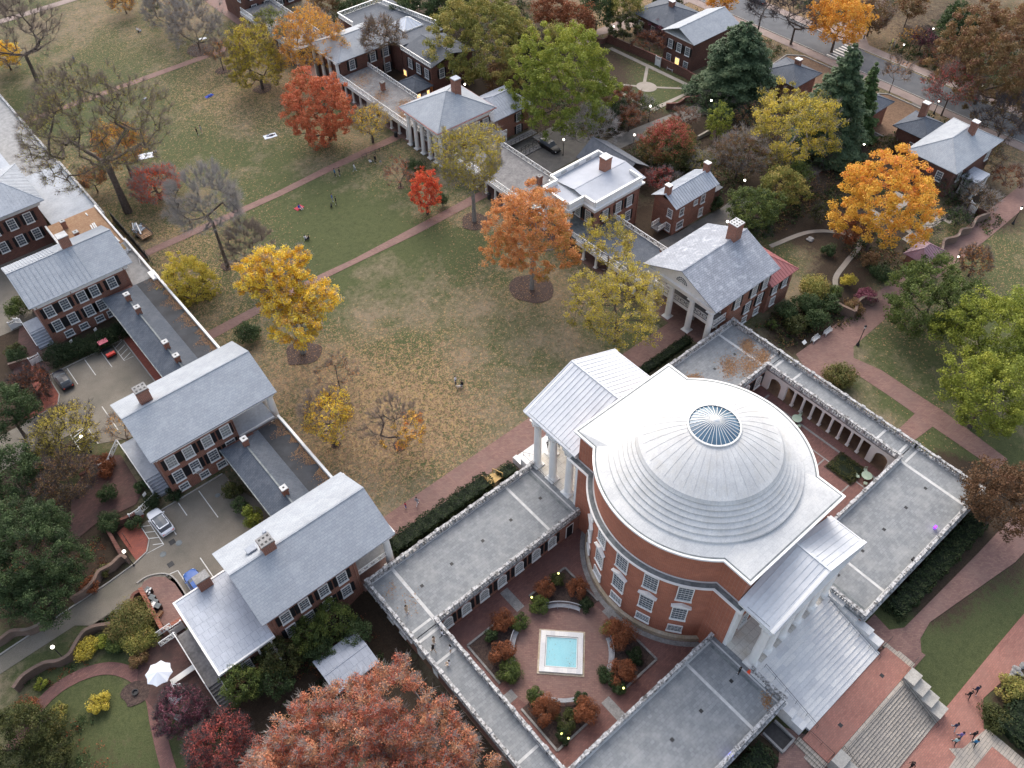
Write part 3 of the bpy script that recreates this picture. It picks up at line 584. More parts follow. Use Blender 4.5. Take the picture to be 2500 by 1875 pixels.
def window_meshes(w, h, cols, rows, arch=False, pane='glass_dark', frame='white_paint', hood=False):
 """window in its own XZ plane facing -Y, centre of sill at origin"""
 key = (round(w, 2), round(h, 2), cols, rows, arch, pane, hood)
 if key in WMESH: return WMESH[key]
 f = .11; mb = MB()
 if not arch:
  mb.box(-w / 2 - f, -w / 2, -.10, .04, -.02, h + f); mb.box(w / 2, w / 2 + f, -.10, .04, -.02, h + f); mb.box(-w / 2, w / 2, -.10, .04, h, h + f)
 else:
  mb.box(-w / 2 - f, -w / 2, -.10, .04, -.02, h - w / 2); mb.box(w / 2, w / 2 + f, -.10, .04, -.02, h - w / 2)
  n = 10
  for i in range(n):
   a0, a1 = math.pi * i / n, math.pi * (i + 1) / n; c = h - w / 2
   P = [(math.cos(a) * rr, math.sin(a) * rr + c) for a, rr in ((a0, w / 2), (a0, w / 2 + f * 1.3), (a1, w / 2 + f * 1.3), (a1, w / 2))]
   k = len(mb.v); mb.v += [(p[0], -.10, p[1]) for p in P] + [(p[0], .04, p[1]) for p in P]
   mb.f += [tuple(k + j for j in t) for t in ((0, 1, 2, 3), (7, 6, 5, 4), (0, 4, 5, 1), (1, 5, 6, 2), (2, 6, 7, 3), (3, 7, 4, 0))]
 mb.box(-w / 2 - f * 1.5, w / 2 + f * 1.5, -.20, .04, -.16, -.02)
 hh = h - (w * .25 if arch else 0)
 for i in range(1, cols): x = -w / 2 + w * i / cols; mb.box(x - .01, x + .01, -.045, -.005, 0, hh)
 for j in range(1, rows):
  z = h * j / rows; t = .03 if j * 2 == rows else .01
  mb.box(-w / 2, w / 2, -.05, -.008, z - t, z + t)
 if hood:
  mb.box(-w / 2 - .3, w / 2 + .3, -.3, .04, h + f, h + f + .2)
  k = len(mb.v); z = h + f + .2
  mb.v += [(-w / 2 - .38, -.36, z), (w / 2 + .38, -.36, z), (0, -.36, z + .55), (-w / 2 - .38, .04, z), (w / 2 + .38, .04, z), (0, .04, z + .55)]
  mb.f += [tuple(k + j for j in t) for t in ((0, 1, 2), (5, 4, 3), (0, 3, 4, 1), (1, 4, 5, 2), (2, 5, 3, 0))]
 pm = MB()
 if arch:
  c = h - w / 2; pts = [(-w / 2, 0), (w / 2, 0)] + [(math.cos(t) * w / 2, c + math.sin(t) * w / 2) for t in [math.pi * i / 12 for i in range(13)]]
  pm.poly([(x, 0.0, z) for x, z in pts])
 else: pm.poly([(-w / 2, 0, 0), (w / 2, 0, 0), (w / 2, 0, h), (-w / 2, 0, h)])
 sh = MB(); sw = w * .42
 sh.box(-sw / 2, sw / 2, -.07, 0, 0, h)
 for i in range(int(h / .12)): sh.box(-sw / 2 + .05, sw / 2 - .05, -.085, -.07, .06 + i * .12, .11 + i * .12)
 WMESH[key] = (mb.mesh('window', frame), pm.mesh('pane', pane), sh.mesh('shutter', 'shutter_black'), sw)
 return WMESH[key]
NORM = {'-y': 0, '+x': math.pi / 2, '+y': math.pi, '-x': -math.pi / 2}
def window(parent, x, y, z, face, w=1.0, h=1.9, cols=3, rows=4, shut=True, arch=False, pane='glass_dark', hood=False, rz=None):
 wm, pm, sh, sw = window_meshes(w, h, cols, rows, arch, pane, 'white_paint', hood)
 a = NORM[face] if rz is None else rz
 nx, ny = math.sin(a), -math.cos(a)
 o = put('window', wm, parent, (x + nx * .06, y + ny * .06, z), a)
 put('pane', pm, o, (0, .0, 0))
 if shut:
  tx, ty = math.cos(a), math.sin(a); d = w / 2 + .15 + sw / 2
  for s in (-1, 1): put('shutter', sh, parent, (x + nx * .04 + tx * d * s, y + ny * .04 + ty * d * s, z), a)
 return o
def lattice(mb, a, b_, h=.95, step=1.1, cap=.1, t=.045):
 """chinese-lattice railing between two points"""
 a = np.array(a, float); b_ = np.array(b_, float); L = np.linalg.norm(b_ - a); n = max(1, int(round(L / step)))
 up = np.array((0, 0, 1.))
 mb.bar(a + up * h, b_ + up * h, cap, .07); mb.bar(a + up * .1, b_ + up * .1, .07, .07)
 for i in range(n + 1):
  p = a + (b_ - a) * i / n; mb.bar(p, p + up * h, .08, .08, (b_ - a))
  if i < n:
   p2 = a + (b_ - a) * (i + 1) / n
   mb.bar(p + up * .12, p2 + up * (h - .06), t, t); mb.bar(p2 + up * .12, p + up * (h - .06), t, t)
   m_ = (p + p2) / 2; d4 = (p2 - p) / 4
   mb.bar(m_ - d4 + up * h * .5, m_ + up * h * .78, t, t); mb.bar(m_ + d4 + up * h * .5, m_ + up * h * .78, t, t)
   mb.bar(m_ - d4 + up * h * .5, m_ + up * h * .25, t, t); mb.bar(m_ + d4 + up * h * .5, m_ + up * h * .25, t, t)
def balustrade(name, parent, pts, z, h=.98, seed=1, mat='stone_worn', post=2.75):
 rg = random.Random(seed); mb = MB()
 for a, b_ in zip(pts[:-1], pts[1:]):
  a = np.array((*a, z), float); b_ = np.array((*b_, z), float); d = b_ - a; L = np.linalg.norm(d); d /= L; up = np.array((0, 0, 1.))
  mb.bar(a + up * .1, b_ + up * .1, .38, .2)
  n = max(1, int(round(L / post)))
  for i in range(n + 1):
   p = a + d * L * i / n
   mb.bar(p + up * .18, p + up * (h - .1), .36, .42, d); mb.bar(p + up * (h - .10), p + up * (h + .04 + rg.uniform(0, .05)), .46, .52, d)
   if i < n:
    e = a + d * L * (i + 1) / n; m_ = int(L / n / .34)
    for k in range(m_):
     w = p + (e - p) * ((k + .5) / m_)
     if rg.random() < .03: continue
     mb.bar(w + up * .2, w + up * .46, .2, .2, d); mb.bar(w + up * .46, w + up * (h - .16), .11, .11, d)
    t = 0                                   # coping in separate weathered stones
    Lc = np.linalg.norm(e - p)
    while t < Lc - .05:
     st = min(rg.uniform(.8, 1.5), Lc - t); dz = rg.uniform(-.02, .02)
     mb.bar(p + d * (t + .012) + up * (h - .09 + dz), p + d * (t + st - .012) + up * (h - .09 + dz), .36 + rg.uniform(-.04, .03), .13); t += st
 return mb.build(name, mat, parent)
# ---------------------------------------------------------------- the domed rotunda
rot_ = thing('rotunda', 'round brick rotunda with white stepped dome, glass oculus and two columned porticoes', 'rotunda')
R0 = 11.75
MB().lathe([(R0, .9), (R0, 13.7)], n=96, close=False).build('drum_wall', 'brick_rotunda', rot_, smooth=True)
MB().lathe([(12.1, -.1), (12.1, .8), (R0 + .02, 1.05)], n=96, close=False).build('base_course', 'stone_base', rot_, smooth=False)
def outline(r, bx, bs, bn, n=96):
 """closed outline (r circle, blocks of half width bx reaching +bs and -bn)"""
 pts = []
 ay = math.sqrt(r * r - bx * bx); a0 = math.atan2(ay, bx)
 pts += [(bx, bs), (-bx, bs)]
 for i in range(n // 2 + 1):
  a = math.pi - a0 + (2 * a0) * i / (n // 2); pts.append((r * math.cos(a), r * math.sin(a)))
 pts += [(-bx, -bn), (bx, -bn)]
 for i in range(n // 2 + 1):
  a = -a0 + (2 * a0) * i / (n // 2); pts.append((r * math.cos(a), r * math.sin(a)))
 return pts
def wall_loop(pts, z0, z1):
 mb = MB(); n = len(pts); mb.v = [(x, y, z0) for x, y in pts] + [(x, y, z1) for x, y in pts]
 mb.f = [(i, (i + 1) % n, n + (i + 1) % n, n + i) for i in range(n)]; return mb
def ring_slab(po, pi_, z0, z1):
 mb = MB(); n = len(po)
 for P, z in ((po, z0), (po, z1), (pi_, z1), (pi_, z0)): mb.v += [(x, y, z) for x, y in P]
 for k in range(4):
  a, b_ = k * n, ((k + 1) % 4) * n
  mb.f += [(a + i, a + (i + 1) % n, b_ + (i + 1) % n, b_ + i) for i in range(n)]
 return mb
for nm, sx in (('south_block', 1), ('north_block', -1)):
 y1 = 12.0 if sx > 0 else 12.3
 mb = MB().box(-7.35, 7.35, sx * 8.5, sx * y1, 0, 13.68)
 mb.build('block_wall', 'brick_rotunda', rot_)
wall_loop(outline(11.85, 7.4, 12.0, 12.3), 14.5, 19.3).build('attic_wall', 'brick_rotunda', rot_)
def cornice(name, z0, zs, mat='white_paint'):
 mb = MB()
 prev = z0
 for dz, d in zs:
  m2 = ring_slab(outline(11.8 + d, 7.4 + d, 12.05 + d, 12.35 + d), outline(11.3, 7.0, 11.6, 11.9), prev, prev + dz)
  k = len(mb.v); mb.v += m2.v; mb.f += [tuple(k + i for i in f) for f in m2.f]; prev += dz
 return mb.build(name, mat, rot_)
cornice('main_cornice', 13.5, [(.35, .12), (.18, .3), (.22, .75), (.16, .95)])
ring_slab(outline(12.55, 8.1, 12.75, 13.05), outline(12.0, 7.55, 12.2, 12.5), 14.42, 14.445).build('gutter', 'lead', rot_)
cornice('attic_cornice', 19.0, [(.3, .08), (.25, .28), (.25, .55)])
ring_slab(outline(12.12, 7.7, 12.35, 12.65), outline(11.95, 7.55, 12.18, 12.48), 19.8, 19.815).build('gutter', 'lead', rot_)
po = outline(11.95, 7.55, 12.18, 12.48); n_ = len(po)
mb = MB(); mb.v = [(x, y, 19.82) for x, y in po] + [(10.62 * x / math.hypot(x, y), 10.62 * y / math.hypot(x, y), 20.25) for x, y in po]
mb.f = [(i, (i + 1) % n_, n_ + (i + 1) % n_, n_ + i) for i in range(n_)]
mb.build('platform_roof', 'roof_white_tiles', rot_)
prof = [(10.64, 20.25)]
rs = [10.6, 10.08, 9.6, 9.15, 8.72, 8.32, 7.95]; zs_ = [20.5, 20.95, 21.42, 21.89, 22.36, 22.83, 23.27]
for i, (r, z) in enumerate(zip(rs, zs_)): r2 = rs[i + 1] if i < 6 else 7.72; prof += [(r, z), (r2 + .02, z + .26)]
prof += [(7.70, 23.62)]
for i in range(1, 13):
 t = i / 12; r = 7.7 + (2.85 - 7.7) * t; prof.append((r, 23.62 + 2.5 * (1 - (1 - t) ** 1.35)))
prof += [(2.86, 26.3), (2.70, 26.34), (2.66, 26.2)]
def dome(prof, n=144):
 mb = MB(); mb.lathe(prof, n=n, close=False)
 for k in range(40):
  a = 2 * math.pi * k / 40; pts = [(math.cos(a) * r, math.sin(a) * r, z + .012) for r, z in prof[16:29]]
  for p, q_ in zip(pts[:-1], pts[1:]): mb.bar(p, q_, .035, .03)
 me = mb.mesh('dome', 'dome_paint', True)
 uv = me.uv_layers.new(name='UVMap'); s = [0]
 for a, b_ in zip(prof[:-1], prof[1:]): s.append(s[-1] + math.hypot(b_[0] - a[0], b_[1] - a[1]))
 d = np.zeros((len(me.loops), 2)); k = 0
 for j in range(len(prof) - 1):
  for i in range(n):
   for (ii, jj) in ((i, j), (i + 1, j), (i + 1, j + 1), (i, j + 1)):
    d[k] = (ii / n * 4, s[jj]); k += 1
 uv.data.foreach_set('uv', d.ravel()); return me
o = put('dome', dome(prof), rot_); smooth_by_angle(o, 22)
sk = MB().lathe([(2.66, 26.22), (1.4, 26.85), (.25, 27.28)], n=64, close=False).build('skylight', 'glass_skylight', rot_, smooth=True)
mb = MB()
for k in range(32):
 a = 2 * math.pi * k / 32; c, s_ = math.cos(a), math.sin(a)
 mb.bar((c * 2.68, s_ * 2.68, 26.25), (c * 1.4, s_ * 1.4, 26.88), .05, .05); mb.bar((c * 1.4, s_ * 1.4, 26.88), (c * .25, s_ * .25, 27.31), .05, .05)
mb.lathe([(2.72, 26.18), (2.82, 26.22), (2.82, 26.36), (2.66, 26.38)], n=64, close=False)
mb.lathe([(.34, 27.2), (.34, 27.34), (.2, 27.44), (.04, 27.5)], n=20)
mb.build('skylight_bars', 'white_paint', sk)
for base in (0, 180):
 for da in (-37.5, -18.75, 0, 18.75, 37.5):
  a = math.radians(base + da); c, s_ = math.cos(a), math.sin(a); rz = a + math.pi / 2
  for (z, w, h, cols, rows, hood, sill) in ((9.8, 1.55, 2.75, 4, 6, False, 0), (5.1, 1.55, 3.0, 4, 6, True, 0), (2.0, 1.55, 1.35, 4, 4, False, 0)):
   wm, pm, sh, sw = window_meshes(w, h, cols, rows, hood=hood)
   o = put('window', wm, rot_, (c * (R0 + .06), s_ * (R0 + .06), z), rz); put('pane', pm, o, (0, -.012, 0))
def portico(sy, yc, ycols, yroof, zr0, zr1, yr_in, floor_z=4.1, extra=()):
 for x in (-6.6, -3.96, -1.32, 1.32, 3.96, 6.6):
  mb = MB(); corinthian(mb, x, ycols[0], floor_z, 13.5, .52); mb.build('column', 'white_paint', rot_, smooth=False)
 for y in ycols[1:]:
  for x in (-6.6, 6.6):
   mb = MB(); corinthian(mb, x, y, floor_z, 13.5, .52); mb.build('column', 'white_paint', rot_)
 for x in (-6.7, 6.7):     # pilasters on the block
  mb = MB().box(x - .55, x + .55, sy * (yr_in - .3), sy * (yr_in + .35), floor_z, 13.5); mb.build('pilaster', 'white_paint', rot_)
 e = MB(); ye = abs(ycols[0]) + .55
 for dz0, dz1, d in ((13.5, 14.1, 0), (14.1, 14.5, .12), (14.5, 14.75, .4), (14.75, 15.0, .62)):
  e.box(-7.2 - d, -6.0, sy * (yr_in + .02), sy * (ye + d), dz0, dz1); e.box(6.0, 7.2 + d, sy * (yr_in + .02), sy * (ye + d), dz0, dz1)
  e.box(-6.0, 6.0, sy * (ye - 1.1), sy * (ye + d), dz0, dz1)
 e.build('entablature', 'white_paint', rot_)
 MB().box(-5.98, 5.98, sy * (yr_in + .05), sy * (ye - 1.12), 13.9, 14.1).build('portico_ceiling', 'white_paint', rot_)
 t = MB(); yt = sy * (ye - .15)
 k = 0; t.v = [(-7.1, yt, 15.0), (7.1, yt, 15.0), (0, yt, zr1 - .45), (-7.1, yt - sy * .4, 15.0), (7.1, yt - sy * .4, 15.0), (0, yt - sy * .4, zr1 - .45)]
 t.f = [(0, 1, 2), (5, 4, 3), (0, 3, 4, 1), (1, 4, 5, 2), (2, 5, 3, 0)]
 t.build('tympanum', 'white_paint', rot_)
 r = MB(); hw = 8.0; yo = sy * yroof; yi = sy * yr_in
 for s_ in (-1, 1):
  r.bar((s_ * hw, yo - sy * .2, zr0 - .12), (0, yo - sy * .2, zr1 - .14), .42, .3)
 r.build('raking_cornice', 'white_paint', rot_)
 for s_ in (-1, 1):
  P = MB(); k = 0
  a = [(s_ * hw, yo, zr0), (0, yo, zr1), (0, yi, zr1), (s_ * hw, yi, zr0)]
  P.v = a + [(x, y, z - .14) for x, y, z in a]
  P.f = [(0, 1, 2, 3), (7, 6, 5, 4), (0, 4, 5, 1), (1, 5, 6, 2), (2, 6, 7, 3), (3, 7, 4, 0)]
  L = abs(yo - yi); n = int(L / .62)
  for i in range(1, n):
   y = yo + (yi - yo) * i / n
   P.bar((s_ * hw * .985, y, zr0 + .05), (0.02 * s_, y, zr1 + .03), .05, .07)
  P.bar((s_ * hw, yo, zr0 + .03), (0, yo, zr1 + .03), .14, .14)
  P.build('portico_roof', 'metal_white_roof', rot_)
  MB().box(s_ * 7.45, s_ * 7.75, min(sy * (yr_in + 1), sy * (yroof - .7)), max(sy * (yr_in + 1), sy * (yroof - .7)), zr0 + .10, zr0 + .13).build('gutter', 'lead', rot_)
 MB().bar((0, yo, zr1 + .05), (0, yi, zr1 + .05), .22, .1).build('ridge_cap', 'metal_white_roof', rot_)
portico(1, 0, [20.1, 17.1, 14.1], 21.3, 15.3, 18.75, 12.1)
portico(-1, 0, [-15.9], 16.95, 15.35, 18.7, 12.4)
MB().box(-7.35, 7.35, 12.05, 20.95, .6, 4.1).build('portico_floor', 'marble_floor', rot_)
MB().box(-7.35, 7.35, -16.6, -12.35, .2, 4.1).build('portico_floor', 'marble_floor', rot_)
for sy, y in ((1, 12.02), (-1, -12.32)):
 d = MB().box(-1.1, 1.1, y, y + sy * .06, 4.1, 8.6); d.build('door', 'shutter_black', rot_)
 for x in (-4.2, 4.2): window(rot_, x, y, 5.0, '+y' if sy > 0 else '-y', 1.3, 2.6, 3, 4, False)
def flight(name, parent, x0, x1, y0, y1, z0, z1, n, mat):
 mb = MB(); rg = random.Random(5)
 for i in range(n):
  ya = y0 + (y1 - y0) * i / n
  zt = z0 + (z1 - z0) * (i + 1) / n
  mb.box(x0, x1, ya, y1, z0 - .3 if i == 0 else z0 + (z1 - z0) * i / n + .003 - (z1 - z0) / n * 0, zt)
 return mb.build(name, mat, parent)
flight('steps', rot_, -7.0, 7.0, 24.3, 20.97, 1.5, 4.08, 15, 'marble')
for s_ in (-1, 1):
 MB().box(s_ * 7.02, s_ * 7.7, 20.97, 22.2, 1.2, 4.09).box(s_ * 7.02, s_ * 7.7, 22.2, 23.9, 1.2, 2.7).build('cheek_wall', 'marble', rot_)
flight('steps', rot_, -6.65, 6.65, -24.55, -16.62, 1.68, 4.08, 15, 'marble')
for s_ in (-1, 1):
 for k in range(4):
  MB().box(s_ * 6.67, s_ * 7.7, -16.62 - k * 2.0, -18.62 - k * 2.0 if k < 3 else -24.1, 0.6, 4.35 - k * .55).build('cheek_wall', 'marble', rot_)
def handrail(parent, x, ya, yb, za, zb, n=6, name='handrail', h=.95):
 mb = MB(); mb.tube([(x, ya, za + h), (x, yb, zb + h)], .025); mb.tube([(x, ya, za + h * .5), (x, yb, zb + h * .5)], .012)
 for i in range(n):
  t = i / (n - 1); p = (x, ya + (yb - ya) * t, za + (zb - za) * t); mb.tube([p, (p[0], p[1], p[2] + h)], .02)
 return mb.build(name, 'iron_black', parent)
for x in (-5.9, 5.9): handrail(rot_, x, -17.2, -24.9, 4.1, 1.7)
for x in (-6.3, 6.3): handrail(rot_, x, 20.9, 24.4, 4.1, 1.5, 4)
mb = MB()
mb.tube([(-7.4, 22.1, 5.0), (-7.4, 15.5, 5.0)], .02)
for k in range(11): mb.tube([(-7.4, 15.5 + k * .62, 4.1), (-7.4, 15.5 + k * .62, 5.0)], .01)
mb.build('handrail', 'iron_black', rot_)
pl = thing('entrance_stairs', 'brick landing with wide stone stairs and stepped cheek walls below marble flight', 'stairs')
MB().box(-7.9, 7.9, -27.9, -24.56, .4, 1.68).build('landing', 'brick_plaza', pl)
flight('steps', pl, -5.9, 5.9, -33.2, -27.92, -.95, 1.66, 16, 'granite_steps')
MB().box(-5.92, 5.92, -28.35, -27.92, 1.5, 1.69).build('nosing', 'granite_steps', pl)
for s_ in (-1, 1):
 for k in range(4):
  MB().box(s_ * 5.92, s_ * 7.7, -27.92 - k * 1.32, -27.92 - (k + 1) * 1.32 + (0 if k < 3 else .0), -1.3, 2.3 - k * .62).build('cheek_wall', 'concrete', pl)
 handrail(pl, s_ * 5.6, -28.0, -33.5, 1.7, -1.0)
 handrail(pl, s_ * 7.0, -27.8, -24.7, 1.7, 1.7, 3) if s_ < 0 else None
 mb = MB()
 for k in range(3): mb.box(s_ * (7.9 + k * .4), s_ * (8.3 + k * .4), -27.9, -24.2, .2, 1.45 - k * .24)
 mb.build('side_steps', 'granite_steps', pl)
 for y in (-24.4, -27.75):
  mb = MB(); mb.tube([(s_ * 7.0, y, 2.5), (s_ * 9.2, y, 1.9), (s_ * 9.5, y, 1.9)], .025)
  for x in (7.1, 8.2, 9.3): mb.tube([(s_ * x, y, 1.0), (s_ * x, y, 2.4 - (x - 7.1) * .22)], .02)
  mb.build('handrail', 'iron_black', pl)
for (x, y) in ((4.6, -26.2), (-3.6, -26.4)): MB().box(x - .22, x + .22, y - .22, y + .22, 1.682, 1.692).build('drain_cover', 'iron_black', pl)
# ---------------------------------------------------------------- terrace wings and arcades
def wing(label, sx, sy, windows=True):
 """flat-roofed brick wing; coordinates of the south-west one mirrored by sx, sy"""
 y1 = 20.25 if sy > 0 else 20.9
 xo = 33.8
 t = thing('terrace_wing', label, 'terrace wing')
 X = lambda x: -sx * x * -1 if False else sx * x
 w = MB(); w.box(X(7.4), X(33.6), sy * 11.0, sy * (y1), -.3, 3.85)
 w.build('wall', 'brick', t)
 MB().box(X(7.15), X(33.9), sy * 10.9, sy * (y1 + .2), 3.85, 4.12).build('terrace_roof', 'deck_slate', t)
 s = []
 for (a, b_, c, d) in ((12.0, 12.35, 11.3, y1 - .2), (30.1, 30.5, 11.3, y1 - .2), (7.8, 8.0, 11.3, y1 - .2)): s.append((X(a), X(b_), sy * c, sy * d))
 s += [(X(30.6), X(33.4), sy * 11.6, sy * 11.9), (X(8.2), X(33.4), sy * (y1 - .34), sy * (y1 - .14)), (X(8.2), X(30.2), sy * 11.2, sy * 11.4)]
 for k, a in enumerate(s): MB().box(*a, 4.12, 4.128 + .002 * k).build('marble_strip', 'stone_strip', t)
 for x in (9.9, 14.9, 19.5, 24.4, 28.9): MB().box(X(x - .2), X(x + .2), sy * 15.6, sy * 16.0, 4.122, 4.133).build('roof_drain', 'iron_black', t)
 MB().box(X(8.3), X(8.6), sy * 11.5, sy * (y1 - .5), 4.12, 4.134).build('trench_drain', 'lead', t)
 balustrade('balustrade', t, [(X(7.4), sy * (y1 - .02)), (X(33.7), sy * (y1 - .02))], 4.12, seed=1 + sx + 3 * sy)
 balustrade('balustrade', t, [(X(7.9), sy * 11.02), (X(30.3), sy * 11.02)], 4.12, seed=5 + sx + 3 * sy)
 balustrade('balustrade', t, [(X(33.7), sy * 11.4), (X(33.7), sy * (y1 - .5))], 4.12, seed=7 + sx + 3 * sy)
 if sy < 0: balustrade('balustrade', t, [(X(7.4), sy * 16.6), (X(7.4), sy * (y1 - .5))], 4.12, seed=9 + sx)
 co = MB(); co.box(X(7.5), X(30.2), sy * 10.84, sy * 10.98, 3.62, 3.84); co.box(X(7.3), X(34), sy * (y1 + .2), sy * (y1 + .42), 3.7, 4.0); co.box(X(33.9), X(34.1), sy * 10.8, sy * (y1 + .4), 3.7, 4.0)
 co.build('cornice', 'stone_worn', t)
 if windows:
  f = '-y' if sy > 0 else '+y'
  for x in [28.9, 26.15, 23.35, 20.55, 17.75, 14.95, 12.2]:
   window(t, X(x), sy * 11.0, .95, f, 1.2, 2.1, 2, 4, True, True, 'glass_curtain')
  MB().box(X(9.6), X(8.6), sy * 10.93, sy * 11.0, .1, 2.5).build('door', 'shutter_black', t)
  MB().box(X(9.75), X(8.45), sy * 10.96, sy * 10.99, .05, 2.65).build('door_frame', 'white_paint', t)
 fw = '+y' if sy > 0 else '-y'
 for x in (11, 15, 19, 23, 27, 31): window(t, X(x), sy * y1, 1.9 if sy > 0 else 1.3, fw, 1.0, 1.4, 3, 4, False)
 for y in (13.5, 16, 18.5):
  window(t, X(33.6), sy * y, 1.2, '-x' if sx < 0 else '+x', 1.0, 1.8, 3, 4, False)
 return t
WA = wing('slate paved terrace wing between the lawn walk and the fountain courtyard', -1, 1)
WB = wing('slate paved terrace wing between the fountain courtyard and marble stairs', -1, -1)
WC = wing('terrace wing with orange leaf drifts on its roof beside the pedimented pavilion', 1, 1)
WD = wing('broad terrace wing beyond the dome along the dark lawn and big rust tree', 1, -1)
scatter(WC, [(18.5, 15.3, 2.2), (20.2, 16.0, 1.4), (26.4, 14.6, 1.9), (28.8, 12.9, 2.0), (31.6, 15.6, 1.4), (14.6, 17.6, 1.2), (31.5, 12.6, 1.6)], 4.14, 1100, 'leaf_litter', .16, (8.2, 33.3, 11.4, 19.9), 5)
scatter(WA, [(-32.2, 17.6, 1.2), (-31.0, 15.0, 1.6)], 4.14, 90, 'leaf_litter', .14, (-33.3, -8, 11.4, 19.9), 6)
scatter(WB, [(-8.6, -19.6, .8)], 4.14, 260, 'leaf_litter', .14, (-9.6, -7.6, -20.6, -17), 7)
def arcade(label, sx):
 t = thing('arcade', label, 'arcade')
 MB().box(sx * 30.25, sx * 33.9, -10.78, 10.78, 3.85, 4.12).build('terrace_roof', 'deck_slate', t)
 for y in (-7.0, 7.0, 10.3, -10.3): MB().box(sx * 30.6, sx * 33.4, y - .16, y + .16, 4.12, 4.128).build('marble_strip', 'stone_strip', t)
 sd_ = MB()
 sd_.box(sx * 30.3, sx * 33.6, -10.79, 10.79, -.2, .1); sd_.build('arcade_floor', 'arcade_floor', t)
 en = MB(); en.box(sx * 30.4, sx * 30.8, -10.98, 10.98, 3.25, 3.85); en.box(sx * 33.1, sx * 33.5, -10.98, 10.98, 3.25, 3.85)
 for y in (0,): pass
 en.build('entablature', 'white_paint', t)
 for y in (5.6, 4.0, 2.4, .8, -.8, -2.4, -4.0, -5.6):
  for x in (30.6,):
   p = MB(); p.box(sx * x - .15, sx * x + .15, y - .15, y + .15, .1, 3.25); p.box(sx * x - .24, sx * x + .24, y - .24, y + .24, .1, .3); p.box(sx * x - .22, sx * x + .22, y - .22, y + .22, 3.1, 3.25)
   p.build('pillar', 'white_paint', t)
 MB().box(sx * 33.12, sx * 33.5, -6.98, 6.98, .1, 3.24).build('rear_wall', 'brick_dark', t)  # wall added in dark brick so the gaps between pillars read dark
 for sy in (-1, 1):
  for x0, x1 in ((30.38, 30.82), (33.08, 33.52)):
   p = MB(); p.box(sx * x0, sx * x1, sy * 7.0, sy * 7.9, .1, 3.24); p.box(sx * x0, sx * x1, sy * 9.9, sy * 10.98, .1, 3.24)
   n = 12; c, rr = 8.9, 1.0
   for i in range(n):
    a0, a1 = math.pi * i / n, math.pi * (i + 1) / n
    ya, yb = c + math.cos(a0) * rr, c + math.cos(a1) * rr; za, zb = 2.0 + math.sin(a0) * rr, 2.0 + math.sin(a1) * rr
    k = len(p.v)
    for x in (sx * x0, sx * x1): p.v += [(x, sy * ya, za), (x, sy * yb, zb), (x, sy * yb, 3.24), (x, sy * ya, 3.24)]
    p.f += [tuple(k + j for j in t_) for t_ in ((0, 1, 2, 3), (7, 6, 5, 4), (0, 4, 5, 1), (1, 5, 6, 2), (2, 6, 7, 3), (3, 7, 4, 0))]
   p.build('arch_pier', 'white_paint', t)
 balustrade('balustrade', t, [(sx * 30.35, -10.6), (sx * 30.35, 10.6)], 4.12, seed=21 + sx)
 balustrade('balustrade', t, [(sx * 33.7, -11.2), (sx * 33.7, 11.2)], 4.12, seed=25 + sx)
 return t
arcade('white arched and pillared arcade with terrace roof beside the garden tables', 1)
arcade('narrow terrace walk over the arcade beside the fountain court and pink tree', -1)
def floor_sheet(name, pts, z, mat):
 o = MB().poly([(x, y, z) for x, y in pts]).build(name, mat); o['kind'] = 'structure'; return o
for sx in (-1, 1):
 pts = [(sx * 30.3, -11), (sx * 7.0, -11)] + [(sx * 11.9 * math.cos(a), 11.9 * math.sin(a)) for a in np.linspace(-.9, .9, 30)] + [(sx * 7.0, 11), (sx * 30.3, 11)]
 if sx > 0: pass
 else: pts = pts[::-1]
 floor_sheet('courtyard', pts, .055, 'brick_paving')
 ar = [(sx * 12.75 * math.cos(a), 12.75 * math.sin(a)) for a in np.linspace(-1.05, 1.05, 40) if abs(12.75 * math.sin(a)) < 11] ; ar2 = [(p[0] * .953, p[1] * .953) for p in ar][::-1]
 ring = ar + ar2
 floor_sheet('stone_border', ring if sx > 0 else ring[::-1], .062, 'stone_grey')
cc = (-20.6, 0)
floor_sheet('stone_border', [(-20.6 + 7.0 * math.cos(t), 7.0 * math.sin(t)) for t in np.linspace(0, 2 * math.pi, 49)[:-1]], .064, 'stone_grey') if False else None
floor_sheet('round_terrace', [(-20.6 + 7.4 * math.cos(t), 7.4 * math.sin(t)) for t in np.linspace(0, 2 * math.pi, 49)[:-1]], .066, 'brick_walk')
for dx, dy in ((1, 0), (-1, 0), (0, 1), (0, -1)):
 if dx: floor_sheet('stone_band', [(cc[0] + dx * 7.3, -.6), (cc[0] + dx * (8.6 if dx > 0 else 9.4), -.6), (cc[0] + dx * (8.6 if dx > 0 else 9.4), .6), (cc[0] + dx * 7.3, .6)][::dx], .07, 'stone_grey')
 else: floor_sheet('stone_band', [(cc[0] - .6, dy * 7.3), (cc[0] + .6, dy * 7.3), (cc[0] + .6, dy * 10.6), (cc[0] - .6, dy * 10.6)][::dy], .07, 'stone_grey')
BEDS = []
for sx2 in (-1, 1):
 for sy2 in (-1, 1):
  bx, by = cc[0] + sx2 * 7.9, sy2 * 7.9
  pts = [(cc[0] + sx2 * 1.9, by), (bx, by), (bx, sy2 * 1.9)] + [(cc[0] + sx2 * 6.3 * math.cos(t), sy2 * 6.3 * math.sin(t)) for t in np.linspace(.31, 1.26, 10)]
  floor_sheet('planting_bed', pts if sx2 * sy2 < 0 else pts[::-1], .075, 'mulch')
  mb = MB(); mb.bar((pts[0][0], pts[0][1], .12), (pts[1][0], pts[1][1], .12), .25, .16); mb.bar((pts[1][0], pts[1][1], .12), (pts[2][0], pts[2][1], .12), .25, .16)
  o = mb.build('bed_kerb', 'stone_grey'); o['kind'] = 'structure'
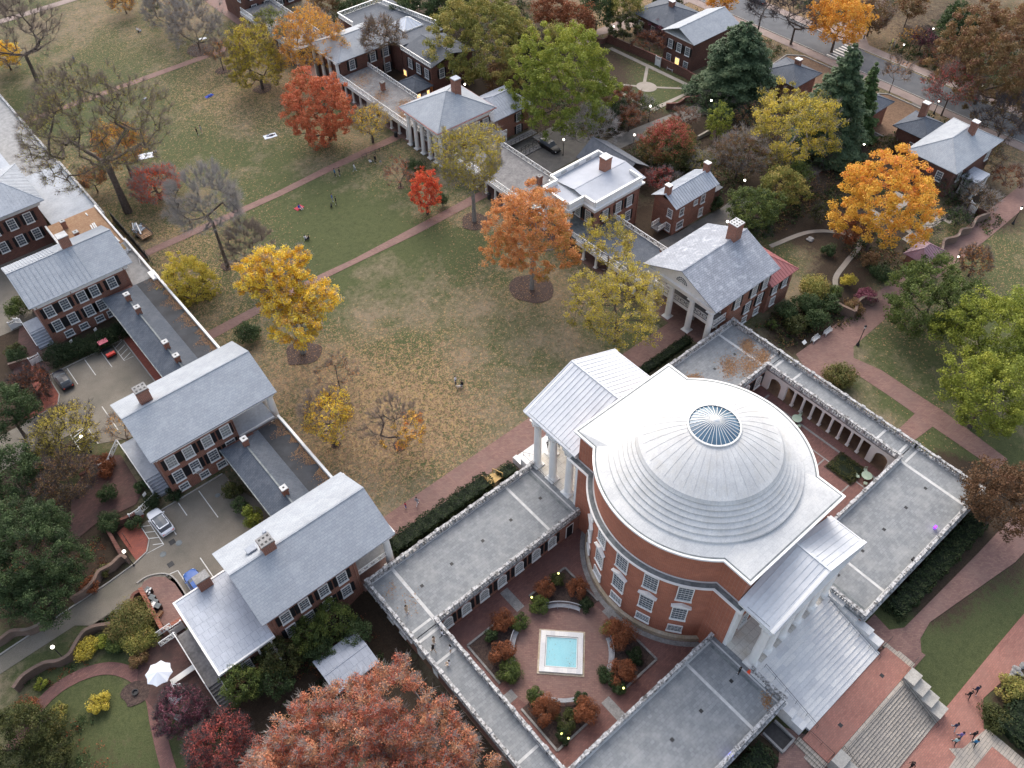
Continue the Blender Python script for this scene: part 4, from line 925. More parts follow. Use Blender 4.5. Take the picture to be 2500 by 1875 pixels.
for pts in ([(13.2, 9.2), (29.8, 9.2), (29.8, 8.85), (13.2, 8.85)], [(28.6, -10.9), (28.95, -10.9), (28.95, 8.8), (28.6, 8.8)], [(26.2, -10.9), (26.4, -10.9), (26.4, 8.8), (26.2, 8.8)], [(13.5, -3.3), (26.2, -3.3), (26.2, -3.5), (13.5, -3.5)], [(13, -8.1), (26.2, -8.1), (26.2, -8.3), (13, -8.3)]):
 floor_sheet('stone_band', pts, .068, 'stone_grey')
pb = S(2, 3, (800, 680), (960, 780), (860, 870), (720, 770)); bx0 = sum(p[0] for p in pb) / 4; by0 = sum(p[1] for p in pb) / 4
floor_sheet('planting_bed', rect(bx0 - 2.0, bx0 + 2.0, by0 - 2.2, by0 + 2.2), .075, 'mulch')
fo = thing('fountain_pool', 'square marble rimmed pool with turquoise water in the brick courtyard', 'pool', (cc[0], 0, 0), math.radians(45))
def sq_ring(a, b_, z0, z1, mat, name):
 m_ = MB(); m_.box(-a, a, -a, -b_, z0, z1); m_.box(-a, a, b_, a, z0, z1); m_.box(-a, -b_, -b_, b_, z0, z1); m_.box(b_, a, -b_, b_, z0, z1); return m_.build(name, mat, fo)
sq_ring(2.75, 2.5, .05, .14, 'stone_base', 'outer_step'); sq_ring(2.52, 1.92, .1, .34, 'marble', 'rim'); sq_ring(1.93, 1.86, .1, .30, 'lead', 'inner_line');
MB().box(-1.86, 1.86, -1.86, 1.86, .06, .10).build('basin', 'pool_bottom', fo)
MB().box(-1.855, 1.855, -1.855, 1.855, .101, .26).build('water', 'pool_water', fo)
sq_ring(1.86, 1.78, .262, .285, 'white_trim', 'inner_rim')
rg = random.Random(8); lf = MB()
for k in range(26):
 x, y = rg.uniform(-1.7, 1.7), rg.choice([-1, 1]) * rg.uniform(.6, 1.7); s_ = rg.uniform(.03, .06); lf.poly([(x - s_, y, .268), (x, y - s_, .268), (x + s_, y, .268), (x, y + s_, .268)])
lf.build('floating_leaves', 'leaf_drift', fo)
def curved_bench(label, ang):
 t = thing('curved_bench', label, 'bench', (cc[0], 0, .07), ang, 'curved slatted benches round the pool')
 r0 = 5.6; s = MB(); n = 12; half = .36
 for j in range(5):
  rr = r0 + j * .1
  for i in range(n):
   a0, a1 = -half + 2 * half * i / n, -half + 2 * half * (i + 1) / n
   s.bar((rr * math.cos(a0), rr * math.sin(a0), .44), (rr * math.cos(a1), rr * math.sin(a1), .44), .08, .04)
 s.build('seat', 'bench_wood', t)
 b_ = MB(); rr = r0 + .52
 for zz in (.9,):
  for i in range(n):
   a0, a1 = -half + 2 * half * i / n, -half + 2 * half * (i + 1) / n
   b_.bar((rr * math.cos(a0), rr * math.sin(a0), zz), (rr * math.cos(a1), rr * math.sin(a1), zz), .09, .06)
 for i in range(3 * n + 1):
  a = -half + 2 * half * i / (3 * n); b_.bar((rr * math.cos(a), rr * math.sin(a), .42), (rr * math.cos(a), rr * math.sin(a), .9), .035, .03, (1, 0, 0))
 b_.build('backrest', 'bench_wood', t)
 for i in range(4):
  a = -half + 2 * half * i / 3
  l = MB(); l.bar(((r0) * math.cos(a), (r0) * math.sin(a), 0), ((r0) * math.cos(a), (r0) * math.sin(a), .44), .07, .07, (1, 0, 0)); l.bar(((r0 + .5) * math.cos(a), (r0 + .5) * math.sin(a), 0), ((r0 + .5) * math.cos(a), (r0 + .5) * math.sin(a), .44), .07, .07, (1, 0, 0)); l.build('leg', 'bench_wood', t)
curved_bench('curved bench fully in view at the top of the pool terrace, towards the lawn', math.radians(45))
curved_bench('curved bench half hidden by rust shrubs left of the pool', math.radians(135))
curved_bench('curved bench below the pool near the two yellow garden lights', math.radians(-135))
curved_bench('curved bench right of the pool, towards the marble stairs', math.radians(-45))
# ---------------------------------------------------------------- houses
def roof_gable(parent, x0, x1, y0, y1, ze, zr, axis='x', mat='slate', t=.16, seams=0, name='roof', yr=None):
 """gabled roof; ridge along axis"""
 mb = MB()
 if axis == 'x':
  ym = (y0 + y1) / 2 if yr is None else yr
  sides = [[(x0, y0, ze), (x1, y0, ze), (x1, ym, zr), (x0, ym, zr)], [(x1, y1, ze), (x0, y1, ze), (x0, ym, zr), (x1, ym, zr)]]
 else:
  xm = (x0 + x1) / 2
  sides = [[(x0, y1, ze), (x0, y0, ze), (xm, y0, zr), (xm, y1, zr)], [(x1, y0, ze), (x1, y1, ze), (xm, y1, zr), (xm, y0, zr)]]
 for a in sides:
  k = len(mb.v); mb.v += a + [(p[0], p[1], p[2] - t) for p in a]
  mb.f += [tuple(k + j for j in f) for f in ((0, 1, 2, 3), (7, 6, 5, 4), (0, 4, 5, 1), (1, 5, 6, 2), (2, 6, 7, 3), (3, 7, 4, 0))]
  if seams:
   A, B, C, D = [np.array(p) for p in a]; n = int(np.linalg.norm(B - A) / seams)
   for i in range(1, n): mb.bar(A + (B - A) * i / n + (0, 0, .03), D + (C - D) * i / n + (0, 0, .03), .05, .06)
 if axis == 'x': mb.bar((x0, ym, zr + .01), (x1, ym, zr + .01), .22, .07)
 else: mb.bar((xm, y0, zr + .01), (xm, y1, zr + .01), .22, .07)
 return mb.build(name, mat, parent)
def roof_hip(parent, x0, x1, y0, y1, ze, zr, mat='slate', ridge=None, seams=0, t=.14, name='roof'):
 """hipped roof; ridge = (xa, ya, xb, yb)"""
 w, d = x1 - x0, y1 - y0
 if ridge is None:
  ridge = (x0 + d / 2, (y0 + y1) / 2, x1 - d / 2, (y0 + y1) / 2) if w > d else ((x0 + x1) / 2, y0 + w / 2, (x0 + x1) / 2, y1 - w / 2)
 xa, ya, xb, yb = ridge
 A = (xa, ya, zr); B = (xb, yb, zr); mb = MB()
 c = [(x0, y0, ze), (x1, y0, ze), (x1, y1, ze), (x0, y1, ze)]
 horiz = abs(xb - xa) >= abs(yb - ya)
 if horiz: fs = [[c[0], c[1], B, A], [c[1], c[2], B], [c[2], c[3], A, B], [c[3], c[0], A]]
 else: fs = [[c[0], c[1], A], [c[1], c[2], B, A], [c[2], c[3], B], [c[3], c[0], A, B]]
 for f in fs: mb.poly(f)
 mb.poly([(p[0], p[1], ze - .02) for p in c][::-1])
 mb.box(x0 + .01, x1 - .01, y0 + .01, y1 - .01, ze - t, ze - .02)
 for p, q_ in ((c[0], A), (c[3], A), (c[1], B), (c[2], B)) if horiz else ((c[0], A), (c[1], A), (c[2], B), (c[3], B)):
  mb.bar(np.array(p) + (0, 0, .02), np.array(q_) + (0, 0, .02), .16, .07)
 if np.linalg.norm(np.array(A) - B) > .1: mb.bar(np.array(A) + (0, 0, .02), np.array(B) + (0, 0, .02), .2, .08)
 if seams:
  for f in fs:
   a, b_ = np.array(f[0]), np.array(f[1]); L = np.linalg.norm(b_ - a); e = (b_ - a) / L; n = int(L / seams)
   top = [np.array(p) for p in f[2:]]
   nrm = np.cross(e, top[0] - a); up = np.cross(nrm, e); up /= np.linalg.norm(up)
   for i in range(1, n):
    p = a + e * L * i / n; s_ = L * i / n; best = 1e9
    poly = [np.array(x) for x in f]; ee = [(poly[j], poly[(j + 1) % len(poly)]) for j in range(1, len(poly))]
    for u, v in ee:
     us, ut = np.dot(u - a, e), np.dot(u - a, up); vs, vt = np.dot(v - a, e), np.dot(v - a, up)
     if abs(vs - us) > 1e-6 and min(us, vs) - 1e-6 <= s_ <= max(us, vs) + 1e-6: best = min(best, ut + (vt - ut) * (s_ - us) / (vs - us))
    if best < 1e8 and best > .1: mb.bar(p + (0, 0, .025), p + up * best + (0, 0, .025), .05, .05)
 return mb.build(name, mat, parent)
def chimney(parent, x, y, z0, z1, w=1.5, d=1.1, cap='stone_grey', mat='brick', flues=True):
 c = MB().box(x - w / 2, x + w / 2, y - d / 2, y + d / 2, z0, z1); c.box(x - w / 2 - .08, x + w / 2 + .08, y - d / 2 - .08, y + d / 2 + .08, z1 - .3, z1 - .05)
 o = c.build('chimney', mat, parent)
 k = MB().box(x - w / 2 - .06, x + w / 2 + .06, y - d / 2 - .06, y + d / 2 + .06, z1, z1 + .12); k.build('chimney_cap', cap, o)
 if flues:
  f = MB(); nx = max(1, int(w / .45)); ny = max(1, int(d / .45))
  for i in range(nx):
   for j in range(ny):
    cx, cy = x - w / 2 + (i + .5) * w / nx, y - d / 2 + (j + .5) * d / ny; f.box(cx - .13, cx + .13, cy - .13, cy + .13, z1 + .1, z1 + .135)
  f.build('flue_shade', 'iron_black', o)  # black blocks on the cap stand in for the shade inside the flues
 return o
def trim_band(parent, x0, x1, y0, y1, zs, name='cornice', mat='white_trim'):
 """entablature: stacked boxes (z0, z1, overhang) round a rectangle"""
 mb = MB()
 for z0, z1, d in zs: mb.box(x0 - d, x1 + d, y0 - d, y1 + d, z0, z1)
 return mb.build(name, mat, parent)
def gable_fill(parent, x, xt, y0, y1, z0, zr, mat='white_trim', name='pediment'):
 mb = MB(); ym = (y0 + y1) / 2
 mb.v = [(x, y0, z0), (x, y1, z0), (x, ym, zr), (xt, y0, z0), (xt, y1, z0), (xt, ym, zr)]
 mb.f = [(0, 1, 2), (5, 4, 3), (0, 3, 4, 1), (1, 4, 5, 2), (2, 5, 3, 0)]
 return mb.build(name, mat, parent)
def downpipe(parent, x, y, z0, z1, mat='brick'):
 MB().tube([(x, y, z0), (x, y, z1)], .06).build('downpipe', mat, parent)
# --- pavilion nearest the terrace on the west side, with low metal-roofed annex
t = thing('pavilion_house', 'brick pavilion with long slate gable roof and pale low annex by terrace corner', 'house')
MB().box(-45.6, -34.0, 21.3, 31.4, -.3, 9.3).build('wall', 'brick', t)
trim_band(t, -45.6, -29.0, 21.3, 31.4, [(8.6, 9.2, .02), (9.2, 9.5, .25), (9.5, 9.85, .5)])
roof_gable(t, -46.3, -28.7, 20.5, 32.2, 9.95, 13.1, mat='slate')
gable_fill(t, -29.2, -29.5, 21.2, 31.5, 9.86, 12.6); gable_fill(t, -45.6, -45.4, 21.2, 31.5, 9.86, 12.6)
chimney(t, -41.3, 26.6, 12.2, 14.6, 1.5, 1.3)
for y in (21.8, 25.0, 27.7, 30.9):
 mb = MB(); column(mb, -29.5, y, 1.5, 8.6, .5, square=True); mb.build('column', 'white_paint', t)
for x in (-43.6, -41.2, -38.6, -36.1): window(t, x, 21.3, 6.3, '-y', 1.1, 1.9, 3, 4)
for x in (-43.6, -41.2, -38.6, -36.1): window(t, x, 21.3, 3.1, '-y', 1.1, 1.9, 3, 4)
for x in (-43.6, -41.2, -38.6, -36.1): window(t, x, 31.4, 6.3, '+y', 1.1, 1.9, 3, 4)
MB().box(-34.0, -29.0, 21.6, 31.2, 4.6, 4.9).build('balcony_floor', 'roof_walk_grey', t)
mb = MB(); lattice(mb, (-33.9, 21.5, 4.9), (-29.9, 21.5, 4.9)); lattice(mb, (-29.3, 22, 4.9), (-29.3, 31, 4.9)); mb.build('balcony_railing', 'white_paint', t)
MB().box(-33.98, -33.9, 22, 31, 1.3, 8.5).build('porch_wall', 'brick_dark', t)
downpipe(t, -34.4, 21.2, 0, 9); downpipe(t, -45.4, 21.2, 0, 9)
MB().box(-40.6, -40.2, 29.6, 30.0, 10.2, 11.6).build('roof_vent', 'metal_grey_roof', t); MB().box(-43.4, -42.2, 27.6, 28.4, 12.3, 12.75).build('roof_hatch', 'metal_grey_roof', t)
MB().box(-52.2, -45.62, 21.2, 31.6, -.3, 5.7).build('annex_wall', 'brick', t)
mb = MB(); mb.box(-52.55, -45.62, 20.7, 31.95, 5.7, 6.0)
for a in ((-52.6, -52.35, 20.65, 32.0), (-52.35, -45.62, 31.8, 32.0), (-52.35, -45.62, 20.65, 20.85)): mb.box(*a, 6.0, 6.14)
mb.build('annex_roof_edge', 'white_trim', t)
MB().box(-52.35, -45.7, 20.85, 31.8, 6.0, 6.06).build('annex_roof', 'metal_sheet_roof', t)
chimney(t, -48.6, 31.6, 3, 8.0, 1.6, 1.1, flues=False)
window(t, -46.6, 21.2, 2.6, '-y', 1.0, 1.8); window(t, -49.6, 21.2, 2.6, '-y', 1.0, 1.8)
for x in (-46.2, -47.8): MB().box(x - .12, x + .12, 20.75, 21.0, 0, 5.7).build('post', 'white_paint', t)
sg = MB();
for i in range(9): sg.box(-54.2, -52.7, 22.2 - i * .34, 22.54 - i * .34, .2, 2.4 - i * .24)
sg.box(-54.2, -52.7, 22.54, 30.2, 2.2, 2.4); sg.build('garden_stair', 'wood_deck', t)
mb = MB(); lattice(mb, (-54.25, 30.4, 2.4), (-54.25, 22.4, 2.4), 1.0); lattice(mb, (-54.25, 22.2, 2.4), (-54.25, 19.4, .4), 1.0); lattice(mb, (-52.7, 22.0, 2.4), (-52.7, 19.4, .4), 1.0); lattice(mb, (-54.1, 30.4, 2.2), (-56.2, 31.4, .6), 1.0); lattice(mb, (-54.1, 31.8, 2.2), (-56.0, 32.8, .6), 1.0)
mb.build('stair_railing', 'white_paint', t)
MB().box(-57.2, -54.4, 26.0, 26.7, .9, 1.0).build('garden_table', 'white_paint', t)
pr = S(3, 1, (570, 820), (810, 645), (960, 850), (760, 1010))
t = thing('garden_shed', 'small building with grey tiled roof between pavilion and pink tree', 'shed')
A = [at(q(3, 1, *p), 3.2)[:2] for p in ((570, 820), (810, 645), (960, 850), (740, 1030))]
cx, cy = sum(a[0] for a in A) / 4, sum(a[1] for a in A) / 4
MB().box(cx - 2.4, cx + 2.4, cy - 2.0, cy + 2.0, -.2, 2.9).build('wall', 'brick_dark', t)
MB().box(cx - 2.45, cx + 2.45, cy - 2.05, cy + 2.05, 2.88, 3.0).build('eaves', 'white_trim', t)
roof_gable(t, cx - 2.9, cx + 2.9, cy - 2.5, cy + 2.5, 3.0, 3.5, 'x', 'metal_sheet_roof')
# --- second west pavilion
t = thing('pavilion_house', 'tall brick pavilion with slate gable roof over the court with white car', 'house')
MB().box(-45.4, -34.6, 50.2, 61.2, -.6, 8.7).build('wall', 'brick', t)
trim_band(t, -45.4, -29.2, 50.2, 61.2, [(8.3, 8.7, .03), (8.7, 9.0, .25), (9.0, 9.3, .55)])
roof_gable(t, -46.1, -27.9, 49.5, 62.2, 9.4, 12.4, mat='slate')
gable_fill(t, -28.8, -29.1, 50.0, 61.6, 9.3, 12.0); gable_fill(t, -45.3, -45.1, 50.0, 61.6, 9.3, 12.0)
chimney(t, -42.3, 57.3, 11.5, 14.2, 1.6, 1.3)
for y in (51.4, 54.3, 57.3, 60.2):
 mb = MB(); corinthian(mb, -28.6, y, 1.4, 8.3, .52); mb.build('column', 'white_paint', t)
for x in (-43.8, -41.4): window(t, x, 50.2, 6.0, '-y', 1.2, 1.9, 3, 4, pane='glass_curtain'); window(t, x, 50.2, 2.9, '-y', 1.2, 1.9, 3, 4)
for x in (-38.7, -36.0): window(t, x, 50.2, 6.0, '-y', 1.2, 1.9, 3, 4, pane='glass_curtain'); window(t, x, 50.2, 2.9, '-y', 1.2, 1.9, 3, 4)
for x in (-43.8, -40.8, -38.2): window(t, x, 50.2, .9, '-y', 1.15, 1.0, 3, 2, False)
for x in (-43.8, -41.4, -38.7, -36.0): window(t, x, 61.2, 6.0, '+y', 1.2, 1.9, 3, 4)
MB().box(-34.6, -29.2, 49.9, 61.3, 4.3, 4.6).build('balcony_floor', 'metal_grey_roof', t)
mb = MB(); mb.bar((-34.5, 49.9, 4.75), (-29.3, 49.9, 4.75), .2, .3); mb.build('balcony_edge', 'white_trim', t)
downpipe(t, -45.1, 50.1, 0, 8.8); downpipe(t, -34.9, 50.1, 0, 8.8)
MB().box(-47.6, -45.45, 53.6, 61.6, 2.2, 2.4).build('landing', 'metal_grey_roof', t)
mb = MB()
for i in range(6): mb.box(-47.6, -45.45, 53.2 - i * .34, 53.6 - i * .34, 0, 2.2 - i * .3)
mb.box(-47.6, -47.4, 51.4, 61.6, -.2, 2.2); mb.build('steps', 'metal_grey_roof', t)
mb = MB(); lattice(mb, (-47.6, 61.6, 2.3), (-47.6, 51.6, 2.3), .95) if False else None
mb.bar((-47.6, 51.4, 3.2), (-47.6, 62.0, 3.2), .1, .08); lattice(mb, (-47.7, 62.0, 2.3), (-50.2, 61.0, .6)); lattice(mb, (-47.7, 51.4, .4), (-50.6, 50.6, .2), 1.3)
for y in (51.4, 54, 56.6, 59.2, 61.8): mb.bar((-47.6, y, .3), (-47.6, y, 3.2), .08, .08, (1, 0, 0))
mb.build('landing_railing', 'white_paint', t)
# --- third west pavilion
t = thing('pavilion_house', 'brick pavilion with ladder-patterned slate roof over the court with the red cart', 'house')
MB().box(-47.0, -32.6, 89.9, 100.4, -.8, 8.3).build('wall', 'brick', t)
trim_band(t, -47.0, -32.2, 89.9, 100.4, [(7.5, 8.1, .05), (8.1, 8.4, .3), (8.4, 8.65, .55)])
roof_gable(t, -47.7, -31.3, 89.0, 101.4, 8.75, 11.6, mat='slate', t=.1)
gable_fill(t, -32.4, -32.6, 89.8, 100.6, 8.66, 11.2); gable_fill(t, -46.9, -46.7, 89.8, 100.6, 8.66, 11.2)
mb = MB()
for i in range(14): mb.bar((-47.4 + i * .75, 89.3, 8.97), (-47.4 + i * .75, 95.1, 11.6), .05, .05)
for i in range(17): mb.bar((-47.5 + i * .45, 101.2, 8.9), (-47.5 + i * .45, 96.0, 11.3), .12, .07)
mb.build('snow_guards', 'metal_grey_roof', t)
chimney(t, -38.1, 95.8, 10.5, 13.6, 1.5, 1.4, flues=False, cap='stone_strip')
for x in (-45.3, -42.9): window(t, x, 89.9, 5.3, '-y', 1.15, 1.85); window(t, x, 89.9, 2.3, '-y', 1.15, 1.85)
for x in (-40.2, -38.2): window(t, x, 89.9, 5.3, '-y', 1.15, 1.85); window(t, x, 89.9, 2.3, '-y', 1.15, 1.85)
window(t, -35.3, 89.9, 5.3, '-y', 1.15, 1.85)
for x in (-44.4, -42.0, -39.4, -37.4): window(t, x, 89.9, .4, '-y', 1.2, 1.0, 3, 2, False)
downpipe(t, -46.7, 89.8, -.5, 8); downpipe(t, -32.9, 89.8, 0, 8); downpipe(t, -41.4, 89.8, -.5, 8)
MB().box(-49.3, -47.05, 92.6, 95.6, 1.8, 2.0).build('landing', 'metal_grey_roof', t)
mb = MB()
for i in range(6): mb.box(-49.3, -47.05, 92.2 - i * .36, 92.56 - i * .36, -.4, 1.9 - i * .32)
mb.build('steps', 'metal_grey_roof', t)
mb = MB(); mb.bar((-49.4, 90.0, 1.2), (-49.4, 95.8, 2.9), .1, .08); lattice(mb, (-49.4, 95.8, 1.9), (-50.2, 97.6, 1.2)); mb.build('landing_railing', 'white_paint', t)
MB().box(-32.55, -28.6, 89.4, 101.6, 3.5, 3.9).build('porch_roof', 'roof_walk_grey', t)
mb = MB(); mb.box(-28.95, -28.6, 89.0, 101.6, 3.9, 4.5); mb.box(-32.4, -28.95, 89.0, 89.4, 3.6, 4.3); mb.box(-29.7, -28.6, 87.9, 90.2, 3.6, 4.9); mb.build('porch_parapet', 'white_paint', t)
for y in (91, 94, 97, 100):
 mb = MB(); column(mb, -28.9, y, -.1 + float(g(-28.9, y)), 3.5, .26, 10); mb.build('column', 'white_paint', t)
# --- fourth west pavilion at the picture edge
t = thing('pavilion_house', 'pavilion cut off at the picture edge with grey seamed metal roof and walkway roof', 'house')
MB().box(-52, -37.2, 116, 128.5, -1, 8.2).build('wall', 'brick_dark', t)
trim_band(t, -52, -36.8, 115.6, 128.9, [(7.6, 8.2, .05), (8.2, 8.6, .35)], mat='stone_strip')
roof_hip(t, -52.6, -35.9, 114.9, 129.2, 8.62, 10.9, 'metal_grey_roof', (-46, 122, -40.5, 122), seams=.55)
MB().box(-36.7, -28.4, 112, 133, 3.0, 3.4).build('porch_roof', 'metal_grey_roof', t)
MB().box(-28.7, -28.3, 112, 133, 3.4, 3.9).build('porch_parapet', 'stone_worn', t)
MB().box(-52, -36.6, 129.5, 152, 3, 7.3).build('rear_roof_block', 'metal_grey_roof', t)
chimney(t, -40.0, 127.2, 8, 12, 1.3, 1.3, flues=False, cap='stone_strip')
for x in (-39.4, -42.2, -45.2): window(t, x, 116, 5.0, '-y', 1.15, 1.9); window(t, x, 116, 1.6, '-y', 1.15, 1.9)
for y in (114, 118, 122, 126, 130):
 mb = MB(); column(mb, -28.8, y, float(g(-28.8, y)), 3.0, .26, 10); mb.build('column', 'white_paint', t)
t = thing('colonnade_roof', 'far end of the long low walkway roof running off the upper frame edge', 'walkway roof')
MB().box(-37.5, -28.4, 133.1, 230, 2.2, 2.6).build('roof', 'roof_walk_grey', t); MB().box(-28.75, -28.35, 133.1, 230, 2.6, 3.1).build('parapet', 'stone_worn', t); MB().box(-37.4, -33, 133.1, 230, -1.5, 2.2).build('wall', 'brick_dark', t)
def dorm_west(label, y0, y1, z0, chim, hip_end=True):
 t = thing('student_rooms', label, 'dormitory range')
 gz = float(g(-31, (y0 + y1) / 2))
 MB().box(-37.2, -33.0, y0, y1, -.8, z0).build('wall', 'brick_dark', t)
 MB().box(-33.0, -29.0, y0, y1, z0 - .75, z0 - .3).build('flat_roof', 'membrane_black', t)
 MB().box(-29.05, -28.75, y0, y1, z0 - .9, z0 + .28).build('parapet', 'white_paint', t)
 MB().box(-28.75, -28.5, y0, y1, z0 - .8, z0 - .55).build('gutter', 'white_trim', t)
 mb = MB(); xr = -35.0; zr = z0 + 1.25; ye = y1 - (3.0 if hip_end else 0)
 A, B = (-37.9, y0, z0), (-37.9, y1, z0); C, D = (-32.2, y1, z0 - .28), (-32.2, y0, z0 - .28)
 R0_, R1_ = (xr, y0, zr), (xr, ye, zr)
 mb.poly([B, A, R0_, R1_]); mb.poly([D, C, R1_, R0_]); mb.poly([C, B, R1_]); mb.poly([A, D, R0_]); mb.poly([A, B, C, D])
 mb.build('slate_roof', 'slate_dark', t)
 r = MB(); r.bar((xr, y0, zr + .03), (xr, ye, zr + .03), .22, .1); r.bar((-37.9, y0, z0), (-37.9, y1, z0), .14, .12); r.build('ridge_cap', 'lead', t)
 for y in chim: chimney(t, xr + .1, y, z0 + .6, z0 + 2.35, .75, .75, cap='stone_strip')
 scatter(t, [], z0 - .28, int((y1 - y0) * 170), 'leaf_litter', .13, (-31.6, -29.08, y0 + .1, y1 - .1), int(y0), (-29.1, y0, y1, .85, -1))
 ny = int((y1 - y0) / 2.6)
 for i in range(ny):
  y = y0 + (i + .5) * (y1 - y0) / ny; mb = MB(); column(mb, -29.1, y, float(g(-29.1, y)), z0 - .76, .24, 10); mb.build('column', 'white_paint', t)
 return t
dorm_west('slate and black roofed rooms between the nearest and second lawn-side pavilions', 32.6, 49.2, 5.2, (36.5, 46.8))
dorm_west('slate and black roofed rooms with four small chimneys along the ridge', 62.8, 89.0, 4.9, (67.2, 70.8, 80.6, 84.4))
t = thing('student_rooms', 'rooms with bare plywood roof under repair, white parapets and three stubby chimneys', 'dormitory range')
MB().box(-37.6, -33, 101.9, 114.8, -1, 3.6).build('wall', 'brick_dark', t)
MB().box(-37.6, -29.0, 101.9, 114.8, 3.6, 3.75).build('plywood_roof', 'plywood', t)
MB().box(-29.0, -28.7, 101.9, 114.8, 3.2, 4.1).build('parapet', 'white_paint', t); MB().box(-37.9, -37.6, 101.9, 114.8, 3.2, 4.0).build('parapet', 'white_paint', t)
for x, y in ((-34.0, 103.4), (-34.6, 107.8), (-35.2, 112.3)): chimney(t, x, y, 3.7, 5.2, .75, .75, cap='stone_strip')
mb = MB()
for a in ((-31.9, 106.9, 110.0), (-31.5, 107.0, 110.2), (-31.2, 106.8, 110.2)): mb.bar((a[0], a[1], 3.85), (a[0] + .3, a[2], 3.85), .22, .12)
mb.bar((-29.7, 104, 3.85), (-29.6, 102.3, 3.85), .25, .12); mb.bar((-30.9, 113.0, 3.85), (-30.9, 113.9, 3.85), .2, .1); mb.build('stacked_trim', 'white_paint', t)
for y in (103, 105.5, 108, 110.5, 113):
 mb = MB(); column(mb, -29.0, y, float(g(-29, y)), 3.2, .24, 10); mb.build('column', 'white_paint', t)
# ================= east side of the lawn
t = thing('pavilion_house', 'brick pavilion with white pediment, half-round lunette and mottled slate roof', 'house')
MB().box(33.2, 43.0, 21.2, 34.2, -.6, 8.9).build('wall', 'brick', t)
trim_band(t, 29.2, 43.0, 21.2, 34.2, [(8.2, 8.8, .0), (8.8, 9.1, .2), (9.1, 9.4, .45)])
roof_gable(t, 28.6, 43.7, 20.3, 35.0, 9.5, 12.75, mat='slate_mottled')
gable_fill(t, 29.15, 29.5, 21.0, 34.3, 9.4, 12.35)
mb = MB(); c_ = (29.1, 27.65, 10.1)
for i in range(9):
 a = math.pi * i / 8; mb.bar((29.12, c_[1], c_[2]), (29.12, c_[1] + math.cos(a) * 1.1, c_[2] + math.sin(a) * 1.1), .03, .04, (1, 0, 0))
for rr in (.45, .8, 1.12):
 for i in range(12):
  a0, a1 = math.pi * i / 12, math.pi * (i + 1) / 12; mb.bar((29.11, c_[1] + math.cos(a0) * rr, c_[2] + math.sin(a0) * rr), (29.11, c_[1] + math.cos(a1) * rr, c_[2] + math.sin(a1) * rr), .05, .05, (1, 0, 0))
l = MB().poly([(29.135, c_[1] + math.cos(a) * 1.1, c_[2] + math.sin(a) * 1.1) for a in np.linspace(0, math.pi, 14)]); lo_ = l.build('lunette', 'glass_dark', t); mb.build('glazing_bars', 'white_paint', lo_)
chimney(t, 40.6, 27.8, 12.0, 15.4, 1.7, 1.6, cap='stone_strip')
for y in (21.7, 25.4, 29.5, 33.6):
 mb = MB(); column(mb, 29.6, y, 1.5, 8.2, .5); mb.build('column', 'white_paint', t)
MB().box(30.3, 33.2, 21.3, 34.1, 4.75, 5.0).build('balcony_floor', 'wood_deck', t)
mb = MB(); lattice(mb, (30.4, 21.6, 5.0), (30.4, 33.9, 5.0)); lattice(mb, (30.4, 21.4, 5.0), (33.1, 21.4, 5.0)); lattice(mb, (30.4, 34.0, 5.0), (33.1, 34.0, 5.0)); mb.box(30.3, 33.2, 21.25, 21.35, 4.5, 4.75); mb.box(30.25, 30.32, 21.25, 34.1, 4.4, 4.98); mb.build('balcony_railing', 'white_paint', t)
for y in (23, 26, 29, 32): window(t, 33.2, y, 5.4, '-x', 1.1, 2.2, 3, 5, False); window(t, 33.2, y, 2.0, '-x', 1.1, 2.2, 3, 5, False)
for x in (35.2, 39.2, 41.9): window(t, x, 21.2, 5.9, '-y', 1.1, 1.95, 3, 4, pane='glass_curtain')
for x in (38.4, 41.4): window(t, x, 21.2, 2.9, '-y', 1.1, 1.95, 3, 4)
for x in (38.4, 41.4, 35.4): window(t, x, 21.2, .6, '-y', 1.1, 1.2, 3, 2, False)
downpipe(t, 33.5, 21.1, 0, 8.8); downpipe(t, 42.8, 21.1, 0, 8.8)
MB().box(43.02, 48.8, 20.6, 28.6, -.6, 6.1).build('annex_wall', 'brick', t)
roof_hip(t, 42.6, 49.3, 20.1, 29.2, 6.3, 8.4, 'metal_red_roof', (43.3, 24.6, 46.0, 24.6), seams=.6, name='annex_roof')
window(t, 44.3, 20.6, 3.8, '-y', 1.0, 1.8); window(t, 46.8, 20.6, 3.8, '-y', 1.0, 1.8); window(t, 44.6, 20.6, 1.1, '-y', 1.0, 1.5, 3, 4, False)
window(t, 48.8, 22.4, 2.4, '+x', 1.0, 1.9);
chimney(t, 43.9, 22.2, 7.2, 8.2, .5, .5, flues=False)
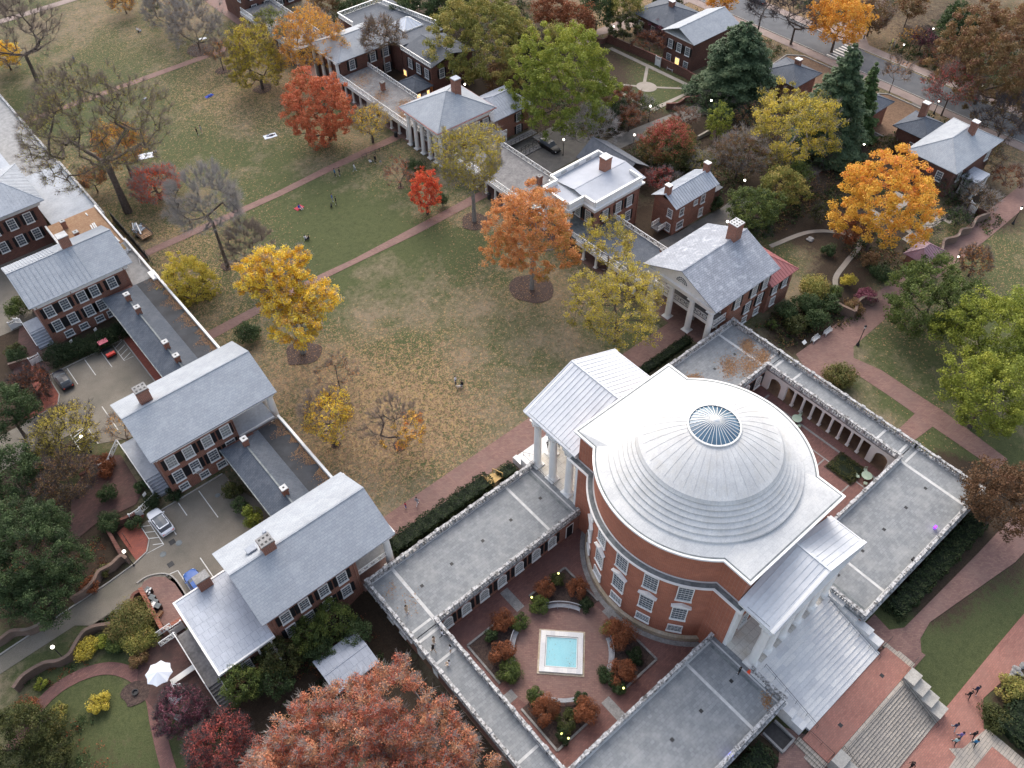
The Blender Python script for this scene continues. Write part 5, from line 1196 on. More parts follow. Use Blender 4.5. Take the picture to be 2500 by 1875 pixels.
def deck_range(label, x1, y0, y1, z, mat, chims, rail='white_paint', leafy=()):
 t = thing('student_rooms', label, 'dormitory range')
 MB().box(33.0, x1, y0, y1, -1, z - .3).build('wall', 'brick_dark', t)
 MB().box(28.9, x1 + .2, y0, y1, z - .3, z).build('roof_deck', mat, t)
 MB().box(28.7, 28.9, y0, y1, z - .8, z + .02).build('cornice', 'white_trim', t)
 mb = MB(); lattice(mb, (29.0, y0, z), (29.0, y1, z), 1.0, 1.5); mb.build('lattice_railing', rail, t)
 mb = MB(); lattice(mb, (x1 + .1, y0, z), (x1 + .1, y1, z), 1.0, 1.5); mb.build('lattice_railing', rail, t)
 for x, y in chims: chimney(t, x, y, z, z + 1.7, .8, .8, cap='stone_grey')
 ny = int((y1 - y0) / 2.6)
 for i in range(ny):
  y = y0 + (i + .5) * (y1 - y0) / ny; mb = MB(); column(mb, 29.3, y, float(g(29.3, y)), z - .8, .25, 10); mb.build('column', 'white_paint', t)
 if leafy: scatter(t, [l[:3] for l in leafy], z + .01, 700, 'leaf_litter', .2, (29.2, x1 - .1, y0, y1), 3)
 return t
deck_range('dark slate roof terrace with lattice railings next to the pedimented pavilion', 37.6, 35.1, 50.0, 4.9, 'slate_dark', [(36.2, 37.2)])
deck_range('grey plank roof terrace with lattice railings in front of the lot with black SUV', 37.9, 62.6, 84.2, 4.3, 'wood_deck', [(35.2, 66.5), (35.0, 78.0)])
deck_range('leaf-strewn plank roof terrace between the far pavilion and the hipped one', 36.3, 98.6, 124.0, 3.6, 'wood_deck', [(33.5, 102.6), (33.3, 113.8)], leafy=[(32, 120, 3.2, 2), (31.5, 112, 2.4, 3), (33, 106, 2.0, 4), (31, 103, 1.6, 5)])
deck_range('walkway roof with white rails partly hidden by autumn trees at the top', 37, 142, 168, 2.8, 'wood_deck', [])
# --- flat roofed white parapet pavilion
t = thing('pavilion_house', 'brick pavilion with flat grey roof behind a white parapet and one capped chimney', 'house')
MB().box(33.4, 44.4, 50.6, 61.0, -.8, 8.3).build('wall', 'brick', t)
trim_band(t, 33.4, 44.4, 50.6, 61.0, [(7.7, 8.3, .04), (8.3, 8.6, .3), (8.6, 8.85, .6)])
trim_band(t, 30.0, 33.2, 53.4, 60.0, [(7.7, 8.3, .04), (8.3, 8.6, .3), (8.6, 8.84, .6)])
mb = MB()
P = [(33.4, 50.6), (44.6, 50.6), (44.6, 61.2), (33.0, 61.2), (33.0, 59.6), (29.8, 59.6), (29.8, 53.2), (33.4, 53.2)]
for a, b_ in zip(P, P[1:] + P[:1]):
 if a == (44.6, 50.6): continue
 mb.bar((*a, 9.35), (*b_, 9.35), .3, 1.0); mb.bar((*a, 9.9), (*b_, 9.9), .42, .1)
mb.bar((44.6, 50.6, 9.35), (44.6, 53.5, 9.35), .3, 1.0); mb.bar((44.6, 58, 9.35), (44.6, 61.2, 9.35), .3, 1.0)
mb.build('parapet', 'white_paint', t)
mb = MB()
for x in (36, 39, 42):
 for k in range(6): mb.box(x - .6 + k * .22, x - .52 + k * .22, 61.02, 61.06, 9.1, 9.6)
mb.build('parapet_grilles', 'stone_grey', t)
MB().box(30, 33.2, 53.4, 59.6, 8.84, 9.0).build('porch_roof', 'membrane_grey', t)
roof_gable(t, 33.5, 46.0, 50.8, 61.0, 8.95, 9.7, mat='membrane_grey', t=.08)
chimney(t, 41.6, 56.6, 9.4, 12.2, 1.5, 1.5, flues=False, cap='white_trim')
for x in (39.2, 41.9): window(t, x, 50.6, 5.2, '-y', 1.1, 1.9, pane='glass_curtain'); window(t, x, 50.6, 2.0, '-y', 1.1, 1.9)
window(t, 36.0, 50.6, 5.2, '-y', 1.1, 1.9, pane='glass_curtain')
for y in (52, 54.5, 57, 59.6): window(t, 33.4, y, 5.2, '-x', 1.1, 2.2, 3, 5, True, pane='glass_curtain')
for y in (53.6, 59.4):
 mb = MB(); column(mb, 30.2, y, 1.0, 7.7, .42); mb.build('column', 'white_paint', t)
MB().box(29.0, 33.35, 50.2, 62.4, 4.4, 4.7).build('balcony_floor', 'lead', t)
mb = MB(); lattice(mb, (29.1, 50.2, 4.7), (29.1, 62.4, 4.7)); mb.build('balcony_railing', 'white_paint', t)
downpipe(t, 38.2, 50.5, 0, 8); downpipe(t, 44.1, 50.5, 0, 8)
t = thing('brick_outbuilding', 'two-storey brick outbuilding with seamed metal gable roof and two chimneys', 'outbuilding')
MB().box(46.6, 57.4, 43.9, 48.8, -1, 6.0).build('wall', 'brick', t)
roof_gable(t, 46.2, 57.6, 43.4, 49.3, 6.1, 7.7, mat='metal_grey_roof', seams=.55, t=.1)
gable_fill(t, 46.6, 46.9, 43.95, 48.75, 6.0, 7.4, 'brick', 'gable'); gable_fill(t, 57.1, 57.35, 43.95, 48.75, 6.0, 7.4, 'brick', 'gable')
chimney(t, 47.0, 46.4, 6.6, 9.2, .8, 1.0, flues=False, cap='white_trim'); chimney(t, 57.1, 46.4, 6.6, 9.2, .8, 1.0, flues=False, cap='white_trim')
window(t, 46.6, 44.9, 3.6, '-x', .9, 1.5, 3, 4, False); window(t, 46.6, 44.9, .7, '-x', .9, 1.4, 3, 4, False)
window(t, 48.4, 43.9, 3.6, '-y', .9, 1.4, 2, 2, False); window(t, 52.0, 43.9, 4.2, '-y', .8, .8, 2, 2, False); window(t, 54.0, 43.9, 3.6, '-y', .9, 1.6, 2, 2, False)
window(t, 48.4, 43.9, .8, '-y', 1.6, 1.4, 4, 2, False); window(t, 54.0, 43.9, .7, '-y', .9, 1.6, 2, 2, False, pane='glass_curtain')
MB().box(57.42, 59.4, 44.2, 48.4, -1, 4.0).build('lean_to', 'brick_dark', t); MB().box(57.45, 59.7, 43.9, 48.7, 4.0, 4.12).build('lean_to_roof', 'asphalt_shingle', t)
mb = MB(); lattice(mb, (44.6, 47.0, 1.2), (46.5, 47.0, 1.2)); lattice(mb, (44.6, 45.4, 1.2), (46.5, 45.4, 1.2)); mb.build('bridge_railing', 'white_paint', t)
MB().box(44.5, 46.6, 45.4, 47.0, .9, 1.2).build('bridge', 'wood_deck', t)
t = thing('long_shed', 'grey shingled gable roof building behind the flat-roofed pavilion', 'outbuilding')
MB().box(46.9, 54.0, 57.8, 68.0, -1, 3.9).build('wall', 'brick_dark', t)
roof_gable(t, 46.4, 54.6, 57.3, 68.6, 4.0, 6.6, 'y', 'asphalt_shingle', .12)
# --- hipped pavilion with giant columns
t = thing('pavilion_house', 'pavilion with hipped slate roof, red gutter line and tall white columns', 'house')
MB().box(31.3, 40.6, 87.4, 98.2, -1, 7.4).build('wall', 'brick', t)
trim_band(t, 28.2, 40.8, 87.2, 98.3, [(6.9, 7.5, .0), (7.5, 7.9, .3), (7.9, 8.2, .55)])
MB().box(27.3, 41.7, 86.3, 99.2, 8.2, 8.34).build('gutter', 'metal_red_roof', t)
roof_hip(t, 27.45, 41.55, 86.45, 99.05, 8.42, 11.9, 'slate', (34.4, 92.6, 34.5, 92.6), t=.06)
chimney(t, 36.4, 92.0, 10.6, 14.0, 1.4, 1.4, flues=False, cap='metal_grey_roof')
for y in (97.9, 95.7, 93.5, 91.2, 89.2, 87.6):
 mb = MB(); column(mb, 28.6, y, float(g(28.6, y)) + .1, 6.9, .42); mb.build('column', 'white_paint', t)
MB().box(29.4, 31.3, 87.4, 98.2, 3.4, 3.6).build('balcony_floor', 'wood_deck', t)
mb = MB(); lattice(mb, (29.5, 87.5, 3.6), (29.5, 98.1, 3.6)); mb.build('balcony_railing', 'white_paint', t)
for y in (88.8, 91.4, 94, 96.6): window(t, 31.3, y, 4.2, '-x', 1.1, 2.0, 3, 4); window(t, 31.3, y, .9, '-x', 1.1, 2.0, 3, 4)
for x in (34.5, 37.5, 39.6): window(t, x, 87.4, 4.4, '-y', 1.1, 1.9)
MB().box(41.6, 50.5, 87.0, 95.0, -1, 5.3).build('rear_wall', 'brick', t)
roof_hip(t, 41.0, 51.4, 86.4, 95.8, 5.4, 7.6, 'metal_sheet_roof', (44.6, 91, 48.2, 91), seams=.6, name='rear_roof')
window(t, 47.8, 87.0, 2.8, '-y', 1.0, 1.7); window(t, 47.8, 87.0, 0, '-y', 1.0, 1.7)
p = MB(); p.box(41.0, 43.0, 84.9, 87.0, 2.5, 2.7)
for x in (41.1, 42.9): p.box(x - .1, x + .1, 84.95, 85.15, -.6, 2.5)
lattice(p, (41.0, 84.95, 2.7), (43.0, 84.95, 2.7)); lattice(p, (41.0, 84.95, 2.7), (41.0, 87.0, 2.7)); p.build('porch', 'white_paint', t)
r = MB()
r.box(41.5, 49.5, 83.2, 84.9, .9, 1.05); r.box(48.2, 49.5, 79.5, 83.2, .5, .65); r.box(42.4, 48.2, 79.6, 80.9, .1, .25)
for i in range(6): r.box(40.4, 41.5, 79.6 + i * .35, 79.95 + i * .35, -.6, -.4 + i * .22)
r.build('ramp', 'wood_deck', t)
r = MB()
for a, b_ in (((41.5, 83.2, 1.0), (48.2, 83.2, 1.0)), ((49.5, 84.9, 1.0), (49.5, 79.5, .6)), ((42.4, 80.9, .3), (48.2, 80.9, .6)), ((42.4, 79.6, .3), (48.2, 79.6, .6))):
 for zz in (.45, .9): r.bar(np.array(a) + (0, 0, zz), np.array(b_) + (0, 0, zz), .05, .05)
 for i in range(7): pp = np.array(a) + (np.array(b_) - np.array(a)) * i / 6; r.bar(pp, pp + (0, 0, .95), .05, .05, (1, 0, 0))
r.build('ramp_railing', 'iron_black', t)
# --- far complex with roof lattice rail and glass pyramid
t = thing('pavilion_house', 'far pavilion complex with lattice-railed flat roof, pale pyramid skylight and lit windows', 'house')
MB().box(30.0, 43.0, 124.9, 135.5, -1.5, 6.6).build('wall', 'brick_dark', t)
roof_hip(t, 29.2, 43.8, 124.2, 136.2, 6.7, 9.0, 'slate', (35, 130, 40, 130))
MB().box(43.9, 55.2, 121.8, 142.5, -1.5, 6.15).build('rear_wall', 'brick_dark', t); MB().box(41.2, 55.6, 136.3, 142.6, 6.2, 6.4).build('flat_roof', 'slate_dark', t); MB().box(43.85, 55.6, 121.6, 136.2, 6.42, 6.6).build('flat_roof', 'slate_dark', t)
MB().box(41.3, 43.85, 136.5, 142.4, -1.5, 6.15).build('rear_wall', 'brick_dark', t)
mb = MB(); lattice(mb, (41.2, 136.4, 6.4), (41.2, 142.6, 6.4), 1.1, 1.3, .3); lattice(mb, (41.2, 142.6, 6.4), (52.0, 142.6, 6.4), 1.1, 1.3, .3); lattice(mb, (52, 142.6, 6.6), (55.6, 124, 6.6), 1.1, 1.3, .3); mb.build('roof_railing', 'white_paint', t)
MB().box(48, 53.2, 126, 131.2, 6.6, 6.9).build('skylight_kerb', 'white_paint', t)
sk = MB(); c4 = [(48.1, 126.1, 6.9), (53.1, 126.1, 6.9), (53.1, 131.1, 6.9), (48.1, 131.1, 6.9)]; ap = (50.6, 128.6, 8.6)
for i in range(4): sk.poly([c4[i], c4[(i + 1) % 4], ap])
so_ = sk.build('pyramid_skylight', 'fabric_white', t); mb = MB()
for i in range(4):
 mb.bar(c4[i], ap, .1, .1)
 for k in range(1, 4): pa = np.array(c4[i]) + (np.array(c4[(i + 1) % 4]) - np.array(c4[i])) * k / 4; mb.bar(pa + (0, 0, .03), pa + (np.array(ap) - pa) * (1 - abs(k - 2) * .5) * .98 + (0, 0, .03), .06, .06)
mb.build('glazing_bars', 'white_paint', so_)
MB().box(43.9, 55.0, 110.9, 121.5, -1.5, 5.9).build('side_wall', 'brick_dark', t); roof_gable(t, 43.5, 55.4, 110.4, 121.55, 6.0, 7.4, 'y', 'slate_dark', .1, name='side_roof')
mb = MB(); lattice(mb, (43.6, 110.5, 6.0), (43.6, 121.5, 6.0), 1.0, 1.3, .2); mb.build('roof_railing', 'white_paint', t)
for x in (33, 38.4, 41.8): window(t, x, 124.9, 3.9, '-y', 1.2, 2.0);
for x in (38.4, 41.8): window(t, x, 124.9, .3, '-y', 1.2, 1.8)
for y in (112.5, 115.5, 118.5): window(t, 43.9, y, 2.9, '-x', 1.2, 2.0);
window(t, 46.6, 110.9, 2.8, '-y', 1.1, 1.9); window(t, 50, 110.9, 2.8, '-y', 1.1, 1.9)
window(t, 43.9, 121.0, .0, '-x', 1.0, 1.3, 3, 3, False, pane='window_lit')
mb = MB(); [column(mb, 29.5, y, -.9, 6.3, .4, 12) for y in (125.2, 128.4, 131.6, 134.8)]; mb.box(29.1, 30, 124.4, 135.6, 6.3, 6.66); mb.build('porch_columns', 'white_paint', t)
t = thing('porch_lodge', 'little hip-roofed lodge with two lit windows behind the plank terrace', 'outbuilding')
MB().box(38.6, 42.8, 110.2, 115.4, -1, 2.5).build('wall', 'brick_dark', t); roof_hip(t, 38.0, 43.3, 109.6, 116.0, 2.6, 3.9, 'slate_dark')
window(t, 39.6, 110.2, .2, '-y', .9, 1.5, 3, 4, False, pane='window_lit'); window(t, 42.8, 111.3, .2, '+x', .9, 1.5, 3, 4, False, pane='window_lit'); window(t, 42.1, 110.2, .4, '-y', .6, 1.3, 2, 4, False, pane='window_lit')
MB().box(40.5, 41.4, 110.1, 110.2, -.9, 1.4).build('door', 'white_trim', t)
t = thing('pavilion_house', 'dark brick pavilion gable with white round-headed window at the top edge', 'house')
MB().box(30.5, 46, 169, 180, -1.5, 7.4).build('wall', 'brick_dark', t); roof_gable(t, 29.6, 46.5, 168, 181, 7.6, 10, 'x', 'slate'); MB().box(30, 46.2, 168.7, 180.3, 7.1, 7.6).build('cornice', 'white_trim', t)
for x in (33, 36.5, 40, 43): window(t, x, 169, 4.2, '-y', 1.2, 2.0); window(t, x, 169, .8, '-y', 1.2, 2.0)
for y in (171, 175, 178): window(t, 30.5, y, 3.8, '-x', 1.4, 2.6, 3, 5, False, True)
# ================= houses on the east range, by the street
def house(label, x0, x1, y0, y1, z0, z1, zr, mat, wins, chims, hip=True, ridge=None, name='brick_house', axis='x', wall='brick_dark', seams=0):
 t = thing(name, label, 'house')
 MB().box(x0, x1, y0, y1, z0, z1).build('wall', wall, t); MB().box(x0 - .25, x1 + .25, y0 - .25, y1 + .25, z1, z1 + .28).build('eaves', 'white_trim', t)
 if hip: roof_hip(t, x0 - .8, x1 + .8, y0 - .8, y1 + .8, z1 + .36, zr, mat, ridge, seams)
 else: roof_gable(t, x0 - .8, x1 + .8, y0 - .8, y1 + .8, z1 + .36, zr, axis, mat, .1, seams)
 for (x, y, zc) in chims: chimney(t, x, y, z1, zc, 1.0, 1.2, flues=False, cap='white_trim')
 for w in wins: window(t, *w)
 return t
house('brick house with pale slate roof and lit doorway beside the broad cedar', 95, 109, 82.2, 90.4, -2.6, 4.6, 7.2, 'slate', [(95, 88.6, 1.6, '-x', 1.1, 1.8, 3, 4, True, False, 'glass_dark'), (95, 86.0, 1.6, '-x', 1.1, 1.8, 3, 4, True), (95, 83.5, 1.6, '-x', 1.1, 1.8, 3, 4, True), (95, 86.0, -1.6, '-x', 1.1, 1.6, 3, 4, False, False, 'window_lit'), (95, 88.6, -1.6, '-x', 1.1, 1.6, 3, 4, False), (95, 83.5, -1.6, '-x', 1.1, 1.6, 3, 4, False)], [], False)
house('lower slate wing with capped chimney behind the pale-roofed house', 99.5, 110, 91.6, 104, -2.6, 2.6, 5.2, 'slate_dark', [(99.5, 98, -.4, '-x'), (99.5, 102, -.4, '-x')], [(104.6, 97.5, 6.2)], True)
house('brick house with large pale hip roof, white porch and big chimney by the street', 96.0, 111.4, 19.2, 28.2, -2.6, 3.5, 6.6, 'slate', [(96, 21.5, .6, '-x', 1.1, 1.8, 3, 4, False), (99, 19.2, .4, '-y', 1.1, 1.8, 3, 4, False), (109.4, 19.2, .4, '-y', 1.1, 1.8, 3, 4, False)], [(106.0, 22.6, 8.4)], True, (101, 23.7, 107, 23.7))
house('small dark slate roofed lodge with lit lamp joined to the pale hip roof', 102.6, 109.2, 28.9, 35.0, -2.6, 2.9, 5.0, 'slate_dark', [(102.6, 31.0, -.6, '-x', 1.0, 1.7, 3, 4, False)], [(106.8, 33.0, 7.4)], True)
t = thing('house_porch', 'white columned porch with glazed front below the pale hip roof', 'porch')
MB().box(99.6, 104.2, 15.6, 18.9, 1.0, 1.25).build('roof', 'metal_sheet_roof', t)
for x in (99.9, 101.8, 103.9):
 for y in (15.8, 18.4): mb = MB(); column(mb, x, y, -2.4, 1.0, .2, 8); mb.build('column', 'white_paint', t)
mb = MB(); lattice(mb, (99.9, 15.8, -1.3), (103.9, 15.8, -1.3), .8, 1.0); lattice(mb, (99.9, 15.8, -1.3), (99.9, 18.4, -1.3), .8, 1.0); mb.build('railing', 'white_paint', t)
MB().box(99.8, 104.0, 15.7, 18.6, -2.6, -1.35).build('porch_floor', 'wood_deck', t)
for (lb, x0, x1, y0, y1, c_) in (('small dark slate roof with brick chimney between two big conifers', 101, 108.6, 58.6, 66.5, [(106.4, 62.4, 5.0)]), ('low slate roof half hidden by the tall spire conifer near the street', 103.2, 110.2, 41.8, 52, [])):
 house(lb, x0, x1, y0, y1, -2.6, 2.2, 4.4, 'slate_dark', [], c_, True, wall='brick')
mp = [at(q(1, 3, *p), 2.4)[:2] for p in ((1420, 470), (1520, 425), (1570, 470), (1430, 575), (1340, 525))]
mx_, my_ = sum(p[0] for p in mp) / 5, sum(p[1] for p in mp) / 5
t = thing('garden_pavilion', 'small brick garden house with maroon seamed roof beside the wavy wall', 'garden house')
MB().box(mx_ - 2.6, mx_ + 2.2, my_ - 1.6, my_ + 1.6, -2, 1.6).build('wall', 'brick', t); roof_hip(t, mx_ - 3.1, mx_ + 2.8, my_ - 2.1, my_ + 2.1, 1.7, 3.0, 'metal_maroon_roof', None, .5)
# ---------------------------------------------------------------- trees and plants
def segs_mesh(name, A, B, ra, rb, mat, n=4):
 """tapered n-sided limbs"""
 A, B = np.array(A, float), np.array(B, float); ra, rb = np.array(ra, float)[:, None], np.array(rb, float)[:, None]
 D = B - A; L = np.linalg.norm(D, axis=1)[:, None] + 1e-9; D /= L
 ref = np.where(np.abs(D[:, 2:3]) < .9, np.array([[0, 0, 1.]]), np.array([[1., 0, 0]])); U = np.cross(D, ref); U /= np.linalg.norm(U, axis=1)[:, None]; W = np.cross(D, U)
 m = len(A); V = np.zeros((m, 2 * n, 3))
 for i in range(n):
  t = 2 * math.pi * i / n; o = U * math.cos(t) + W * math.sin(t); V[:, i] = A + o * ra; V[:, n + i] = B + o * rb
 base = (np.arange(m) * 2 * n)[:, None]
 Fi = np.concatenate([base + np.array([[i, (i + 1) % n, n + (i + 1) % n, n + i]]) for i in range(n)], 0)
 me = bpy.data.meshes.new(name); me.vertices.add(m * 2 * n); me.vertices.foreach_set('co', V.reshape(-1).astype(np.float32))
 me.loops.add(Fi.size); me.loops.foreach_set('vertex_index', Fi.ravel().astype(np.int32)); me.polygons.add(len(Fi)); me.polygons.foreach_set('loop_start', np.arange(0, Fi.size, 4, dtype=np.int32)); me.update()
 me.materials.append(MAT[mat]); return me
def skeleton(tips, base, h0, rng, r_tip=.02, pow_=.5, trunk_r=None, lean=(0, 0), spread=1.0):
 """join crown points to the trunk through the nearest inner node; returns limb segments"""
 base = np.array(base, float); top = base + (lean[0], lean[1], h0)
 nodes = [base, base + (top - base) * .5, top]; par = [-1, 0, 1]; cnt = [0, 0, 0]
 order = np.argsort([np.linalg.norm(t - top) for t in tips]); isn = {}
 for k in order:
  t = tips[k]; P = np.array(nodes); dv = t - P; d = np.linalg.norm(dv, axis=1)
  pen = d + np.where(P[:, 2] > t[2] + .2, 2.5, 0) + .35 * np.linalg.norm(P - top, axis=1) * (np.arange(len(P)) < 2) * 4
  j = int(np.argmin(pen)) if len(nodes) > 3 else 2
  if j < 2: j = 2
  p = nodes[j]; L = np.linalg.norm(t - p); m_ = max(1, min(4, int(L / 1.1)))
  bow = rng.normal(size=3) * .05 * L; bow[2] = -.07 * L + abs(bow[2]) * .3
  prev = j
  for i in range(1, m_ + 1):
   s = i / m_; q_ = p + (t - p) * s + bow * math.sin(math.pi * s) + (rng.normal(size=3) * .02 * L if i < m_ else 0)
   nodes.append(q_); par.append(prev); cnt.append(0); prev = len(nodes) - 1
  isn[k] = prev
  c = prev
  while c != -1: cnt[c] += 1; c = par[c]
 A, B, ra, rb = [], [], [], []
 R = lambda c: r_tip * max(c, 1) ** pow_
 for i in range(1, len(nodes)):
  A.append(nodes[par[i]]); B.append(nodes[i]); ra.append(R(max(cnt[par[i]] if par[i] > 1 and cnt[par[i]] < cnt[i] * 1.8 else cnt[i], 1))); rb.append(R(cnt[i]))
 ra[0] *= 1.45
 return A, B, ra, rb
def sprays(tips, cen, per, length, rng, r=.016):
 """fine twigs bursting outwards from every limb tip"""
 T = np.repeat(np.array(tips), per, 0); n = len(T)
 out = T - cen; out /= np.linalg.norm(out, axis=1)[:, None] + 1e-9
 D = out * .8 + rng.normal(size=(n, 3)) * .5 + (0, 0, .6); D /= np.linalg.norm(D, axis=1)[:, None]
 L = (length * rng.uniform(.5, 1.2, n))[:, None]; S0 = T - D * L * .25 * rng.uniform(0, 1, (n, 1)); M = S0 + D * L * .5; D2 = D + rng.normal(size=(n, 3)) * .3; E_ = M + D2 / np.linalg.norm(D2, axis=1)[:, None] * L * .55
 D3 = D + rng.normal(size=(n, 3)) * .6; E3 = M + D3 / np.linalg.norm(D3, axis=1)[:, None] * L * .45
 A = np.concatenate([S0, M, M]); B = np.concatenate([M, E_, E3]); z = np.ones(n)
 return A, B, np.concatenate([z * r, z * r * .75, z * r * .6]), np.concatenate([z * r * .75, z * r * .35, z * r * .35]), np.concatenate([E_, E3])
def crown_tips(lobes, n, rng, inner=.55, low=-.75):
 vol = np.array([a[3] * a[4] * a[5] for a in lobes]) ** .8; pick = rng.choice(len(lobes), n, p=vol / vol.sum()); out = []
 ph = rng.uniform(0, 6.28, 6)
 for k in pick:
  cx, cy, cz, rx, ry, rz = lobes[k]
  while True:
   d = rng.normal(size=3); d /= np.linalg.norm(d)
   if d[2] > low: break
  wob = 1 + .13 * math.sin(3 * math.atan2(d[1], d[0]) + ph[0]) + .1 * math.sin(5 * math.atan2(d[1], d[0]) + ph[1] + 2 * d[2]) + .1 * math.sin(4 * d[2] + ph[2])
  s = (inner + (1 - inner) * rng.uniform() ** .55) * wob
  out.append((cx + d[0] * rx * s, cy + d[1] * ry * s, cz + d[2] * rz * s))
 return np.array(out)
TREE_N = [0]; FALL = []
def tree(name, label, px, r_px, H=None, base=None, mat='leaf_olive', twig=None, bark='bark_brown', leaf=.26, dens=1.0, rzr=.85, lobes=None, clump=.75, n=None, group=None, cat='tree', mulch=0, seed=None,
         patch=None, trunk=True, thick=1.0, low=-.7, leafmix=None, r_tw=.016, per=15, ground_z=None, bare_top=0, tz=.45, hfix=None):
 """px: crown centre in the photo, r_px: crown half width (photo px); base: photo point of the trunk foot"""
 TREE_N[0] += 1; rng = np.random.default_rng(seed or TREE_N[0] * 7 + 3)
 if base is not None:
  b = G(base); zc = vz(b[:2], px); P = np.array([b[0], b[1], zc]); gz = b[2]
  if hfix: P[2] = zc = gz + hfix
 else:
  P = at(px, H * .62); gz = float(g(P[0], P[1])); zc = gz + H * .62; P = at(px, zc); gz = float(g(P[0], P[1]))
 r = r_px * mpp(P); rz = r * rzr
 zc = max(zc, gz + rz * .62); P[2] = zc
 b = (P[0], P[1], gz); leaf *= .87
 L = [(0, 0, zc - gz, r, r, rz)] if lobes is None else [tuple(r * (lx * CR[0] + ly * CR[1] + lz * CR[2]) + (0, 0, zc - gz)) + (lr * r, lr * r, lr * r * rzr) for lx, ly, lz, lr in lobes]
 area = sum(4 * math.pi * (a[3] ** 2) for a in L) * .8
 if n is None: n = int(max(26, min(420, area / (clump * clump * 1.05))))
 tips = crown_tips(L, n, rng, low=low)
 tips[:, 2] = np.maximum(tips[:, 2], .25)
 t = thing(name, label, cat, b, 0, group)
 cen = np.array([0, 0, zc - gz])
 if trunk:
  h0 = max(.3, (zc - gz) - rz * .75) if (zc - gz) > rz * .9 else .3
  A, B, ra, rb = skeleton(tips, (0, 0, -.25), h0, rng, r_tip=.0105 * thick, pow_=.56)
  put('trunk', segs_mesh('trunk', A, B, ra, rb, bark, 6), t)
 E_ = None
 if twig:
  A, B, ra, rb, E_ = sprays(tips, cen, per, clump * 1.5, rng, r_tw)
  put('twigs', segs_mesh('twigs', A, B, ra, rb, twig, 3), t)
 if mat:
  nl = int(dens * area * 4.0 / (leaf * leaf)); per_ = max(3, nl // n)
  ct = rng.uniform(.05, .95, n)
  if leafmix:      # tint drifts with height / side: (axis vector, strength)
   ax = np.array(leafmix[0], float); pr = (tips - cen) @ ax / r; ct = np.clip(ct * (1 - leafmix[1]) + (.5 + .5 * pr) * leafmix[1], 0, 1)
  keep = np.ones(n, bool)
  if patch is not None:   # leaves only on part of the crown: (axis, threshold)
   pr = (tips - cen) @ np.array(patch[0], float) / r; keep = (pr + rng.normal(size=n) * .18) > patch[1]
  idx = np.where(keep)[0]
  if len(idx):
   k = np.repeat(idx, per_); m_ = len(k); csz = clump * rng.uniform(.6, 1.15, n)
   off = rng.normal(size=(m_, 3)); off /= np.linalg.norm(off, axis=1)[:, None]; off *= (rng.uniform(0, 1, m_) ** .5 * csz[k])[:, None]; off[:, 2] *= .7
   C = tips[k] + off
   C[:, 2] = np.maximum(C[:, 2], .1)
   Nn = off / (np.linalg.norm(off, axis=1)[:, None] + 1e-9) * .6 + rng.normal(size=(m_, 3)) * .6 + (0, 0, .5); Nn /= np.linalg.norm(Nn, axis=1)[:, None]
   tint = ct[k] * .75 + rng.uniform(0, .25, m_) + rng.normal(size=m_) * .05
   put('crown', quads_mesh('crown', C, Nn, leaf, tint, mat, rng), t)
 if mulch: mulch_ring(b, mulch, TREE_N[0])
 if base is not None and mat and abs(b[0]) < 34: FALL.append((b[0], b[1], r * .95, int(90 * r * dens ** .5)))
 if mulch: FALL.append((b[0], b[1], mulch * 1.1, int(60 * mulch)))
 return t
def conifer(name, label, px, r_px, H, mat, layers=16, seed=1, flat=.35, base=None, shape=.8, top=.06, bark='bark_brown', zfrac=.5, leaf=.32):
 """whorled evergreen: level tiers of drooping boughs"""
 rng = np.random.default_rng(seed); P = at(px, H * zfrac); gz = float(g(P[0], P[1])); P = at(px, gz + H * zfrac); gz = float(g(P[0], P[1])); R_ = r_px * mpp(P)
 t = thing(name, label, 'tree', (P[0], P[1], gz)); C, Nn, ti = [], [], []; A, B, ra, rb = [], [], [], []
 A.append((0, 0, -.2)); B.append((0, 0, H * .97)); ra.append(.03 * H); rb.append(.03)
 for i in range(layers):
  f = i / (layers - 1); z = H * (.08 + .9 * f); rr = R_ * (top + (1 - top) * (1 - f) ** shape) * rng.uniform(.85, 1.1); nb = int(9 + 12 * (1 - f)); ph = rng.uniform(0, 6.28)
  for j in range(nb):
   a = ph + 2 * math.pi * j / nb + rng.normal() * .12; L = rr * rng.uniform(.7, 1.12); dz = -L * .12 + rng.normal() * .15; d = np.array([math.cos(a), math.sin(a), 0])
   A.append((0, 0, z)); B.append(tuple(d * L * .9 + (0, 0, z + dz))); ra.append(.06); rb.append(.015)
   m_ = int(26 * L / leaf * .9); s = rng.uniform(.15, 1, m_) ** .7; w = (.25 + .3 * (1 - s)) * L * .55
   side = np.array([-d[1], d[0], 0]); off = rng.normal(size=m_) * w * .55
   pts = d[None] * (s * L)[:, None] + side[None] * off[:, None]; pts[:, 2] = z + dz * s ** 1.5 + rng.normal(size=m_) * flat * .35 - np.abs(off) * .2
   C.append(pts); nn = rng.normal(size=(m_, 3)) * .35 + (0, 0, 1) + d * .3; Nn.append(nn / np.linalg.norm(nn, axis=1)[:, None])
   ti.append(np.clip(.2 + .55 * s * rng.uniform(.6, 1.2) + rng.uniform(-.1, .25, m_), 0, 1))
 C = np.concatenate(C); Nn = np.concatenate(Nn); ti = np.concatenate(ti)
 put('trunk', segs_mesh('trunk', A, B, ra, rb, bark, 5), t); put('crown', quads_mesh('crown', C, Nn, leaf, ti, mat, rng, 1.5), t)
 return t
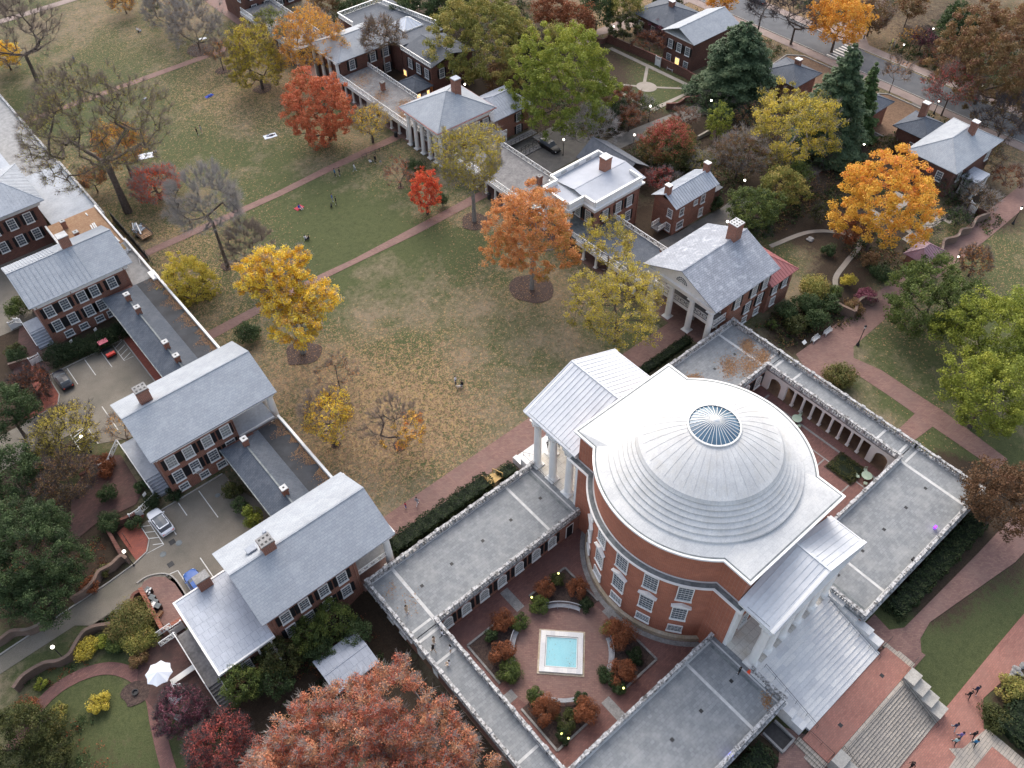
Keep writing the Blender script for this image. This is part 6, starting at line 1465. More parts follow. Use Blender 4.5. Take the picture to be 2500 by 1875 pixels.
def shrub_mesh(r, rz, mat, seed, leaf=.16, dens=1.0, clumpy=.28):
 """dense round bush, centre of its foot at the origin"""
 rng = np.random.default_rng(seed); n = int(dens * 4 * math.pi * r * r * .8 * 3.6 / (leaf * leaf)); nb = max(9, int(9 + 7 * r * r))
 d = rng.normal(size=(nb, 3)); d[:, 2] = np.abs(d[:, 2]) * .9 - .15; d /= np.linalg.norm(d, axis=1)[:, None]; cb = d * (r * .72, r * .72, rz * .72) * rng.uniform(.55, 1.2, (nb, 1)) + (0, 0, rz * .75)
 k = rng.integers(0, nb, n); o = rng.normal(size=(n, 3)); o /= np.linalg.norm(o, axis=1)[:, None]; o *= (rng.uniform(.4, 1, n) ** .5 * r * (.26 + .2 * rng.uniform(0, 1, nb))[k])[:, None]
 C = cb[k] + o; C[:, 2] = np.maximum(C[:, 2], .03); Nn = o / (r * .4) + rng.normal(size=(n, 3)) * .4 + (0, 0, .3); Nn /= np.linalg.norm(Nn, axis=1)[:, None]
 tb = rng.uniform(0.1, .9, nb); ti = tb[k] * .6 + rng.uniform(0, .4, n)
 return quads_mesh('foliage', C, Nn, leaf, ti, mat, rng)
def stems_mesh(r, h, seed, mat='twig_brown', n=14):
 rng = np.random.default_rng(seed); A, B, ra, rb = [], [], [], []
 for i in range(n):
  a = rng.uniform(0, 6.28); e = np.array([math.cos(a) * r * rng.uniform(.2, .8), math.sin(a) * r * rng.uniform(.2, .8), h * rng.uniform(.6, 1)]); m_ = e * (.4, .4, .55)
  A += [(0, 0, -.1), tuple(m_)]; B += [tuple(m_), tuple(e)]; ra += [.035, .025]; rb += [.025, .012]
 return segs_mesh('stems', A, B, ra, rb, mat, 4)
SH = {}
def shrub(label, x, y, r, h, mat, z=None, leaf=.16, dens=1.0, group=None, name='shrub', cat='shrub', var=0, sc=None):
 key = (round(r, 1), round(h, 1), mat, leaf, dens, var)
 if key not in SH: SH[key] = (shrub_mesh(r, h / 1.7, mat, 11 + len(SH), leaf, dens), stems_mesh(r, h, 31 + len(SH)))
 t = thing(name, label, cat, (x, y, float(g(x, y)) if z is None else z), (x * 7.3 + y * 3.1) % 6.28, group)
 put('foliage', SH[key][0], t); put('stems', SH[key][1], t); return t
def pshrub(label, p, rpx, h, mat, **k):
 b = at(p, 0); z = float(g(b[0], b[1])) + h * .5; b = at(p, z); return shrub(label, b[0], b[1], rpx * mpp(b), h, mat, **k)
def hedge(label, x0, x1, y0, y1, h, mat='hedge_leaf', z=None, leaf=.15, seed=1, wob=.2, name='hedge'):
 rng = np.random.default_rng(seed); gz = float(g((x0 + x1) / 2, (y0 + y1) / 2)) if z is None else z
 t = thing(name, label, 'hedge', ((x0 + x1) / 2, (y0 + y1) / 2, gz)); w, d = (x1 - x0) / 2, (y1 - y0) / 2
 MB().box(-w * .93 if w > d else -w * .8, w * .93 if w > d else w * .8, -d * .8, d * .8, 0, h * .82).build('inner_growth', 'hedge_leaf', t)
 A_ = 4 * w * d + 4 * (w + d) * h; n = int(A_ * 3.2 / (leaf * leaf) * .8)
 u = rng.uniform(-1, 1, (n, 3)); face = rng.choice(3, n, p=np.array([4 * w * d, 4 * d * h, 4 * w * h]) / A_)
 C = u * (w, d, h / 2) + (0, 0, h / 2); s = np.sign(u)
 C[face == 0, 2] = h; C[face == 1, 0] = s[face == 1, 0] * w; C[face == 2, 1] = s[face == 2, 1] * d
 bump = wob * (np.sin(C[:, 0] * 2.1 + seed) * np.cos(C[:, 1] * 2.4) + .6 * np.sin(C[:, 0] * 4.7 + C[:, 2] * 3 + seed)) ; nrm = np.zeros((n, 3)); nrm[face == 0, 2] = 1; nrm[face == 1, 0] = s[face == 1, 0]; nrm[face == 2, 1] = s[face == 2, 1]
 C += nrm * (bump[:, None] - .05) + rng.normal(size=(n, 3)) * .07; C[:, 2] = np.maximum(C[:, 2], .03)
 N_ = nrm + rng.normal(size=(n, 3)) * .5; N_ /= np.linalg.norm(N_, axis=1)[:, None]
 ti = .35 + bump * .8 + rng.uniform(-.3, .5, n)
 put('foliage', quads_mesh('foliage', C, N_, leaf, ti, mat, rng), t); return t
# --- trees on the lawn
T = tree
T('bare_tree', 'huge bare spreading tree with thick dark forked trunk near the grey metal roof', F(205, 262), 168, base=F(277, 458), mat='leaf_olive', twig='twig_brown', bark='bark_brown', dens=.09, leaf=.2, clump=1.0, n=600, thick=1.6, rzr=.8, per=30, r_tw=.011)
T('bare_tree', 'bare forked tree at the upper left corner above a pale path', F(40, 62), 92, base=F(80, 172), mat=None, twig='twig_brown', bark='bark_brown', clump=1.3, n=260, thick=1.7, r_tw=.022)
T('yellow_shrub_tree', 'bright yellow small tree clipped by the left frame edge', F(8, 118), 36, H=6, mat='leaf_yellow', leaf=.3)
T('maple_tree', 'small yellow and amber tree glowing behind the huge bare tree', F(283, 300), 62, base=F(287, 385), mat='leaf_orange_yellow', twig='twig_brown', dens=.55, leaf=.27)
T('maple_tree', 'low coral red tree just right of the huge bare trunk', F(342, 392), 58, base=F(347, 430), mat='leaf_scarlet', twig='twig_grey', dens=.42, leaf=.24, rzr=.7)
T('maple_tree', 'tiny orange tree poking over the white parapet by the plywood roof', F(198, 385), 30, H=5, mat='leaf_orange', dens=.6, twig='twig_brown', leaf=.24)
T('bare_tree', 'ash-grey bare multi-stemmed tree by the end of the middle lawn path', F(430, 440), 92, base=F(492, 575), mat=None, twig='twig_grey', bark='bark_brown', clump=.95, n=300, r_tw=.014, mulch=1.2, per=26)
T('bare_tree', 'bare pale tree standing left of the tall yellow tree', F(515, 530), 62, base=F(556, 600), mat=None, twig='twig_brown', bark='bark_brown', clump=.9, n=160, r_tw=.014, per=22)
T('yellow_green_tree', 'low mustard-green tree beside the black flat dormitory roof', F(404, 606), 64, H=5.5, mat='leaf_yellow_olive', leafmix=((0, 0, 1), .5), leaf=.24, clump=.6, dens=1.1, rzr=1.1, low=-.98)
T('yellow_tree', 'large golden yellow tree in the middle of the lawn with a bark ring', F(628, 632), 118, base=F(655, 762), mat='leaf_yellow', twig='twig_grey', bark='bark_grey', leaf=.25, clump=.8, dens=1.25, low=-.95, lobes=[(-.22, .42, 0, .66), (-.55, .28, .1, .42), (.78, .02, 0, .36), (.22, -.62, -.1, .58), (.08, -.08, 0, .6)], mulch=2.7, thick=1.2)
tree_small = dict(mat=None, twig='twig_brown', clump=.55)
T('bare_sapling', 'thin bare sapling between the golden tree and the yellow round tree', F(733, 800), 46, base=F(739, 856), mat='leaf_orange', twig='twig_brown', dens=.05, leaf=.16, clump=.6, n=70, mulch=.6, per=10, r_tw=.014)
T('yellow_tree', 'round yellow tree with thinning brown top beside the second pavilion corner', F(700, 892), 66, base=F(725, 960), mat='leaf_yellow', twig='twig_brown', dens=.75, leaf=.22, clump=.6, patch=((.3, -.35, -.5), -.25), per=10, mulch=.7, r_tw=.014)
T('bare_tree', 'bare tree with orange leaves left only on its lowest branches', F(857, 915), 72, base=F(863, 963), mat='leaf_orange_yellow', twig='twig_brown', dens=.55, leaf=.22, clump=.62, patch=((.35, -.75, -.45), .28), per=14, mulch=.9, r_tw=.015, n=160)
T('maple_tree', 'big orange maple with green inner leaves in front of the flat-roofed pavilion', F(1132, 498), 112, base=F(1149, 624), mat='leaf_orange', bark='bark_grey', leafmix=((-.4, .5, .5), .45), leaf=.25, clump=.8, mulch=3.6, dens=1.0, rzr=.95)
T('honey_locust', 'airy olive-yellow tree spreading in front of the white pediment columns', F(1338, 655), 118, H=13, mat='leaf_yellow_olive', twig='twig_grey', dens=.42, leaf=.22, clump=.8, rzr=.72, per=7, seed=91, n=330)
T('honey_locust', 'thin yellow upper limb tree in front of the dark slate terrace', F(1318, 520), 66, H=15, mat='leaf_yellow_olive', twig='twig_brown', dens=.32, leaf=.22, clump=.8, rzr=.9, per=6, n=90)
T('ash_tree', 'tall olive and rust tree hiding the corner of the hipped pavilion', F(1018, 345), 78, base=F(1025, 478), mat='leaf_yellow_olive', twig='twig_grey', bark='bark_grey', dens=.75, leaf=.25, clump=.8, rzr=1.15, leafmix=((1, 0, 0), .3), mulch=2.5)
T('red_maple', 'small bright scarlet tree between two lawn paths', F(925, 410), 37, base=F(924, 462), mat='leaf_scarlet', leaf=.22, clump=.55, rzr=1.45, low=-.98, dens=1.3)
pshrub('dark green bush touching the scarlet tree', F(955, 430), 18, 3.0, 'leaf_deep')
pshrub('dark bush between the hipped pavilion and the scarlet tree', F(895, 362), 30, 2.4, 'leaf_deep')
T('bare_sapling', 'bare little tree near people by the upper brick path', F(855, 375), 40, base=F(866, 405), mat='leaf_red', twig='twig_brown', dens=.06, leaf=.18, clump=.6, n=60, mulch=.6)
T('red_maple', 'large brick-red and orange maple before the plank-roofed colonnade', F(694, 230), 80, base=F(700, 312), mat='leaf_red', leafmix=((.9, -.3, -.1), .35), leaf=.27, clump=.85, dens=1.3, rzr=1.2, low=-.98)
T('yellow_tree', 'half bare yellow tree right of the brick-red maple', F(798, 262), 44, base=F(806, 308), mat='leaf_yellow', twig='twig_grey', dens=.3, leaf=.24, clump=.7, per=10)
T('yellow_tree', 'round yellow-green tree with mulch ring left of the brick-red maple', F(556, 122), 68, base=F(568, 192), mat='leaf_yellow_olive', twig='twig_brown', bark='bark_brown', dens=1.0, leaf=.28, clump=.85, mulch=2.1, rzr=1.15)
T('amber_tree', 'tall airy amber tree with pale limbs in front of the far pavilion', F(672, 82), 84, H=15, mat='leaf_amber', twig='twig_grey', bark='bark_grey', dens=.5, leaf=.28, clump=1.0, per=8)
T('yellow_green_tree', 'lime topped tree behind the round yellow-green tree', F(585, 50), 42, H=10, mat='leaf_lime', twig='twig_grey', dens=.5, leaf=.3, clump=1.0)
T('bare_tree', 'grey bare tree in a dark mulch ring by the far lawn edge', F(425, 50), 68, base=F(432, 108), mat='leaf_brown', twig='twig_grey', bark='bark_brown', dens=.06, leaf=.25, clump=1.2, n=200, mulch=3.2, r_tw=.026)
T('bare_tree', 'slim leafless tree with small ring next to the far lawn path', F(478, 108), 28, base=F(483, 152), mat='leaf_orange', twig='twig_brown', dens=.12, leaf=.25, clump=.9, n=60, mulch=1.8, r_tw=.022)
T('bare_tree', 'rusty bare tree crossing the far pavilion roof', F(822, 72), 48, H=17, mat='leaf_brown', twig='twig_brown', bark='bark_grey', dens=.25, leaf=.26, clump=.95, n=150, r_tw=.022)
T('bare_tree', 'bare brown tree above the far left path near the top edge', F(355, 22), 52, H=9, mat='leaf_brown', twig='twig_grey', dens=.06, leaf=.28, clump=1.2, n=120, r_tw=.028)
T('amber_tree', 'small amber tree at the top edge above the far lawn', F(262, -2), 34, H=6, mat='leaf_amber', twig='twig_brown', dens=.3, leaf=.3, clump=1.0)
T('dark_evergreen', 'narrow dark evergreen at the top edge of the lawn', F(330, 8), 14, H=6, mat='leaf_deep', leaf=.3, rzr=1.5)
pshrub('dark evergreen bush on the lawn by the second pavilion ridge', F(535, 722), 33, 3.2, 'leaf_deep')
# --- east gardens and street
T('oak_tree', 'massive olive and gold tree behind the far roofs at the top', F(1042, 82), 128, H=15, mat='leaf_olive', leaf=.34, clump=1.15, leafmix=((.2, -.5, .2), .3), dens=1.1, n=420, rzr=.9)
T('elm_tree', 'large lime-green tree right of the hipped pavilion', F(1218, 178), 128, H=17, mat='leaf_lime', leaf=.34, clump=1.1, leafmix=((.5, .3, .8), .55), dens=1.15, n=420, rzr=1.0)
T('oak_tree', 'dim olive tree between the massive gold tree and the lime-green one', F(1140, 110), 52, H=10, mat='leaf_deep_olive', leaf=.34, clump=1.0)
T('bare_tree', 'silvery bare tree over the parking lot with the black SUV', F(1292, 268), 58, base=F(1277, 330), mat=None, twig='twig_grey', bark='bark_grey', clump=.9, n=130, r_tw=.022, per=11)
T('dogwood_tree', 'round tree with crimson cap and green skirt above the outbuilding', F(1447, 308), 66, H=8, mat='leaf_crimson_green', leafmix=((-.2, .1, 1.1), .75), leaf=.26, clump=.8, seed=61)
T('dark_evergreen', 'dark bushy tree under the crimson capped tree', F(1475, 345), 46, H=5, mat='leaf_deep_olive', leaf=.28)
T('young_conifer', 'small bright green cone-shaped tree near the gravel lane', F(1554, 262), 30, H=7, mat='leaf_lime', leaf=.26, clump=.6, rzr=1.5)
T('russet_tree', 'russet brown tree left of the grey-limbed yellow tree', F(1602, 330), 62, H=9, mat='leaf_brown', twig='twig_grey', dens=.6, leaf=.28, clump=.9)
T('olive_tree', 'small olive tree between crimson capped and russet trees', F(1515, 352), 34, H=6, mat='leaf_olive', twig='twig_grey', dens=.6, leaf=.26)
T('honey_locust', 'wide yellow tree with pale grey limbs beside the dark spire conifer', F(1712, 272), 112, H=15, mat='leaf_yellow_olive', twig='twig_grey', bark='bark_grey', dens=.5, leaf=.3, clump=1.05, rzr=.7, thick=1.5, per=6, n=260)
T('magnolia_tree', 'glossy deep green round tree beside the lane behind the pediment', F(1632, 452), 62, H=8, mat='leaf_green', leaf=.26, clump=.8, dens=1.1)
T('olive_tree', 'yellowish green tree with bronze top behind the glossy green one', F(1690, 402), 56, H=8, mat='leaf_olive', leaf=.28, clump=.8)
T('dark_evergreen', 'deep green bush tree right of the bronze topped tree', F(1722, 375), 34, H=7, mat='leaf_green', leaf=.28)
T('maple_tree', 'large orange and gold maple in front of the pale hip-roofed house', F(1912, 432), 116, base=F(1870, 545), mat='leaf_orange_yellow', leafmix=((.7, .1, .5), .4), leaf=.3, clump=.95, dens=1.1, n=330, rzr=.95)
T('red_maple', 'little copper red tree at the foot of the gold maple', F(1838, 492), 42, H=5, mat='leaf_rust', leaf=.24)
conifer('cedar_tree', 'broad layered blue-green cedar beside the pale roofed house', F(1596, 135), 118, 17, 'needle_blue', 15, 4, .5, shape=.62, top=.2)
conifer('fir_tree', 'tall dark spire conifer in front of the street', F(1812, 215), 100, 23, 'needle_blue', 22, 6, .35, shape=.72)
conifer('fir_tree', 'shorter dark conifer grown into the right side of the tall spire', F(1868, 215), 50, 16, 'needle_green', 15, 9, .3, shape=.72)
T('oak_tree', 'huge bronze-brown oak at the upper right corner', F(2150, 125), 132, H=17, mat='leaf_brown', leaf=.36, clump=1.2, n=400, leafmix=((0, 0, 1), .4), dens=1.1)
T('dark_evergreen', 'dense dark green tree left of the bronze oak', F(2070, 48), 48, H=12, mat='leaf_deep', leaf=.36)
T('maple_tree', 'glowing orange tree over the street at the top', F(1818, 35), 70, H=14, mat='leaf_amber', leaf=.36, clump=1.1, leafmix=((.6, 0, .5), .4), dens=1.0)
T('oak_tree', 'dark brown leaved tree between orange tree and diagonal walk', F(1902, 38), 46, base=F(1873, 78), mat='leaf_brown', leaf=.36, clump=1.0, dens=.7, twig='twig_brown')
T('bare_tree', 'dark bare tree on the leaf-covered island by the street', F(1712, 22), 62, base=F(1708, 96), mat=None, twig='twig_dark', bark='bark_brown', clump=1.3, n=90, r_tw=.03, thick=2.0)
T('bare_tree', 'leafless dark tree above the cedar across the street', F(1650, 8), 42, H=12, mat=None, twig='twig_dark', bark='bark_brown', clump=1.3, n=60, r_tw=.03, thick=1.8)
T('bare_sapling', 'thin bare street tree beside the road bend', F(1930, 165), 34, base=F(1920, 202), mat='leaf_orange', twig='twig_brown', dens=.05, leaf=.25, clump=1.0, n=40, r_tw=.024, hfix=5.5)
T('red_maple', 'thin pinkish red tree arching over the road beyond the brick chimney', F(2052, 198), 60, base=F(2033, 250), mat='leaf_crimson', twig='twig_brown', dens=.16, leaf=.3, clump=1.0, n=130, r_tw=.024, hfix=7)
T('bare_tree', 'tangled bare brown tree at the right edge above the road', F(2178, 250), 62, H=9, mat='leaf_brown', twig='twig_dark', dens=.1, leaf=.3, clump=1.1, n=150, r_tw=.026)
T('bare_sapling', 'small bare tree with orange tufts by the lit lamp post', F(1975, 75), 26, H=6, mat='leaf_amber', twig='twig_brown', dens=.12, leaf=.3, clump=.9, n=40, r_tw=.026)
T('purple_tree', 'dark wine-coloured small tree near the yellow crossing sign', F(1996, 82), 26, H=5, mat='leaf_purple', twig='twig_dark', dens=.5, leaf=.28)
T('green_tree', 'mid green spreading tree over the diagonal brick walk', F(2015, 650), 110, H=10, mat='leaf_green', leaf=.28, clump=.95, leafmix=((-.2, .4, .8), .4), rzr=.8, dens=1.0)
T('elm_tree', 'large yellow-green tree filling the right edge above the path', F(2150, 715), 112, H=14, mat='leaf_lime', leaf=.28, clump=1.0, leafmix=((0, .4, 1), .5), n=380)
T('elm_tree', 'lower yellow-green tree under the large one at the right edge', F(2140, 850), 108, H=12, mat='leaf_lime', leaf=.27, clump=.95, leafmix=((0, .5, 1), .5), n=330)
T('maple_sapling', 'sparse orange sapling beside the third lamp post', F(2110, 562), 38, H=5.5, mat='leaf_orange', twig='twig_brown', dens=.3, leaf=.22, clump=.6)
T('beech_tree', 'dark rust-brown tree at the right edge beside the far terrace corner', F(2172, 1075), 88, H=12, mat='leaf_rust_dark', leaf=.25, clump=.85, rzr=1.15, leafmix=((0, 0, 1), .4), n=340)
for i, (fx, fy, rp, h, m_, lb) in enumerate([(1700, 672, 30, 3.0, 'leaf_deep', 'dark bush closest to the basement windows of the pedimented pavilion'), (1742, 655, 32, 3.2, 'leaf_deep', 'dark bush second from the brick basement windows'), (1722, 702, 30, 3.0, 'leaf_deep_olive', 'dull olive bush next to the terrace balustrade'), (1765, 690, 34, 3.2, 'leaf_deep', 'large dark bush behind the two white benches'), (1795, 655, 28, 2.8, 'leaf_deep', 'dark bush beside the straight brick garden wall'), (1760, 622, 38, 3.4, 'leaf_olive', 'green and rust bush beside the red metal annex'), (1800, 632, 22, 2.4, 'leaf_green', 'bright green bush above the wavy brick wall'), (1815, 812, 42, 2.8, 'leaf_brown_green', 'round bronze-green shrub on the lawn beside the arcade walk'), (1833, 605, 20, 2.2, 'leaf_yellow_olive', 'small yellow bush beside the curving gravel path'), (1880, 560, 24, 2.6, 'leaf_brown', 'brown leaved bush near the trunk of the gold maple'), (1905, 590, 30, 2.4, 'leaf_deep', 'dark undergrowth bush below the gold maple'), (1870, 640, 26, 2.2, 'leaf_purple', 'purplish bush inside the wavy wall corner'), (1845, 665, 26, 2.0, 'leaf_brown', 'brown shrub in the corner of the wavy wall'), (1668, 700, 14, 1.6, 'leaf_green', 'small green bush between terrace and pavilion basement'), (1545, 440, 22, 2.6, 'leaf_deep', 'dark bush at the end of the two-storey outbuilding'), (1790, 540, 20, 2, 'leaf_deep', 'low dark bush on the rear garden lawn edge')]):
 pshrub(lb, F(fx, fy), rp, h, m_, leaf=.2, var=i % 3)
rgb = random.Random(17)
TH = {}
def thicket(i, fx, fy, rp, h, mt, leafm, dn, lb, lf=.22):
 T('bare_thicket', lb, F(fx, fy), rp, H=h, mat=leafm, twig=mt, bark='bark_brown', dens=dn, leaf=lf, clump=.7, n=int(30 + rp * 1.2), r_tw=.02, rzr=.6, cat='thicket', low=-.4, per=8)
for i, a in enumerate([(1545, 228, 60, 4, 'twig_dark', 'leaf_deep', .12, 'dark leafless thicket behind the walled garden corner'), (1640, 262, 60, 4, 'twig_dark', 'leaf_brown', .12, 'dark thicket under the broad cedar'), (1690, 340, 44, 4, 'twig_brown', 'leaf_olive', .25, 'brown thicket under the grey-limbed yellow tree'), (1740, 395, 42, 4, 'twig_dark', 'leaf_brown', .1, 'dark thicket between bronze tree and gold maple'), (1480, 250, 30, 3, 'twig_brown', 'leaf_rust', .2, 'brown thicket beside the gravel lane end'), (1350, 60, 46, 7, 'twig_brown', 'leaf_deep_olive', .8, 'dim green tree left of the pale slate roof house'), (1405, 88, 40, 6, 'twig_dark', 'leaf_rust', .15, 'bare dark tree in front of the house with lit door'), (1430, 60, 34, 6, 'twig_dark', 'leaf_purple', .3, 'purplish tree against the small chimneyed roof'), (1470, 75, 26, 6, 'twig_dark', 'leaf_deep', .3, 'thin dark tree against the pale slate roof'),
     (1560, 80, 20, 5, 'twig_dark', 'leaf_brown', .2, 'small dark tree at the corner of the pale slate roof'), (1990, 480, 50, 3.5, 'twig_dark', 'leaf_deep', .1, 'bare dark thicket below the white porch'), (2060, 400, 46, 3.5, 'twig_dark', 'leaf_deep', .12, 'tangled bare shrubs right of the white porch'), (2120, 430, 44, 3.5, 'twig_grey', 'leaf_brown', .12, 'grey thicket beside the diagonal walk at the right'), (2070, 470, 30, 2.8, 'twig_dark', 'leaf_deep', .4, 'dark shrub behind the wavy wall end'), (1935, 310, 26, 3, 'twig_brown', 'leaf_deep_olive', .5, 'green shrub between lane lamp and small lodge'), (1780, 345, 30, 3, 'twig_dark', 'leaf_deep', .15, 'dark shrubs by the lane under the spire conifer'), (2120, 330, 50, 3, 'twig_dark', 'leaf_brown', .12, 'dark tangled shrubs right of the pale hip roof'), (2180, 380, 40, 3, 'twig_brown', 'leaf_rust', .2, 'rusty shrubs at the right edge under the bare tree'), (2035, 120, 46, 3, 'twig_brown', 'leaf_rust', .15, 'brown scrub beside the street below the crossing sign'), (2090, 175, 40, 3.5, 'twig_brown', 'leaf_deep_olive', .25, 'olive scrub under the bronze oak'), (1380, 330, 30, 3, 'twig_brown', 'leaf_deep', .25, 'brown shrubs between long shed and gravel lane'), (1330, 345, 28, 3, 'twig_grey', 'leaf_crimson', .2, 'pink shrub behind the long grey shed'), (1425, 385, 40, 3, 'twig_grey', 'leaf_crimson', .25, 'pinkish shrub behind the outbuilding roof'), (1465, 395, 30, 2.5, 'twig_grey', 'leaf_deep_olive', .35, 'grey-green shrub right of the pinkish one'), (1350, 215, 40, 6, 'twig_brown', 'leaf_rust', .5, 'orange-brown tree inside the walled garden'), (1360, 255, 34, 5, 'twig_brown', 'leaf_rust', .35, 'rust coloured tree at the near end of the walled garden'), (1385, 225, 26, 5, 'twig_grey', 'leaf_green', .35, 'pale thin green tree beside the gravel circle'), (1335, 240, 36, 5, 'twig_dark', 'leaf_deep', .9, 'dark green tree right of the lime-green crown'), (1300, 225, 30, 5, 'twig_brown', 'leaf_brown', .5, 'brown shrub tree under the lime-green tree'), (1640, 500, 30, 4, 'twig_dark', 'leaf_deep', .9, 'dark shrub below the glossy green tree'), (1775, 460, 30, 3.5, 'twig_dark', 'leaf_deep_olive', .6, 'dark olive shrub at the rear garden edge')]): thicket(i, *a)
for i, (fx, fy, rp, H_, m_, lb) in enumerate([(905, 12, 56, 10, 'leaf_deep', 'dark evergreen at the top edge behind the roof lattice'), (980, -8, 50, 11, 'leaf_deep_olive', 'dim tree at the top edge above the roof lattice corner'), (845, 5, 42, 5, 'leaf_olive', 'low yellow-green bush tree beside the lattice-railed roof'), (765, 22, 40, 6, 'leaf_deep', 'dark green bush mass left of the lattice-railed roof'), (1190, 22, 44, 9, 'leaf_rust', 'rusty tree at the top edge right of the gold tree'), (1245, 45, 44, 9, 'leaf_rust', 'reddish brown tree above the lime-green crown'), (1290, 18, 46, 9, 'leaf_deep', 'dark fir-like tree at the top edge over the garden lane'), (1345, 8, 52, 10, 'leaf_olive', 'olive green tree at the top edge above the lane'), (1205, 75, 30, 7, 'leaf_olive', 'olive tree squeezed above the lime-green crown'), (940, 45, 30, 4, 'leaf_deep', 'dark shrub behind the long white roof skylight'), (1440, -10, 40, 7, 'leaf_deep_olive', 'dim tree at the top edge beside the chimneyed slate roof'), (700, 5, 36, 8, 'leaf_brown', 'brown tree at the top edge left of the lattice roof'), (1560, -8, 40, 9, 'leaf_amber', 'yellow tips of a tree at the top edge by the street'), (1970, 10, 34, 9, 'leaf_brown', 'brown tree at the top edge left of the dense green one'), (2190, 200, 30, 9, 'leaf_brown', 'brown shrub tree at the right edge below the bronze oak'), (1080, 165, 40, 6, 'leaf_brown', 'brown tree foot behind the pale rear roof')]):
 T('broadleaf_tree', lb, F(fx, fy), rp, H=H_, mat=m_, leaf=.36, clump=1.1, dens=.95)
# --- west gardens
T('magnolia_tree', 'very large dark green tree filling the left edge', F(62, 1195), 128, H=11, mat='leaf_deep', leaf=.2, clump=.8, n=420, dens=1.05)
T('magnolia_tree', 'dark green tree below the very large one at the left edge', F(88, 1275), 84, H=9, mat='leaf_deep', leaf=.2, clump=.75, n=260)
T('magnolia_tree', 'tall green tree at the left edge beside the upper parking court', F(8, 880), 70, H=11, mat='leaf_deep', leaf=.22, clump=.8, leafmix=((0, 0, 1), .4))
T('magnolia_tree', 'dark tree between the two big left edge trees', F(20, 1020), 70, H=10, mat='leaf_deep', leaf=.22, clump=.8)
T('cherry_tree', 'sparse yellow-leaved tree by the hatched bay and glowing lamp', F(138, 935), 76, H=7.5, mat='leaf_yellow_olive', twig='twig_dark', bark='bark_brown', dens=.3, leaf=.19, clump=.7, per=9, leafmix=((.7, .6, .2), .5), r_tw=.015)
T('cherry_tree', 'dark thin tree with scattered amber leaves above the garden steps', F(140, 1035), 70, H=7, mat='leaf_brown', twig='twig_dark', bark='bark_brown', dens=.32, leaf=.18, clump=.7, per=9, r_tw=.016)
T('bare_sapling', 'bare yellow-tipped shrub tree against the second pavilion gable', F(262, 925), 40, H=4.5, mat='leaf_amber', twig='twig_grey', dens=.08, leaf=.16, clump=.55, n=60, per=12, r_tw=.014)
T('rust_tree', 'rust leaved shrub tree left of the black parked car', F(68, 830), 46, H=4.5, mat='leaf_rust', twig='twig_dark', dens=.45, leaf=.2, clump=.6)
for i, (fx, fy, rp, h, m_, lb) in enumerate([(222, 1005, 34, 1.8, 'leaf_rust', 'rusty low shrub beside the gate of the second pavilion'), (232, 1068, 26, 2.2, 'leaf_deep', 'dark round bush inside the paved garden court'), (235, 1128, 34, 2.2, 'leaf_deep', 'dark bush below the paved garden court'), (290, 1128, 22, 1.6, 'leaf_deep', 'small dark bush next to the white garden gate'), (305, 1050, 20, 1.4, 'leaf_deep', 'low dark bush beside the blue stair landing'), (328, 1082, 26, 1.8, 'hedge_leaf', 'dark clipped bush below the lattice of the second pavilion'), (372, 1070, 22, 1.5, 'hedge_leaf', 'dark clipped bush under the basement windows'), (545, 1117, 30, 3.4, 'leaf_lime', 'bright lime bush beside the low slate dormitory roof'), (503, 1060, 28, 3.0, 'leaf_deep_olive', 'dark bush between the court and slate dormitory wall'), (518, 1092, 22, 2.8, 'leaf_deep', 'dark bush above the bright lime bush'),
      (125, 765, 36, 2.6, 'hedge_leaf', 'dark bush at the stair foot of the third pavilion'), (170, 752, 34, 2.4, 'hedge_leaf', 'dark hedge bush above the first parking bay'), (215, 738, 34, 2.4, 'hedge_leaf', 'dark hedge bush behind the red utility cart'), (252, 722, 30, 2.4, 'hedge_leaf', 'dark hedge bush in the corner by the slate rooms'), (38, 665, 30, 3.2, 'leaf_green', 'green bush at the gable end of the third pavilion'), (35, 770, 26, 2.2, 'leaf_deep', 'dark bush left of the square brick landing'), (12, 512, 38, 3.4, 'leaf_deep', 'dark bush in the court of the fourth pavilion'), (70, 480, 22, 2.6, 'leaf_deep', 'dark bush against the plywood-roofed range'), (30, 760, 24, 2.0, 'leaf_deep_olive', 'olive dark bush by the left parking apron'),
      (282, 1342, 58, 3.4, 'leaf_brown_green', 'large bronze-green shrub beside the brick bin enclosure'), (300, 1378, 44, 2.8, 'leaf_olive', 'second bronze shrub under the bin enclosure wall'), (186, 1402, 34, 1.5, 'leaf_yellow_olive', 'mound of yellow-green grass inside the wavy wall'), (222, 1385, 24, 1.5, 'leaf_lime', 'small lime shrub inside the wavy wall'), (255, 1388, 30, 1.7, 'leaf_green', 'leafy green bed along the garden lawn'), (300, 1422, 26, 1.6, 'twig' if False else 'leaf_brown', 'greyish brown shrub near the white umbrella'), (212, 1518, 30, 1.6, 'leaf_yellow_olive', 'bright yellow bush alone on the dark garden lawn'), (56, 1535, 36, 2.0, 'leaf_rust', 'rust-orange shrub at the lower left garden'), (128, 1535, 22, 2.0, 'leaf_olive', 'olive shrub at the start of the curved garden path'), (88, 1478, 16, 1.0, 'leaf_lime', 'tiny pale green plant beside the wavy wall'), (125, 1565, 26, 2.4, 'leaf_olive', 'yellowish shrub mass beside the lower left path'), (250, 1400, 22, 1.3, 'leaf_deep', 'dark ground shrub behind the grass mound'), (195, 1265, 24, 1.4, 'leaf_rust', 'low rusty bush above the wavy wall end'), (225, 1232, 20, 1.2, 'leaf_brown_green', 'thin bush beside the corner of the low brick wall')]):
 pshrub(lb, F(fx, fy), rp, h, m_, leaf=.15, var=i % 3)
